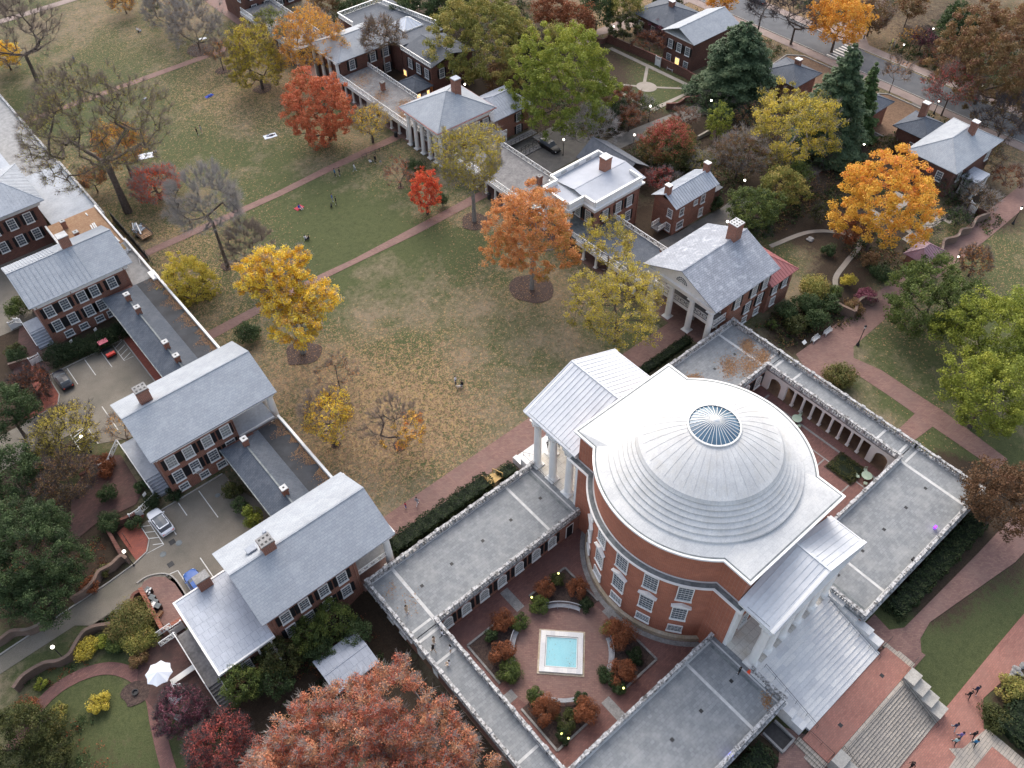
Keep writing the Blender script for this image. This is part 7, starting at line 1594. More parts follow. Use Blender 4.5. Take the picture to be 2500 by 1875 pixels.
T('dark_evergreen', 'black-green tree mass at the lower left corner', F(35, 1600), 96, H=5.5, mat='leaf_deep_olive', leaf=.17, clump=.7, low=-.3)
T('dark_evergreen', 'dark bushy tree at the bottom edge left of the garden lawn', F(110, 1640), 52, H=3.6, mat='leaf_deep_olive', leaf=.17, clump=.6)
T('japanese_maple', 'wine-purple maple overhanging the garden path and bench', F(388, 1532), 62, H=4.2, mat='leaf_purple', twig='twig_dark', dens=.8, leaf=.16, clump=.5, rzr=.7)
T('red_maple', 'rounded crimson-red tree between purple maple and great pink tree', F(476, 1606), 78, H=6.5, mat='leaf_crimson', twig='twig_dark', dens=.75, leaf=.18, clump=.6)
T('sugar_maple', 'great pink and orange tree along the bottom edge in front of the terrace', F(782, 1632), 285, H=17, mat='leaf_pink', twig='twig_grey', bark='bark_grey', leaf=.17, clump=.8, dens=.5, rzr=.6, lobes=[(.28, .42, 0, .36), (-.1, .22, .1, .42), (-.55, .0, 0, .4), (-.8, -.2, 0, .3), (.62, .08, 0, .36), (.95, -.15, .1, .22), (0, -.2, 0, .55), (.45, -.3, 0, .5), (-.5, -.4, 0, .5)], n=950, per=12, thick=1.9, leafmix=((.6, .3, .4), .1), low=-.35, r_tw=.017)
for i, (fx, fy, rp, H_, m_, lb) in enumerate([(520, 1478, 48, 6.0, 'leaf_green', 'bright green tree at the corner of the low pale annex'), (602, 1420, 52, 5.5, 'leaf_deep_olive', 'dull green tree by the annex roof end'), (590, 1470, 44, 4.5, 'leaf_deep', 'dark tree below the annex roof end'), (668, 1370, 42, 6.0, 'leaf_green', 'green tree directly under the shuttered windows'), (720, 1340, 50, 6.0, 'leaf_green', 'green tree nearest the terrace corner below the shuttered windows'), (770, 1368, 34, 4.5, 'leaf_deep', 'dark small tree in the passage by the terrace'), (690, 1400, 36, 4.5, 'leaf_deep', 'dark tree between window trees and grey shed')]):
 T('camellia_tree', lb, F(fx, fy), rp, H=H_, mat=m_, leaf=.17, clump=.6, dens=1.0, rzr=1.0)
hedge('long dark yew hedge between the brick walk and the terrace balustrade', -28.6, -12.5, 21.9, 24.2, 2.1, seed=3, wob=.22, leaf=.17)
hedge('short dark hedge block beside the portico step', -11.0, -8.7, 21.6, 23.4, 1.9, seed=4, wob=.18, leaf=.17)
hedge('low dark hedge along the yellow timber edging', 17.6, 28.0, 22.8, 24.3, 1.0, seed=5, wob=.16, leaf=.17)
hedge('very dark hedge mass under the far terrace wing wall', 12.0, 32.0, -23.9, -21.5, 1.6, seed=6, leaf=.2)
hedge('dark rounded hedge beside the marble cheek wall', 8.9, 10.9, -20.9, -18.0, .1, seed=7, leaf=.2) if False else None
hedge('dark hedge mass below the near terrace wing by the brick path', -24, -11.8, -24.4, -21.6, 1.4, seed=8, leaf=.2)
hedge('dark hedge filling the lower right corner by the lower walk', 10.4, 17.5, -43, -37.4, 1.4, seed=9, leaf=.2)
for i, (p, rp, h, m_, lb) in enumerate([(q(3, 3, 2130, 1050), 42, 1.8, 'leaf_olive', 'yellow-green shrub at the right edge of the lower walk'), (q(3, 3, 2190, 1330), 30, .9, 'leaf_deep', 'dark plant behind the pale boulder'), (q(3, 3, 2000, 1280), 40, 1.2, 'leaf_deep_olive', 'thin brown shrub with yellow leaves on the lower bed')]): pshrub(lb, p, rp, h, m_, leaf=.17)
RB = [((1955, 520), 34, 'leaf_rust', 3, 1, 'rust bush nearest the long brick arcade wall left of the top bench'), ]
bushes = [(q(3, 2, 405, 275), 27, 2.3, 'leaf_rust', 'rust coloured bush left of the top curved bench'), (q(3, 2, 660, 265), 27, 2.2, 'leaf_rust', 'rust coloured bush right of the top curved bench'), (q(3, 2, 520, 210), 22, 1.6, 'leaf_deep_olive', 'dark green bush in the top bed tip'),
          (q(3, 2, 370, 400), 28, 1.6, 'leaf_green', 'green bush at the left end of the top curved bench'), (q(3, 2, 725, 400), 21, 1.3, 'hedge_leaf', 'blackish plum bush at the right end of the top bench'),
          (q(3, 2, 85, 520), 31, 2.3, 'leaf_rust', 'upper rust bush in the bed left of the pool'), (q(3, 2, 215, 530), 25, 1.6, 'leaf_green', 'upper green bush left of the pool'), (q(3, 2, 90, 770), 32, 2.3, 'leaf_rust', 'lower rust bush in the bed left of the pool'), (q(3, 2, 140, 910), 34, 1.6, 'leaf_green', 'lower green bush left of the pool'), (q(3, 1, 1890, 640), 18, 1.4, 'leaf_deep', 'dark green bush between the two left rust bushes'),
          (q(3, 2, 990, 620), 42, 2.5, 'leaf_rust', 'broad rust and green bush right of the pool by the drum'), (q(3, 2, 910, 580), 24, 1.6, 'leaf_olive', 'olive bush fringe on the bed right of the pool'), (q(3, 2, 1010, 920), 37, 2.5, 'leaf_rust', 'round rust bush in the lower bed right of the pool'), (q(3, 2, 890, 950), 26, 1.4, 'leaf_deep', 'dark green bush at the lower end of the right bench'), (q(3, 2, 975, 1040), 20, 1.3, 'leaf_deep', 'dark bush with garden light right of the pool'), (q(3, 2, 1110, 800), 24, 1.5, 'hedge_leaf', 'almost black bush at the right bed corner'),
          (q(3, 2, 325, 1095), 24, 1.7, 'leaf_green', 'green bush left of the bottom bench'), (q(3, 2, 420, 1200), 38, 2.4, 'leaf_rust', 'large rust bush below the pool'), (q(3, 2, 735, 1215), 35, 2.4, 'leaf_rust', 'rust bush below the pool at its right side'), (q(3, 2, 590, 1290), 30, 1.6, 'leaf_deep_olive', 'dark bush between the two lower rust bushes'), (q(3, 2, 555, 1400), 24, 1.2, 'hedge_leaf', 'dark ground bush with two yellow lights'), (q(3, 2, 690, 1130), 20, 1.6, 'leaf_deep', 'dark green bush at the right end of the bottom bench')]
for i, (p, rp, h, m_, lb) in enumerate(bushes):
 b = at(p, h * .5 + .05); shrub(lb, b[0], b[1], rp * mpp(b), h, m_, z=.06, leaf=.12, var=i)
hedge('square bed of low dark plants in the garden court with green tables', bx0 - 1.8, bx0 + 1.8, by0 - 2.0, by0 + 2.0, .35, 'leaf_deep_olive', z=.07, leaf=.13, seed=12, wob=.12, name='planting')
rng = np.random.default_rng(77); C = []
for (x, y, r, n) in FALL: d = rng.normal(size=(n, 2)) * r * .6; C.append(np.stack([x + d[:, 0], y + d[:, 1], g(x + d[:, 0], y + d[:, 1]) + .12], 1))
C = np.concatenate(C); Nn = rng.normal(size=C.shape) * .3 + (0, 0, 1); Nn /= np.linalg.norm(Nn, axis=1)[:, None]
o = put('fallen_leaves', quads_mesh('fallen_leaves', C, Nn, .15, rng.uniform(0, 1, len(C)), 'leaf_litter', rng)); o['kind'] = 'stuff'; tag(o, 'loose brown and yellow leaves fallen on the lawn under the trees', 'leaves')
def ground_cover(name, areas, mat, size, per_m2, hgt, seed, twigs=None):
 rng = np.random.default_rng(seed); C = []
 for (x0, x1, y0, y1, d) in areas:
  A = (x1 - x0) * (y1 - y0); nc = int(A * .55); cx = rng.uniform(x0, x1, nc); cy = rng.uniform(y0, y1, nc); m_ = np.sin(cx * .37 + seed) * np.cos(cy * .41) + rng.normal(size=nc) * .5 > -.6; cx, cy = cx[m_], cy[m_]
  hh = rng.uniform(.2, 1, len(cx)) * hgt * d; per = max(4, int(per_m2 / .35)); k = np.repeat(np.arange(len(cx)), per); o = rng.normal(size=(len(k), 3)); o /= np.linalg.norm(o, axis=1)[:, None]; o *= rng.uniform(.2, 1, (len(k), 1)); rr = .5 + hh[k] * .55
  x = cx[k] + o[:, 0] * rr; y = cy[k] + o[:, 1] * rr; C.append(np.stack([x, y, g(x, y) + .08 + np.abs(o[:, 2]) * hh[k]], 1))
 C = np.concatenate(C); Nn = rng.normal(size=C.shape) * .6 + (0, 0, .6); Nn /= np.linalg.norm(Nn, axis=1)[:, None]; t_ = np.clip(.5 + .4 * np.sin(C[:, 0] * .9) * np.cos(C[:, 1] * .8) + rng.normal(size=len(C)) * .2, 0, 1)
 o = put(name, quads_mesh(name, C, Nn, size, t_, mat, rng)); o['kind'] = 'stuff'; tag(o, 'low tangle of ' + ('dark evergreen plants' if 'deep' in mat or 'green' in mat else 'brown and rusty plants') + ' covering the garden beds', 'ground cover')
EA = [(56, 74, 52, 66, 1), (60, 88, 46, 57, 1), (60, 78, 32, 38, 1), (74, 95, 27, 37, 1), (66, 77, 12, 22, .8), (92, 99, 8, 18, .8), (58, 78, 74, 98, 1), (60, 90, 114, 135, 1), (56, 70, 100, 114, 1), (92, 100, 44, 80, .9), (110, 121, 20, 34, .8), (112, 121, 74, 104, .8), (138, 160, 20, 60, .9), (140, 175, 70, 120, .6), (92, 121, 36, 38.5, .6), (50, 56, 10, 19, .9), (38, 50, 13, 19.5, .8), (44, 60, 122, 160, .9)]
WA_ = [(-66, -56, 44.6, 52, .7), (-72, -58, 53, 66, .9), (-80, -64, 45, 66, .8), (-76, -58, 78, 92, .9), (-66, -56, 36, 39, .5), (-44, -36, 12, 20, .6), (-50, -40, 14, 20, .5), (-60, -54, 35, 39, .5), (-76, -66, 16, 30, .9), (-58, -53, 12, 20, .6), (-70, -62, 35.5, 38, .4)]
ground_cover('undergrowth', EA, 'leaf_deep', .3, 7, 1.5, 3); ground_cover('undergrowth', EA, 'leaf_brown', .28, 5, 1.2, 5); ground_cover('undergrowth', EA, 'leaf_deep_olive', .28, 5, 1.9, 15)
ground_cover('undergrowth', WA_, 'leaf_deep', .18, 18, 1.2, 7); ground_cover('undergrowth', WA_, 'leaf_rust', .17, 7, .8, 9)
# ---------------------------------------------------------------- walls, lamps, street furniture
def wavy_wall(label, pts, h=1.5, t=.32, mat='brick_old', wave=0, period=5.0, name='serpentine_wall', smooth=True, cap=None):
 th = thing(name, label, 'garden wall'); P = spline(pts, 10) if smooth else [tuple(p) for p in pts]
 if wave:
  out = []; s = 0; L = [0]
  for a, b_ in zip(pts[:-1], pts[1:]): L.append(L[-1] + math.hypot(b_[0] - a[0], b_[1] - a[1]))
  n = int(L[-1] / .45)
  for i in range(n + 1):
   s = L[-1] * i / n; k = max(j for j in range(len(L)) if L[j] <= s + 1e-9); k = min(k, len(pts) - 2); f = (s - L[k]) / (L[k + 1] - L[k]); a, b_ = np.array(pts[k]), np.array(pts[k + 1]); d = (b_ - a) / np.linalg.norm(b_ - a)
   out.append(tuple(a + (b_ - a) * f + np.array((-d[1], d[0])) * wave * math.sin(2 * math.pi * s / period)))
  P = out
 o = strip_along(P, t); n = len(P); Lf, Rt = o[:n], o[n:][::-1]; mb = MB(); cp = MB()
 for i in range(n - 1):
  quad = [Lf[i], Rt[i], Rt[i + 1], Lf[i + 1]]; zb = min(float(g(*p)) for p in (P[i], P[i + 1])) - .2; zt = [float(g(*P[i])) + h, float(g(*P[i])) + h, float(g(*P[i + 1])) + h, float(g(*P[i + 1])) + h]
  k = len(mb.v); mb.v += [(x, y, zb) for x, y in quad] + [(x, y, z) for (x, y), z in zip(quad, zt)]
  mb.f += [tuple(k + j for j in f) for f in ((4, 5, 6, 7), (0, 4, 7, 3), (1, 2, 6, 5))]
  if i in (0, n - 2): mb.f += [tuple(k + j for j in ((0, 1, 5, 4) if i == 0 else (3, 7, 6, 2)))]
 oc = strip_along(P, t + .1); Lc, Rc = oc[:n], oc[n:][::-1]
 for i in range(n - 1):
  za, zb2 = float(g(*P[i])) + h, float(g(*P[i + 1])) + h; k = len(cp.v)
  cp.v += [(*Lc[i], za), (*Rc[i], za), (*Rc[i + 1], zb2), (*Lc[i + 1], zb2), (*Lc[i], za + .08), (*Rc[i], za + .08), (*Rc[i + 1], zb2 + .08), (*Lc[i + 1], zb2 + .08)]
  cp.f += [tuple(k + j for j in f) for f in ((4, 5, 6, 7), (0, 4, 7, 3), (1, 2, 6, 5), (0, 3, 2, 1), (0, 1, 5, 4), (3, 7, 6, 2))]
 mb.build('wall', mat, th); cp.build('coping', mat if cap is None else cap, th); return th
W6 = lambda r, c, h, *pts: [tuple(at(q(r, c, *p), float(g(*at(q(r, c, *p), 0)[:2])) + h)[:2]) for p in pts]
wavy_wall('long wavy brick wall between the lamp-lit lane and the lower garden', W6(3, 0, 1.4, (100, 1040), (180, 940), (330, 850), (440, 830), (530, 780), (590, 680), (650, 600), (740, 560), (850, 545)), 1.4, cap=None)
wavy_wall('rust-coloured wavy brick wall from the lamp by the apron down to the left', W6(3, 0, 1.4, (975, 40), (930, 20), (850, 90), (760, 140), (720, 210), (640, 290), (545, 350)), 1.4, cap=None)
wavy_wall('short curve of wavy brick wall at the left edge above the lane', W6(3, 0, 1.3, (350, 475), (310, 540), (210, 590), (90, 600), (0, 660), (-80, 700)), 1.3, cap=None)
wavy_wall('brick enclosure wall behind the row of wheeled bins', W6(3, 0, 1.6, (1080, 270), (1160, 420), (1250, 590), (1400, 510)), 1.6, t=.4, mat='brick', smooth=False, name='brick_wall')
wavy_wall('curved dark brick wall end at the lane by the bin enclosure', W6(3, 0, 1.5, (1010, 370), (1030, 320), (1085, 285)), 1.5, mat='brick_dark', cap=None)
wavy_wall('low brick wall along the red apron up to the white gate', W6(2, 0, 1.2, (935, 1430), (810, 1210), (1040, 1120)), 1.2, t=.4, mat='brick_dark', smooth=False, name='brick_wall')
wavy_wall('thin garden wall from the first gate of the second pavilion to the tree', W6(2, 0, 1.2, (780, 740), (610, 820)), 1.2, t=.3, mat='brick_dark', smooth=False, name='brick_wall')
wavy_wall('low wall left of the gate beside the dark hedge', W6(1, 0, 1.1, (60, 1390), (270, 1325)), 1.1, t=.3, mat='brick_dark', smooth=False, name='brick_wall')
wavy_wall('wavy brick wall corner beside the diagonal walk', W6(1, 3, 1.6, (910, 985), (940, 900), (1000, 870), (1070, 880), (1100, 830)), 1.7, cap=None)
wavy_wall('straight brick wall running down to the wavy corner', W6(1, 3, 1.6, (720, 880), (815, 940), (910, 985)), 1.7, smooth=False, name='brick_wall', cap=None)
wavy_wall('wavy tan brick wall along the upper diagonal walk by the garden house', W6(1, 3, 1.5, (1390, 640), (1480, 590), (1575, 510), (1600, 430), (1700, 400), (1730, 350), (1810, 330), (1850, 260), (1950, 220)), 1.6, cap=None)
wavy_wall('wall return ending the upper wavy wall', W6(1, 3, 1.5, (1950, 220), (1800, 140)), 1.5, mat='brick_dark', smooth=False, name='brick_wall', cap=None)
wavy_wall('long straight brick wall in front of the pale-roofed house', W6(0, 2, 1.8, (900, 270), (1270, 430), (1500, 540), (1720, 670)), 1.9, mat='brick_dark', smooth=False, name='brick_wall')
wavy_wall('wavy wall at the corner of the walled garden', W6(0, 2, 1.4, (1720, 675), (1640, 700), (1590, 740), (1500, 750), (1440, 790), (1350, 800)), 1.4, mat='brick_dark', cap=None)
wavy_wall('wavy wall edge above the lane by the upper garden path', W6(0, 2, 1.2, (780, 290), (850, 300), (900, 280)), 1.2, mat='brick_dark', cap=None)
hz_ = thing('ornamental_gateposts', 'dark brick gate wall end beside the crimson capped tree', 'garden wall'); b = G(q(0, 2, 1640, 1050)); MB().box(b[0] - 2, b[0] + 2, b[1] - .2, b[1] + .2, b[2] - .2, b[2] + .9).build('wall', 'gravel_path', hz_)
def gate(label, p, ang, w=1.5, h=1.6):
 b = G(p); t = thing('garden_gate', label, 'gate', b, ang, 'white garden gates'); mb = MB(); mb.box(-w / 2, w / 2, -.04, .04, .1, h * .72)
 mb.box(-w / 2, w / 2, -.05, .05, h * .95, h);
 for i in range(7): x = -w / 2 + w * i / 6; mb.box(x - .03, x + .03, -.04, .04, h * .7, h)
 mb.build('panel', 'white_trim', t)
 for s in (-1, 1): MB().box(s * (w / 2 + .02) - .08, s * (w / 2 + .02) + .08, -.1, .1, -.1, h + .15).build('post', 'white_trim', t)
gate('white gate in the wall beside the hatched bay and curved path', q(2, 0, 830, 770), .05); gate('white gate at the end of the low wall by the white car', q(2, 0, 1065, 1150), .05)
gate('white gate left of the stairs of the third pavilion', q(1, 0, 130, 1105), .05); gate('white gate beside the dark hedge of the upper court', q(1, 0, 290, 1380), .05)
gate('white gate beside the bins under the low annex', q(3, 0, 1380, 610), .0, 1.6, 1.9); gate('tall white gate in the brick wall of the walled garden', q(0, 2, 1280, 510), 1.57, 1.4, 2.2); gate('pale gate high on the wavy wall near the garden beds', q(1, 3, 1800, 215), 1.2, 1.6, 2.0)
def globe_lamp(label, p, hp=3.6, r=.21, glow='lamp_glow'):
 """p is the photo point of the glowing globe"""
 P = at(p, hp); P = at(p, float(g(P[0], P[1])) + hp); gz = float(g(P[0], P[1])); t = thing('globe_lamp', label, 'street lamp', (P[0], P[1], gz), 0, 'lit globe lamps')
 m = MB(); m.lathe([(.14, 0), (.14, .15), (.06, .3), (.045, hp - .35), (.09, hp - .26), (.09, hp - r * .9)], n=8); m.build('post', 'iron_black', t)
 MB().lathe([(.01, -r)] + [(r * math.sin(a), -r * math.cos(a)) for a in np.linspace(.3, 2.8, 9)] + [(.01, r)], (0, 0, hp), 14).build('globe', glow, t, smooth=True)
for p, lb in ((q(2, 0, 625, 524), 'glowing globe lamp in the yellow-leaved tree by the hatched bay'), (q(2, 0, 956, 1410), 'glowing globe lamp at the corner of the low brick wall'), (q(3, 0, 404, 726), 'glowing globe lamp standing on the lane edge'), (q(1, 2, 1820, 288), 'globe lamp beside the chimney of the pedimented pavilion'), (q(0, 3, 58, 1390), 'globe lamp right of the glossy green tree'), (q(0, 3, 981, 1106), 'globe lamp beside the lane below the small lodge'),
              (q(0, 2, 1226, 817), 'globe lamp at the near side of the walled garden'), (q(0, 2, 1103, 1040), 'globe lamp beside the gravel lane above the long shed'), (q(0, 2, 557, 1076), 'globe lamp beside the parked black SUV'), (q(0, 2, 1697, 771), 'globe lamp at the wavy wall corner of the walled garden'), (q(0, 2, 942, 201), 'globe lamp on the upper lane bend above the garden wall'), (q(0, 2, 551, 232), 'globe lamp above the lime-green crown'), (q(0, 1, 1690, 650), 'globe lamp behind the chimney of the hipped pavilion'), (q(0, 1, 1326, 45), 'globe lamp in the dark trees behind the lattice roof'), (q(0, 2, 1787, 592), 'tiny globe lamp under the broad cedar')): globe_lamp(lb, p)
def lantern(label, p_top, base, glow='lamp_glow'):
 b = G(base); h = max(3.2, min(6.5, vz(b[:2], p_top) - b[2])); t = thing('lantern_post', label, 'street lamp', b, 0, 'black lantern posts')
 m = MB(); m.lathe([(.26, 0), (.26, .25), (.14, .45), (.1, .9), (.065, 1.1), (.055, h - .45), (.1, h - .35)], n=10); m.build('post', 'iron_black', t)
 l = MB(); l.lathe([(.12, h - .35), (.2, h + .05)], n=8); l.build('lantern_glass', glow, t); MB().lathe([(.24, h + .05), (.14, h + .2), (.03, h + .32)], n=8).build('lantern_cap', 'iron_black', t)
lantern('unlit black lantern post at the corner where two brick walks meet', q(1, 3, 984, 1095), q(1, 3, 928, 1240), 'white_trim'); lantern('lit black lantern post beside the orange sapling', q(1, 3, 1688, 565), q(1, 3, 1655, 660)); lantern('lit black lantern post high at the right edge of the walk', q(1, 3, 2192, 175), q(1, 3, 2125, 305))
lantern('amber lit lantern post near the wine-coloured tree across the road', q(0, 3, 1513, 213), q(0, 3, 1472, 330)); lantern('pale lantern post on the street corner by the crossing sign', q(0, 3, 1290, 340), q(0, 3, 1245, 460)); lantern('lantern post under the bronze oak by the road', q(0, 3, 1885, 648), q(0, 3, 1840, 770)); lantern('lantern post behind the red arching tree by the brick chimney', q(0, 3, 1550, 790), q(0, 3, 1515, 880))
for p, lb, h in ((q(3, 2, 1018, 1045), 'small yellow garden light in the bed right of the pool', 1.1), (q(3, 2, 540, 1395), 'left of two yellow garden lights below the pool', .9), (q(3, 2, 592, 1432), 'right of two yellow garden lights below the pool', .9), (q(3, 2, 516, 160), 'tiny yellow light at the tip of the top bed', 1.3), (q(3, 2, 310, 345), 'tiny white light beside the green bush by the top bench', 1.3)):
 b = at(p, h); t = thing('garden_light', lb, 'garden light', (b[0], b[1], .07)); MB().tube([(0, 0, 0), (0, 0, h - .1)], .02).build('stake', 'iron_black', t); MB().lathe([(.02, -.1), (.11, -.05), (.13, .03), (.02, .1)], (0, 0, h), 8).build('lens', 'garden_light', t)
for p, lb, m_ in ((q(2, 3, 1525, 1225), 'purple glowing floodlight on the far terrace parapet', 'spot_purple'), (q(3, 2, 1842, 1558), 'blue glowing floodlight on the near terrace parapet', 'spot_blue'), (q(2, 3, 1355, 1470), 'dark floodlight on the far terrace parapet', 'iron_black')):
 b = at(p, 4.45); t = thing('floodlight', lb, 'floodlight', (b[0], b[1], 4.13)); MB().box(-.22, .22, -.14, .14, .25, .55).build('housing', 'iron_black' if m_ == 'iron_black' else m_, t); MB().box(-.05, .05, -.05, .05, 0, .25).build('stand', 'iron_black', t); MB().box(-.2, .2, -.17, -.145, .27, .53).build('lens', m_, t)
def bench(label, p, ang, mat='bench_wood', L=1.7, z=None):
 b = G(p) if z is None else tuple(at(p, z)); t = thing('garden_bench', label, 'bench', b, ang)
 s = MB(); [s.box(-L / 2, L / 2, -.25 + i * .11, -.17 + i * .11, .42, .46) for i in range(5)]; s.build('seat', mat, t)
 s = MB(); s.box(-L / 2, L / 2, .27, .32, .82, .9); [s.box(-L / 2 + i * L / 14 - .02, -L / 2 + i * L / 14 + .02, .28, .31, .45, .82) for i in range(15)]; s.build('backrest', mat, t)
 for x in (-L / 2 + .05, L / 2 - .05):
  for y in (-.22, .28): MB().box(x - .035, x + .035, y - .035, y + .035, 0, .44 if y < 0 else .9).build('leg', mat, t)
  MB().box(x - .04, x + .04, -.26, .3, .62, .67).build('armrest', mat, t)
bench('weathered bench nearer the wavy wall, backed by dark bushes', q(1, 3, 695, 1150), math.radians(0), 'white_trim'); bench('second weathered bench closer to the terrace, backed by dark bushes', q(1, 3, 600, 1205), 0, 'white_trim')
bench('small white bench in front of the straight wall in the walled garden', q(0, 2, 1378, 545), math.radians(-90), 'white_paint'); bench('white bench under the wine-purple maple', q(3, 0, 1415, 1250), math.radians(20), 'white_trim')
b = G(q(1, 3, 510, 1240)); t = thing('white_sign', 'little white slanted panel left of the weathered benches', 'sign', b, 0); MB().poly([(-.4, -.25, .5), (.4, -.25, .5), (.4, .25, .8), (-.4, .25, .8)]).poly([(-.4, .25, .79), (.4, .25, .79), (.4, -.25, .49), (-.4, -.25, .49)]).build('panel', 'white_paint', t); MB().box(-.04, .04, -.04, .04, 0, .62).build('post', 'iron_black', t)
def table_set(label, p, nch, seed):
 b = at(p, .75); t = thing('garden_table', label, 'table', (b[0], b[1], .07)); m = MB(); m.lathe([(.02, .70), (.72, .70), (.72, .735), (.02, .74)], n=24); m.build('tabletop', 'green_iron', t)
 MB().lathe([(.05, .04), (.05, .7)], n=8).build('pedestal', 'green_iron', t); MB().box(-.35, .35, -.03, .03, 0, .05).box(-.03, .03, -.35, .35, .051, .09).build('base', 'green_iron', t)
 rg = random.Random(seed)
 for i in range(nch):
  a = [.4, 2.1, 3.9, 5.3][i] + rg.uniform(-.3, .3); d = 1.15; cpos = (b[0] + math.cos(a) * d, b[1] + math.sin(a) * d, .07)
  c = thing('garden_chair', ('green metal chair %s of the table ' % ['on the far side', 'to the upper left', 'to the lower left', 'on the near side'][i]) + ('by the arcade pillars' if seed == 1 else 'next to the planted square'), 'chair', cpos, a - math.pi / 2, 'green garden chairs')
  MB().box(-.22, .22, -.22, .22, .42, .45).build('seat', 'green_iron', c)
  s = MB(); [s.box(-.2 + k * .08 - .012, -.2 + k * .08 + .012, .2, .22, .45, .86) for k in range(6)]; s.box(-.22, .22, .19, .23, .84, .88); s.build('backrest', 'green_iron', c)
  for x in (-.19, .19):
   for y in (-.19, .19): MB().box(x - .015, x + .015, y - .015, y + .015, 0, .42).build('leg', 'green_iron', c)
table_set('round pale green garden table beside the arcade pillars', q(2, 3, 460, 385), 3, 1); table_set('round pale green garden table beside the planted square', q(2, 3, 1000, 825), 4, 2)
def umbrella(label, p, r=1.55, ang=.2):
 b = at(p, 2.6); gz = float(g(b[0], b[1])); t = thing('garden_umbrella', label, 'umbrella', (b[0], b[1], gz), ang); MB().tube([(0, 0, 0), (0, 0, 2.75)], .03).build('pole', 'white_paint', t)
 m = MB(); n = 8; ap = (0, 0, 2.8)
 for i in range(n):
  a0, a1 = 2 * math.pi * i / n, 2 * math.pi * (i + 1) / n; P0 = (math.cos(a0) * r, math.sin(a0) * r, 2.25); P1 = (math.cos(a1) * r, math.sin(a1) * r, 2.25); am = (a0 + a1) / 2; Pm = (math.cos(am) * r * .86, math.sin(am) * r * .86, 2.24)
  m.poly([ap, P0, Pm]); m.poly([ap, Pm, P1])
 m.build('canopy', 'fabric_white', t); MB().lathe([(.3, 0), (.3, .08), (.05, .1)], n=12).build('base', 'iron_black', t)
 s = MB(); [s.bar((0, 0, 2.79), (math.cos(2 * math.pi * i / n) * r, math.sin(2 * math.pi * i / n) * r, 2.24), .02, .02) for i in range(n)]; s.build('ribs', 'white_paint', t)
umbrella('large white octagonal garden umbrella fully in view on the brick terrace', q(3, 0, 1225, 928)); umbrella('white umbrella mostly hidden behind the purple maple', q(3, 0, 1335, 1085), 1.3, .5)
def bin_(label, p, ang=.5, lid='shutter_black', group='wheeled bins along the enclosure wall', s=1.0):
 b = at(p, 1.0); gz = float(g(b[0], b[1])) + .07; t = thing('wheeled_bin', label, 'bin', (b[0], b[1], gz), ang, group)
 m = MB(); w = .3 * s; m.v = [(-w * .85, -w * .9, 0), (w * .85, -w * .9, 0), (w * .85, w * .9, 0), (-w * .85, w * .9, 0), (-w, -w * 1.15, .95 * s), (w, -w * 1.15, .95 * s), (w, w * 1.15, .95 * s), (-w, w * 1.15, .95 * s)]; m.f = [(0, 3, 2, 1), (4, 5, 6, 7), (0, 1, 5, 4), (1, 2, 6, 5), (2, 3, 7, 6), (3, 0, 4, 7)]
 m.build('body', 'shutter_black', t); MB().box(-w * 1.06, w * 1.06, -w * 1.22, w * 1.2, .96 * s, 1.02 * s).box(-w * .9, w * .9, w * 1.2, w * 1.35, .9 * s, .96 * s).build('lid', 'lead', t)
 for x in (-w * .8, w * .8): MB().lathe([(.09, -.03), (.09, .03)], (0, 0, 0), 10).build('wheel', 'iron_black', t, (x, w * 1.0, .1)).rotation_euler = (0, math.pi / 2, 0)
for p, lb in ((q(3, 0, 1150, 290), 'black wheeled bin at the top of the row, at the wall end'), (q(3, 0, 1178, 350), 'black wheeled bin in the middle of the row beside white rubbish'), (q(3, 0, 1200, 383), 'black wheeled bin below the middle one'), (q(3, 0, 1222, 415), 'lowest black wheeled bin beside the cardboard box')): bin_(lb, p, .5)
b = G(q(3, 0, 1165, 330)); t = thing('rubbish_bags', 'white paper rubbish lying between the bins', 'rubbish', (b[0], b[1], b[2] + .9)); mb = MB(); rg = random.Random(4)
for k in range(6): x, y = rg.uniform(-.3, .3), rg.uniform(-.2, .2); mb.bar((x, y, .05 * k), (x + rg.uniform(.1, .3), y + rg.uniform(-.2, .2), .05 * k + rg.uniform(0, .15)), .2, .1)
mb.build('bags', 'white_trim', t)
for p, lb, s in ((q(3, 0, 1205, 425), 'white framed discarded panel on the lowest bin', 1), (q(3, 0, 1240, 475), 'brown cardboard box below the bins', 0)):
 b = G(p); t = thing('cardboard_box', lb, 'box', (b[0], b[1], b[2] + .08), .5); (MB().box(-.4, .4, -.3, .3, .95, 1.0).box(-.3, .3, -.2, .2, 1.0, 1.03) if s else MB().box(-.35, .35, -.25, .25, 0, .4).box(-.5, -.35, -.25, .25, .38, .4)).build('panel' if s else 'carton', 'white_trim' if s else 'plywood', t)
for p, lb in ((q(0, 1, 1160, 1055), 'dark green litter bin left of the tall pavilion columns'), (q(0, 1, 1305, 1135), 'dark green litter bin between the tall pavilion columns'), (q(1, 1, 1878, 110), 'dark litter bin behind the trunk of the tall olive tree')):
 b = G(p); t = thing('litter_bin', lb, 'bin', b); MB().lathe([(.36, 0), (.38, .9), (.3, .95)], n=14).build('body', 'leaf_bin' if False else 'iron_black', t); MB().lathe([(.38, .95), (.36, 1.1), (.15, 1.22)], n=14).build('lid', 'iron_black', t)
b = G(q(2, 0, 1000, 1320)); t = thing('bicycle_rack', 'black looped bicycle rack on the red brick apron', 'bicycle rack', b); mb = MB()
for k in range(3):
 y = -1.2 + k * .8; mb.tube([(-.3, y, 0), (-.3, y, .75), (-.3, y + .1, .85), (-.3, y + .5, .85), (-.3, y + .6, .75), (-.3, y + .6, 0)], .03)
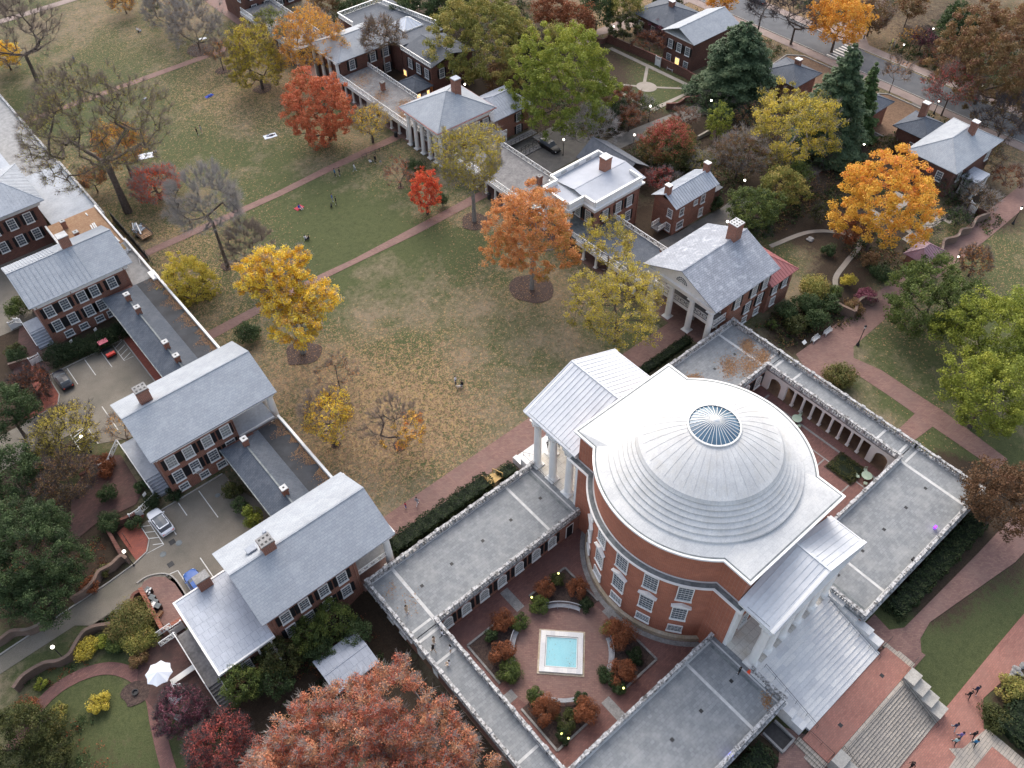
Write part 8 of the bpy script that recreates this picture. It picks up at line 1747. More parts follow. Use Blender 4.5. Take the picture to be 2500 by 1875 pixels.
mb.tube([(-.3, -1.3, .05), (-.3, 1.3, .05)], .03); mb.build('hoops', 'iron_black', t)
def boulder(label, p, r, seed, mat='stone_strip'):
 b = G(p); t = bmesh.new(); bmesh.ops.create_icosphere(t, subdivisions=3, radius=r); rg = np.random.default_rng(seed); ph = rg.uniform(0, 6, 6)
 for v in t.verts: s = 1 + .14 * math.sin(v.co.x * 3 / r + ph[0]) + .12 * math.sin(v.co.y * 4 / r + ph[1]) + .1 * math.sin(v.co.z * 5 / r + ph[2] + v.co.x * 3 / r); v.co *= s; v.co.z *= .6
 me = bpy.data.meshes.new('boulder'); t.to_mesh(me); t.free(); me.materials.append(MAT[mat]); o = put('boulder', me, None, (b[0], b[1], b[2] + r * .25)); tag(o, label, 'boulder')
boulder('pale rough boulder at the right edge among dark plants', q(3, 3, 2185, 1345), .75, 3, 'stone_worn'); boulder('small flat grey boulder on the rear garden lawn', q(1, 3, 560, 430), .6, 5, 'stone_grey')
for i, (X, Y, r) in enumerate([(2110, 960, .4), (2150, 900, .45), (2175, 930, .4), (2130, 920, .35), (2200, 870, .4), (2090, 985, .3)]): boulder('grey edging stone of the bed at the right edge, %s' % ['lowest but one', 'in the middle', 'right of the middle', 'left of the middle', 'highest', 'lowest'][i], q(3, 3, X, Y), r, 10 + i, 'stone_grey')
b = G(q(3, 0, 1048, 1080)); drape('fire_pit_patch', circ(b[0], b[1], 1.6, 20, .12, 4), 'mulch', .07); t = thing('fire_pit', 'black round fire pit on the bare earth patch', 'fire pit', b); MB().lathe([(.3, 0), (.38, .3), (.3, .3), (.24, .12)], n=18).build('bowl', 'iron_black', t)
for p, lb in ((q(0, 3, 937, 280), 'left black bollard at the start of the diagonal walk'), (q(0, 3, 975, 300), 'right black bollard at the start of the diagonal walk')):
 b = G(p); t = thing('bollard', lb, 'bollard', b); MB().lathe([(.16, 0), (.14, .1), (.12, 1.0), (.16, 1.05), (.04, 1.15)], n=10).build('post', 'iron_black', t)
m_, nt_, b_ = newmat('sign_lime', (.72, .85, .05), .4); newmat('safety_orange', (.9, .1, .03), .6)
b = G(q(0, 3, 1168, 400)); t = thing('crossing_sign', 'fluorescent yellow-green diamond pedestrian crossing sign by the road', 'road sign', b, math.radians(35)); MB().tube([(0, 0, 0), (0, 0, 3.0)], .04).build('post', 'metal_grey_roof', t)
sg_ = MB(); sg_.v = [(-.55, -.05, 2.7), (0, -.05, 2.1), (.55, -.05, 2.7), (0, -.05, 3.3), (-.55, -.03, 2.7), (0, -.03, 2.1), (.55, -.03, 2.7), (0, -.03, 3.3)]; sg_.f = [(0, 1, 2, 3), (7, 6, 5, 4), (0, 4, 5, 1), (1, 5, 6, 2), (2, 6, 7, 3), (3, 7, 4, 0)]; so2 = sg_.build('sign_plate', 'sign_lime', t)
w = MB(); w.bar((.05, -.06, 2.95), (.05, -.06, 2.7), .12, .01, (0, 1, 0)); w.bar((.05, -.06, 2.7), (-.12, -.06, 2.4), .07, .01, (0, 1, 0)); w.bar((.05, -.06, 2.7), (.18, -.06, 2.4), .07, .01, (0, 1, 0)); w.bar((.05, -.06, 2.88), (-.18, -.06, 2.72), .05, .01, (0, 1, 0)); w.bar((.07, -.06, 3.02), (.07, -.06, 3.1), .08, .01, (0, 1, 0)); w.build('walking_figure', 'shutter_black', so2)
MB().box(-.35, .35, -.05, -.03, 1.55, 1.9).build('sign_plate', 'sign_lime', t)
b = G(q(0, 3, 1200, 375)); t = thing('information_panel', 'dark grey information panel next to the yellow crossing sign', 'sign', b, math.radians(30)); MB().box(-.8, .8, -.04, .04, .7, 1.6).build('panel', 'lead', t); [MB().box(x - .04, x + .04, -.04, .04, 0, .7).build('leg', 'iron_black', t) for x in (-.6, .6)]
b = at(q(3, 2, 1990, 915), 4.3); t = thing('traffic_cone', 'bright orange marker beside the trench drain of the near terrace wing', 'traffic cone', (b[0], b[1], 4.13)); MB().lathe([(.17, .03), (.04, .62)], n=14).build('cone', 'safety_orange', t); MB().box(-.2, .2, -.2, .2, 0, .03).build('base', 'safety_orange', t); MB().lathe([(.125, .22), (.092, .36)], n=14, close=False).build('reflective_band', 'white_paint', t)
b = G(q(2, 1, 1960, 780)); t = thing('wooden_stair', 'temporary yellow wooden stair with rails beside the yew hedge', 'stair', (-11.9, 24.2, 1.5)); mb = MB()
for i in range(7): mb.box(-.9, .9, -.3 * i - .3, -.3 * i, .25 + .2 * i, .3 + .2 * i)
for x in (-.9, .9): mb.bar((x, 0, .1), (x, -2.2, 1.55), .06, .25)
mb.build('treads', 'wood_yellow', t); mb = MB()
for x in (-.9, .9):
 mb.bar((x, .1, 1.2), (x, -2.2, 2.55), .07, .09)
 for i in range(4): mb.bar((x, -.7 * i, .2 + .45 * i), (x, -.7 * i, 1.2 + .45 * i), .08, .08, (1, 0, 0))
mb.build('railing', 'wood_yellow', t)
t = thing('timber_edging', 'yellow timber rail and orange trench edging between low hedge and terrace', 'barrier'); mb = MB(); mb.bar((14.0, 21.5, 2.3), (28.8, 21.5, 2.3), .1, .12); mb.bar((14.0, 21.5, 1.9), (28.8, 21.5, 1.9), .08, .1)
for i in range(9): x = 14 + 14.8 * i / 8; mb.bar((x, 21.5, 1.4), (x, 21.5, 2.35), .09, .09, (1, 0, 0))
mb.build('rails', 'wood_yellow', t); MB().box(14, 29, 20.6, 21.3, 1.4, 1.62).build('trench_boards', 'leaf_drift', t)
t = thing('stair_void', 'stairwell with its shade as a flat black slab, low stone kerb beside the marble stairs', 'stairwell'); MB().box(-10.4, -8.6, -23.9, -20.95 - .35, 1.02, 1.12).build('shade_slab', 'iron_black', t); mb = MB()  # flat black slab laid in for the shade down the stairwell
for a in ((-10.65, -10.4, -24.1, -21.4), (-8.6, -8.35, -24.1, -21.4), (-10.4, -8.6, -24.15, -23.9)): mb.box(*a, .6, 1.5)
mb.build('kerb', 'stone_grey', t)
b0, b1 = G(q(0, 1, 900, 1225)), G(q(0, 1, 1200, 1110)); t = thing('iron_fence', 'low dark iron railing from the upper path to the tall columns', 'fence'); mb = MB(); A_, B_ = np.array(b0), np.array(b1)
for zz in (.35, .9): mb.tube([A_ + (0, 0, zz), B_ + (0, 0, zz)], .035)
for i in range(10): pp = A_ + (B_ - A_) * i / 9; mb.tube([pp, pp + (0, 0, .95)], .035)
mb.build('rails', 'iron_black', t)
b = G(q(1, 0, 900, 330)); t = thing('work_scaffold', 'black screened work fence and planks along the plywood-roofed colonnade', 'scaffold'); mb = MB()
for i in range(9):
 y = 97.5 + i * 2.2; z0 = float(g(-27.0, y)); mb.tube([(-27.0, y, z0), (-27.0, y, z0 + 2.2)], .05)
for zz in (.4, 1.2, 2.1): mb.tube([(-27.0, 97.5, float(g(-27, 97)) + zz), (-27.0, 115.1, float(g(-27, 115)) + zz)], .05)
mb.build('frame', 'iron_black', t); MB().box(-27.04, -27.0, 99, 115, -.3, 1.5).build('screen', 'membrane_black', t)
t = thing('plank_stack', 'yellow timber planks stacked by the colonnade works', 'planks', (-28.0, 106.5, float(g(-28, 106.5)) + .05), 1.5); mb = MB(); rg = random.Random(2)
for k in range(7): mb.box(-1.3 + rg.uniform(-.2, .2), 1.4, -.45 + k * .13, -.34 + k * .13, .3, .36)
for x in (-.8, .8): mb.box(x - .05, x + .05, -.5, .5, 0, .3)
mb.build('boards', 'wood_yellow', t)
b = G(q(1, 0, 1105, 390)); t = thing('debris_trailer', 'black mesh-sided trailer heaped with grey and white debris by the porch roof', 'trailer', b, math.radians(5)); mb = MB(); mb.box(-1.1, 1.1, -2.0, 2.0, .55, .65); mb.build('bed', 'plywood', t)
mb = MB()
for z in (.65, .95, 1.25):
 for a, c in (((-1.1, -2, z), (-1.1, 2, z)), ((1.1, -2, z), (1.1, 2, z)), ((-1.1, -2, z), (1.1, -2, z)), ((-1.1, 2, z), (1.1, 2, z))): mb.bar(a, c, .05, .05)
for i in range(9): mb.bar((-1.1, -2 + i * .5, .6), (-1.1, -2 + i * .5, 1.3), .04, .04, (1, 0, 0)); mb.bar((1.1, -2 + i * .5, .6), (1.1, -2 + i * .5, 1.3), .04, .04, (1, 0, 0))
mb.build('sides', 'iron_black', t); [MB().lathe([(.32, -.1), (.32, .1)], n=14).build('wheel', 'iron_black', t, (x, 0, .32)).__setattr__('rotation_euler', (0, math.pi / 2, 0)) for x in (-1.2, 1.2)]
mb = MB(); rg = random.Random(9)
for k in range(40): x, y, z = rg.uniform(-.8, .8), rg.uniform(0, 1.8), .7 + rg.uniform(0, .7); mb.bar((x, y, z), (x + rg.uniform(-.6, .6), y + rg.uniform(-.6, .6), z + rg.uniform(-.1, .25)), rg.uniform(.08, .4), rg.uniform(.03, .2))
mb.build('debris', 'metal_grey_roof', t); mb = MB(); mb.bar((-.6, -1.2, 1.3), (.2, 1.9, 1.6), .18, .1); mb.bar((-.9, 1.0, 1.3), (-.4, 1.9, 1.9), .15, .1); mb.build('white_boards', 'white_paint', t)
t = thing('debris_pile', 'scrap timber and crumpled sheets on the flat porch roof', 'debris', (-30.4, 99.6, 3.92)); mb = MB(); rg = random.Random(5)
for k in range(7): mb.bar((-1.2 + k * .1, -.2 + k * .22, .1 + .02 * k), (.9, -.3 + k * .25, .1 + .02 * k), .12, .07)
mb.build('timber', 'wood_yellow', t); mb = MB()
for k in range(18): x, y = rg.uniform(-.3, 1.2), rg.uniform(-1.4, -.4); mb.bar((x, y, rg.uniform(.05, .4)), (x + rg.uniform(-.5, .5), y + rg.uniform(-.5, .5), rg.uniform(.05, .5)), rg.uniform(.1, .35), .04)
mb.build('sheets', 'metal_grey_roof', t); t = thing('long_pole', 'thin white pole leaning on the flat porch roof', 'pole'); MB().tube([(-29.5, 94.0, 3.95), (-28.9, 95.6, 4.7)], .05).build('shaft', 'white_paint', t)
b = G(q(0, 0, 1110, 1490)); t = thing('air_conditioner', 'white air conditioning box hung under a window of the second pavilion', 'air conditioner', (-41.4, 49.95, 2.9)); MB().box(-.35, .35, -.35, .2, -.05, .4).build('casing', 'white_paint', t); MB().box(-.3, .3, -.37, -.35, 0, .35).build('grille', 'stone_grey', t)
for p, lb in ((q(1, 0, 593, 1290), 'small white utility sign left in the dark hedge'), (q(1, 0, 778, 1198), 'small white utility sign behind the red cart'), (q(2, 0, 1158, 1042), 'small white utility sign beside the lattice of the second pavilion')):
 b = G(p); t = thing('utility_sign', lb, 'sign', b, .5); MB().box(-.28, .28, -.02, .02, 2.0, 2.55).build('plate', 'white_paint', t); MB().box(-.03, .03, .021, .06, 0, 2.4).build('post', 'iron_black', t)
# ---------------------------------------------------------------- cars
def car(label, x, y, z, ang, paint, L=4.7, W=1.85, H=1.5, suv=False, glass='glass_dark', roofglass=False, cat='car', paintrough=.25, name='parked_car'):
 key = 'paint_%.2f_%.2f_%.2f' % paint
 if key not in MAT: m, nt, b = newmat(key, paint, .35, 0, .4)
 t = thing(name, label, cat, (x, y, z), ang); h = L / 2
 def loft(st, mat, nm, n=5, smooth=True):
  mb = MB(); k = None; m_ = None
  for (px, w, zb, zt, ins) in st:
   ring = [(px, -w, zb), (px, -w * 1.0, zb + (zt - zb) * .55), (px, -w * ins, zt), (px, -w * ins * .5, zt + .03), (px, 0, zt + .045), (px, w * ins * .5, zt + .03), (px, w * ins, zt), (px, w, zb + (zt - zb) * .55), (px, w, zb)]
   k2 = len(mb.v); mb.v += ring; m_ = len(ring)
   if k is not None: mb.f += [(k + i, k2 + i, k2 + (i + 1) % m_, k + (i + 1) % m_) for i in range(m_)]
   k = k2
  mb.f += [tuple(range(m_)), tuple(range(k, k + m_))[::-1]]; o = mb.build(nm, mat, t);
  bm = bmesh.new(); bm.from_mesh(o.data); bmesh.ops.recalc_face_normals(bm, faces=bm.faces); bm.to_mesh(o.data); bm.free(); smooth_by_angle(o, 40); return o
 w = W / 2; bz = .9 if not suv else 1.0
 loft([(-h, w * .78, .38, bz * .82, .85), (-h + .12, w * .9, .25, bz * .95, .9), (-h + .6, w, .2, bz * 1.02, .93), (-h * .2, w, .2, bz, .95), (h * .35, w, .2, bz * .98, .94), (h * .6, w * .99, .2, bz * .9, .9), (h - .25, w * .9, .22, bz * .78, .84), (h, w * .7, .35, bz * .66, .75)], key, 'body')
 r0, r1 = (-h + .75, h * .12) if not suv else (-h + .45, h * .15); b0, b1 = (-h + .18 if suv else -h + .35, h * .42)
 loft([(b0, w * .8, bz * .9, bz * .98, .95), (r0, w * .86, bz * .9, H - .09, .8), (r1, w * .88, bz * .9, H - .07, .8), (b1, w * .84, bz * .85, bz * .93, .94)], glass, 'windows')
 mb = MB(); k = 0
 for (px, ww, zz) in ((r0 - .02, w * .66, H - .07), ((r0 + r1) / 2, w * .72, H), (r1 + .02, w * .68, H - .06)): mb.v += [(px, -ww, zz - .03), (px, 0, zz + .03), (px, ww, zz - .03)]
 mb.f = [(0, 3, 4, 1), (1, 4, 5, 2), (3, 6, 7, 4), (4, 7, 8, 5)]; mb.build('roof_panel', 'glass_dark' if roofglass else key, t)
 if roofglass: mb = MB(); [mb.bar((r0, s * w * .69, H - .07), (r1, s * w * .7, H - .06), .1, .05) for s in (-1, 1)]; mb.bar((r0 - .02, -w * .66, H - .06), (r0 - .02, w * .66, H - .06), .18, .05); mb.build('roof_rails', key, t)
 wm = MB().lathe([(.2, -.1), (.33, -.1), (.34, 0), (.33, .1), (.2, .1)], n=18).mesh('tyre', 'iron_black'); rm = MB().lathe([(.02, -.06), (.2, -.08), (.2, .08), (.02, .06)], n=12).mesh('rim', 'metal_grey_roof')
 for a in (-h * .62, h * .64):
  for s in (-1, 1):
   o = put('tyre', wm, t, (a, s * (w - .1), .34)); o.rotation_euler = (math.pi / 2, 0, 0); o.name = 'wheel'; put('rim', rm, o)
 for s in (-1, 1):
  MB().box(h - .2, h - .06, s * w * .5, s * w * .76, bz * .55, bz * .68).build('headlight', 'fabric_white', t); MB().box(-h + .0, -h + .1, s * w * .5, s * w * .8, bz * .7, bz * .85).build('tail_light', 'safety_orange', t)
  MB().box(h * .3, h * .3 + .15, s * (w + .0), s * (w + .16), bz * .95, bz * 1.08).build('mirror', key, t)
 return t
cz_ = lambda x, y: float(g(x, y)) + .06
car('white car with black glass roof parked beside the hatched bay', -48.75, 47.4, cz_(-48.8, 47.4), math.radians(93), (.72, .74, .77), 4.7, 1.95, 1.45, roofglass=True)
car('glossy black car parked at the edge of the upper court', -49.0, 81.1, cz_(-49, 81), math.radians(92), (.008, .010, .018), 4.6, 1.85, 1.45)
car('blue car half hidden under the annex chimney', -49.2, 36.0, cz_(-49, 36), math.radians(92), (.035, .10, .32), 4.5, 1.85, 1.5)
p_ = G(q(0, 2, 450, 1150)); car('black SUV in the gravel lot behind the plank terrace', p_[0], p_[1], p_[2] + .06, math.radians(-88), (.008, .008, .009), 4.9, 1.95, 1.75, suv=True)
p_ = G(q(0, 3, 150, 22)); car('dark car parked on the street at the top edge', p_[0], p_[1], p_[2] + .06, math.radians(90), (.02, .022, .03), 4.6, 1.85, 1.5)
x, y = -41.3, 82.4; t = thing('utility_cart', 'red utility cart with pinkish roof in the upper parking court', 'utility cart', (x, y, cz_(x, y)), math.radians(-90)); newmat('cart_red', (.55, .03, .02), .4); newmat('cart_roof', (.55, .13, .17), .5)
MB().box(-1.5, 1.5, -.7, .7, .3, .62).build('chassis', 'shutter_black', t); MB().box(1.0, 1.55, -.66, .66, .62, .95).build('bed_front', 'cart_red', t); MB().box(-1.55, -.9, -.68, .68, .6, .95).build('bonnet', 'cart_red', t)
MB().box(-1.35, -.35, -.72, .72, 1.85, 1.95).build('roof', 'cart_roof', t); MB().box(-.1, 1.0, -.6, .6, .62, .7).build('cargo_bed', 'iron_black', t); MB().box(-.6, -.15, -.6, .6, .62, 1.0).build('seat', 'shutter_black', t)
mb = MB(); [mb.bar((a, s * .66, .6), (a + (.1 if a < -1 else 0), s * .66, 1.86), .06, .06, (1, 0, 0)) for a in (-1.3, -.4) for s in (-1, 1)]; mb.build('frame', 'iron_black', t)
for a in (-1.1, 1.0):
 for s in (-1, 1): o = MB().lathe([(.3, -.1), (.3, .1)], n=14).build('wheel', 'iron_black', t, (a, s * .68, .3)); o.rotation_euler = (math.pi / 2, 0, 0)
# ---------------------------------------------------------------- people
SKIN = {'light': (.55, .33, .24), 'brown': (.22, .11, .07)}
for k, v in SKIN.items(): newmat('skin_' + k, v, .6)
BODY = {}
def joints(pose):
 """name: (x, y, z, radius); facing +X"""
 st = dict(pel=(0, 0, .95, .135), wst=(0, 0, 1.08, .125), chs=(0, 0, 1.30, .155), nk0=(0, 0, 1.47, .07), nk=(.01, 0, 1.53, .052), hd0=(.02, 0, 1.60, .078), hd=(.02, 0, 1.68, .098), hd1=(.015, 0, 1.74, .07),
              shl=(0, .17, 1.42, .065), ell=(-.02, .24, 1.14, .047), wrl=(.06, .25, .90, .032), hnl=(.09, .25, .80, .036), shr=(0, -.17, 1.42, .065), elr=(-.02, -.24, 1.14, .047), wrr=(.06, -.25, .90, .032), hnr=(.09, -.25, .80, .036),
              hpl=(0, .09, .88, .098), knl=(.03, .10, .50, .062), anl=(-.02, .10, .10, .042), tol=(.15, .11, .05, .04), hpr=(0, -.09, .88, .098), knr=(.03, -.10, .50, .062), anr=(-.02, -.10, .10, .042), tor=(.15, -.11, .05, .04))
 if pose == 'walk': st.update(knl=(.17, .09, .52, .062), anl=(.26, .09, .12, .042), tol=(.42, .09, .08, .04), knr=(-.06, -.09, .50, .062), anr=(-.34, -.09, .18, .042), tor=(-.24, -.10, .05, .04), ell=(-.12, .23, 1.15, .047), wrl=(-.1, .25, .92, .032), hnl=(-.08, .25, .83, .036), elr=(.08, -.23, 1.16, .047), wrr=(.26, -.22, 1.0, .032), hnr=(.33, -.22, .95, .036))
 if pose in ('sit', 'crouch'):
  dz = -.83 if pose == 'sit' else -.6
  for k in st: st[k] = (st[k][0] - .05, st[k][1], st[k][2] + dz, st[k][3])
  if pose == 'sit': st.update(hpl=(.02, .1, .12, .098), knl=(.42, .2, .34, .062), anl=(.66, .12, .08, .042), tol=(.80, .12, .06, .04), hpr=(.02, -.1, .12, .098), knr=(.42, -.2, .30, .062), anr=(.62, -.14, .08, .042), tor=(.76, -.15, .06, .04), wrl=(.3, .18, .42, .032), hnl=(.38, .16, .4, .036), wrr=(.28, -.2, .42, .032), hnr=(.36, -.18, .4, .036))
  else: st.update(hpl=(.0, .1, .3, .098), knl=(.36, .14, .5, .062), anl=(.12, .14, .10, .042), tol=(.28, .14, .05, .04), hpr=(.0, -.1, .3, .098), knr=(.36, -.14, .42, .062), anr=(.1, -.14, .10, .042), tor=(.26, -.14, .05, .04), wrl=(.4, .15, .42, .032), hnl=(.48, .13, .36, .036), wrr=(.4, -.15, .42, .032), hnr=(.48, -.13, .36, .036))
 if pose == 'lie':
  for k in st: x, y, z, r = st[k]; st[k] = (z - .9, y, .12 + max(0, x) * .2, r)
  st['knl'] = (-.38, .12, .3, .062)
 return st
BONES = [('pel', 'wst'), ('wst', 'chs'), ('chs', 'nk0'), ('nk0', 'nk'), ('nk', 'hd0'), ('hd0', 'hd'), ('hd', 'hd1'), ('chs', 'shl'), ('shl', 'ell'), ('ell', 'wrl'), ('wrl', 'hnl'), ('chs', 'shr'), ('shr', 'elr'), ('elr', 'wrr'), ('wrr', 'hnr'), ('pel', 'hpl'), ('hpl', 'knl'), ('knl', 'anl'), ('anl', 'tol'), ('pel', 'hpr'), ('hpr', 'knr'), ('knr', 'anr'), ('anr', 'tor')]
def body_mesh(pose):
 if pose in BODY: return BODY[pose]
 J = joints(pose); names = list(J); me = bpy.data.meshes.new('body'); me.from_pydata([J[k][:3] for k in names], [(names.index(a), names.index(b)) for a, b in BONES], [])
 o = bpy.data.objects.new('body', me); COL.objects.link(o); sk = o.modifiers.new('s', 'SKIN'); sk.use_smooth_shade = True; sub = o.modifiers.new('u', 'SUBSURF'); sub.levels = sub.render_levels = 1
 for i, k in enumerate(names): r = J[k][3]; me.skin_vertices[0].data[i].radius = (r, r); me.skin_vertices[0].data[i].use_root = (k == 'pel')
 dg = bpy.context.evaluated_depsgraph_get(); dg.update(); m2 = bpy.data.meshes.new_from_object(o.evaluated_get(dg)); bpy.data.objects.remove(o); bpy.data.meshes.remove(me)
 P = np.array([J[k][:3] for k in names]); zone = {}
 for k in names: zone[k] = 0 if k in ('nk', 'hd0', 'hd', 'hd1', 'hnl', 'hnr') else (2 if k in ('hpl', 'hpr', 'knl', 'knr', 'anl', 'anr', 'pel') else (3 if k in ('tol', 'tor') else 1))
 idx = []
 for pl in m2.polygons: idx.append(zone[names[int(np.argmin(((P - np.array(pl.center)) ** 2).sum(1)))]])
 m2.polygons.foreach_set('material_index', idx); m2.polygons.foreach_set('use_smooth', [True] * len(idx)); BODY[pose] = (m2, J, idx); return BODY[pose]
def cloth(c):
 k = 'cloth_%.2f_%.2f_%.2f' % c
 if k not in MAT: newmat(k, c, .85)
 return k
BLK, NAVY, WHT, GRY, BLUE, RED, TAN, DEN, PUR, TEAL = (.012, .012, .014), (.02, .028, .07), (.7, .7, .72), (.3, .32, .35), (.03, .09, .4), (.5, .04, .06), (.5, .38, .27), (.06, .09, .16), (.2, .14, .34), (.03, .16, .3)
def person(label, p, pose='stand', ang=0.0, top=BLK, legs=BLK, hair=(.02, .014, .01), skin='light', shoes=WHT, z=None, sc=1.06, group=None, long_hair=False, xyz=None):
 if xyz: b = xyz
 elif z is None: b = G(p); b = (b[0], b[1], b[2] + .05)
 else: b = tuple(at(p, z))
 m0, J, idx_ = body_mesh(pose); me = m0.copy(); me.materials.clear()
 for k in ('skin_' + skin, cloth(top), cloth(legs), cloth(shoes)): me.materials.append(MAT[k])
 me.polygons.foreach_set('material_index', idx_)
 t = put('person', me, None, b, ang, sc); tag(t, label, 'person', group)
 h = np.array(J['hd'][:3]); n = np.array(J['nk'][:3]); up = h - n; up /= np.linalg.norm(up); mb = MB()
 f = np.array((1, 0, 0)) if pose != 'lie' else np.array((0, 0, 1)); sd_ = np.cross(up, f)
 for i in range(7):
  for j in range(12):
   th, ph = math.pi * .62 * i / 6, 2 * math.pi * j / 12
   r = .118; lo = 1.0 if math.cos(ph) < .2 else .62
   th *= lo; v = h + up * (math.cos(th) * r * 1.05 + .015) + (f * math.cos(ph) * math.sin(th) + sd_ * math.sin(ph) * math.sin(th)) * r - f * .012
   mb.v.append(tuple(v))
 for i in range(6):
  for j in range(12): mb.f.append((i * 12 + j, (i + 1) * 12 + j, (i + 1) * 12 + (j + 1) % 12, i * 12 + (j + 1) % 12))
 if long_hair: mb.bar(h - f * .09 + up * .02, h - f * .11 - up * .3, .16, .05, f)
 mb.build('hair', cloth(hair), t, smooth=True)
 fc = MB(); nose = h + f * .105; fc.bar(nose + up * .02, nose - up * .035, .022, .03, f); fc.build('nose', 'skin_' + skin, t)
 for s in (-1, 1): e = h + f * .092 + sd_ * .036 * s + up * .02; MB().bar(e - sd_ * .012, e + sd_ * .012, .02, .014, f).build('eye', cloth(BLK), t)
 return t
D = math.radians
person('man in a white shirt and dark trousers alone on the lawn', q(1, 1, 1620, 1545), 'stand', D(-60), WHT, NAVY, shoes=BLK)
person('walker in grey top and white trousers on the brick walk by the yew hedge', q(2, 1, 1325, 1055), 'walk', D(20), GRY, WHT)
person('small child in a red top and blue trousers on the brick walk', q(2, 1, 1236, 1075), 'stand', D(180), RED, BLUE, sc=.75)
person('leftmost of two standing people on the far lawn, dressed in black', q(0, 0, 1527, 1045), 'stand', D(0), BLK, BLK); person('person in grey facing the one in black on the far lawn', q(0, 0, 1560, 1030), 'stand', D(180), GRY, TAN)
person('sitting person on the dark grass near the top left bare tree', q(0, 0, 570, 460), 'sit', D(200), GRY, NAVY)
person('person in pale clothes sitting on the far lawn, left one of the pair', q(0, 0, 1062, 238), 'sit', D(0), WHT, TAN); person('person in white and black sitting on the far lawn, right one of the pair', q(0, 0, 1088, 248), 'sit', D(180), WHT, BLK)
person('person in grey lying on the lawn right of the huge bare tree', q(0, 0, 1115, 770), 'lie', D(30), GRY, GRY); person('person in blue lying on a white towel left of the round yellow tree', q(0, 0, 1620, 740), 'lie', D(20), BLUE, BLUE)
person('person in dark clothes lying on the striped blanket', q(0, 0, 2088, 1050), 'lie', D(-10), BLK, DEN)
person('person sitting beside the big white blanket by the coral tree', q(0, 0, 1208, 1180), 'sit', D(160), GRY, BLK)
person('person in dark clothes beside the upper path, left one of two', q(0, 1, 692, 1365), 'stand', D(-10), TEAL, BLK); person('person in black beside the upper path, right one of two', q(0, 1, 728, 1358), 'stand', D(170), BLK, NAVY)
person('person in white and grey standing alone below the upper path', q(0, 1, 842, 1325), 'walk', D(-30), WHT, GRY)
person('person in a white top sitting by the iron railing', q(0, 1, 960, 1258), 'sit', D(0), WHT, BLK); person('person in black standing by the iron railing', q(0, 1, 1003, 1260), 'stand', D(200), BLK, BLK); person('pale clad child right of the black clad person by the railing', q(0, 1, 1043, 1275), 'stand', D(90), GRY, TAN, sc=.7)
person('person in blue on the middle lawn facing one in black', q(0, 1, 672, 1560), 'stand', D(-20), BLUE, GRY); person('person in black on the middle lawn facing one in blue', q(0, 1, 700, 1580), 'stand', D(160), BLK, BLK); person('person in blue and white sitting on the small red blanket', q(0, 1, 415, 1610), 'sit', D(-70), BLUE, WHT)
person('left one of two people sitting close together above the golden tree', q(1, 1, 462, 425), 'sit', D(20), WHT, TAN); person('right one of two people sitting close together, in black', q(1, 1, 488, 425), 'sit', D(160), BLK, NAVY)
person('dark clad person crouching on the lawn next to the dog', q(1, 1, 1668, 1560), 'crouch', D(200), BLK, DEN)
def blanket(label, p, w, h, ang, mat):
 b = G(p); t = thing('blanket', label, 'blanket', (b[0], b[1], b[2] + .03), ang); rg = random.Random(3); mb = MB(); n = 6
 for i in range(n + 1):
  for j in range(n + 1): mb.v.append((-w / 2 + w * i / n + rg.uniform(-.03, .03), -h / 2 + h * j / n + rg.uniform(-.03, .03), .03 + rg.uniform(0, .05)))
 mb.f = [(i * (n + 1) + j, (i + 1) * (n + 1) + j, (i + 1) * (n + 1) + j + 1, i * (n + 1) + j + 1) for i in range(n) for j in range(n)]; mb.build('cloth', mat, t)
noisy('blanket_red', (.35, .03, .05), (.45, .06, .08), 3); noisy('blanket_blue', (.03, .05, .3), (.06, .1, .45), 3)
blanket('blue striped white blanket on the lawn near the brick-red maple', q(0, 0, 2085, 1052), 2.6, 1.5, D(-12), 'fabric_white'); blanket('large white blanket next to the coral red tree', q(0, 0, 1125, 1205), 3.0, 1.9, D(-20), 'fabric_white'); blanket('small red blanket on the middle lawn', q(0, 1, 412, 1605), 1.6, 1.1, D(10), 'blanket_red'); blanket('small blue towel on the lawn left of the round yellow tree', q(0, 0, 1615, 742), 1.9, .9, D(10), 'blanket_blue')
blanket('white cloth under the grey bare tree ring', q(0, 0, 1565, 300), 1.8, .9, D(-20), 'fabric_white')
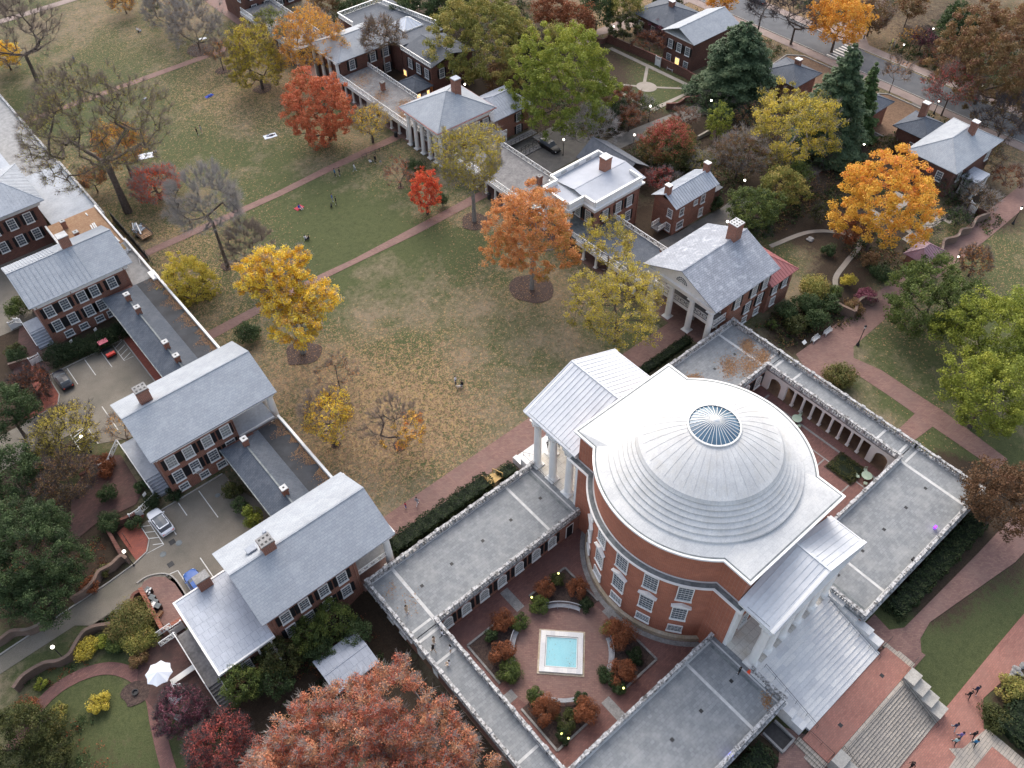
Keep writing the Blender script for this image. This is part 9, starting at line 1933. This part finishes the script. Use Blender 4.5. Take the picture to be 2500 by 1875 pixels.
def dog(label, p, ang, c):
 b = G(p); key = cloth(c); J = dict(b0=(-.25, 0, .42, .1), b1=(0, 0, .43, .12), b2=(.22, 0, .44, .14), nk=(.36, 0, .56, .08), hd=(.44, 0, .64, .075), mz=(.56, 0, .60, .04), tl=(-.36, 0, .5, .03), tl2=(-.5, 0, .62, .02), fl=(.22, .09, .3, .05), fl2=(.21, .09, .15, .035), fl3=(.24, .09, .02, .035), fr=(.22, -.09, .3, .05), fr2=(.21, -.09, .15, .035), fr3=(.24, -.09, .02, .035), hl=(-.22, .09, .3, .07), hl2=(-.3, .09, .16, .035), hl3=(-.24, .09, .02, .035), hr=(-.22, -.09, .3, .07), hr2=(-.3, -.09, .16, .035), hr3=(-.24, -.09, .02, .035))
 E = [('b0', 'b1'), ('b1', 'b2'), ('b2', 'nk'), ('nk', 'hd'), ('hd', 'mz'), ('b0', 'tl'), ('tl', 'tl2'), ('b2', 'fl'), ('fl', 'fl2'), ('fl2', 'fl3'), ('b2', 'fr'), ('fr', 'fr2'), ('fr2', 'fr3'), ('b0', 'hl'), ('hl', 'hl2'), ('hl2', 'hl3'), ('b0', 'hr'), ('hr', 'hr2'), ('hr2', 'hr3')]
 names = list(J); me = bpy.data.meshes.new('dog'); me.from_pydata([J[k][:3] for k in names], [(names.index(a), names.index(c_)) for a, c_ in E], []); o = bpy.data.objects.new('dog', me); COL.objects.link(o); s_ = o.modifiers.new('s', 'SKIN'); s_.use_smooth_shade = True
 for i, k in enumerate(names): r = J[k][3]; me.skin_vertices[0].data[i].radius = (r, r); me.skin_vertices[0].data[i].use_root = (k == 'b1')
 dg = bpy.context.evaluated_depsgraph_get(); dg.update(); m2 = bpy.data.meshes.new_from_object(o.evaluated_get(dg)); bpy.data.objects.remove(o); m2.materials.clear(); m2.materials.append(MAT[key]); o = put('dog', m2, None, (b[0], b[1], b[2] + .04), ang); tag(o, label, 'dog')
 for s in (-1, 1): MB().bar((.41, s * .05, .69), (.40, s * .06, .77), .04, .02).build('ear', key, o)
dog('pale dog beside the crouching person on the lawn', q(1, 1, 1648, 1575), D(150), (.5, .42, .34)); dog('black dog beside the pair in blue and black', q(0, 1, 662, 1600), D(60), (.02, .02, .02))
person('person in a broad dark hat and pale top near the terrace corner', q(3, 1, 1245, 460), 'stand', D(-70), TAN, TAN, z=4.13, long_hair=True); person('person in pale clothes leaning on the balustrade above the courtyard', q(3, 1, 1518, 650), 'walk', D(-30), WHT, BLK, z=4.13)
person('person in a black top in the middle of the terrace walk', q(3, 1, 1450, 765), 'walk', D(100), BLK, TAN, z=4.13, long_hair=True); person('person in tan clothes just above the one in black on the terrace', q(3, 1, 1455, 700), 'stand', D(-60), TAN, TAN, z=4.13); person('person in a white top with dark hair by the terrace balustrade', q(3, 1, 1583, 765), 'stand', D(120), WHT, TAN, z=4.13, long_hair=True); person('crouching person in pink and white on the terrace walk near the pink tree', q(3, 1, 1570, 865), 'crouch', D(150), WHT, TAN, z=4.13)
person('person in black on the near terrace beside the trench drain', q(3, 2, 1902, 935), 'stand', D(120), BLK, BLK, z=4.13)
person('left one of two dark figures under the lawn-side portico', q(2, 2, 437, 618), 'stand', D(40), BLK, BLK, z=4.13); person('right one of two dark figures under the lawn-side portico', q(2, 2, 520, 612), 'stand', D(200), BLK, BLK, z=4.13); person('pale figure under the balcony of the pedimented pavilion', q(1, 2, 1555, 1045), 'stand', D(180), WHT, GRY)
person('person in a navy and white jacket on the lower walk, right one of two', q(3, 3, 1825, 1075), 'walk', D(-140), NAVY, BLK); person('person all in black on the lower walk, left one of two', q(3, 3, 1768, 1115), 'walk', D(-140), BLK, BLK, shoes=BLK)
person('dark haired person in a navy jacket near the stair foot', q(3, 3, 1660, 1360), 'walk', D(35), NAVY, GRY); person('person in a purple top ahead of the one in pale teal', q(3, 3, 1700, 1430), 'walk', D(35), PUR, DEN, hair=(.02, .01, .02)); person('person in a pale teal top and dark trousers on the lower walk', q(3, 3, 1660, 1475), 'walk', D(30), (.35, .5, .5), BLK)
person('person in a bright blue jacket at the stone-edged bed', q(3, 3, 1810, 1485), 'walk', D(30), TEAL, BLK); person('dark figure walking behind the bright blue jacket', q(3, 3, 1800, 1425), 'walk', D(30), BLK, BLK); person('dark clad person at the foot of the stone stairs near the bottom edge', q(3, 3, 1325, 1659), 'walk', D(150), BLK, BLK)
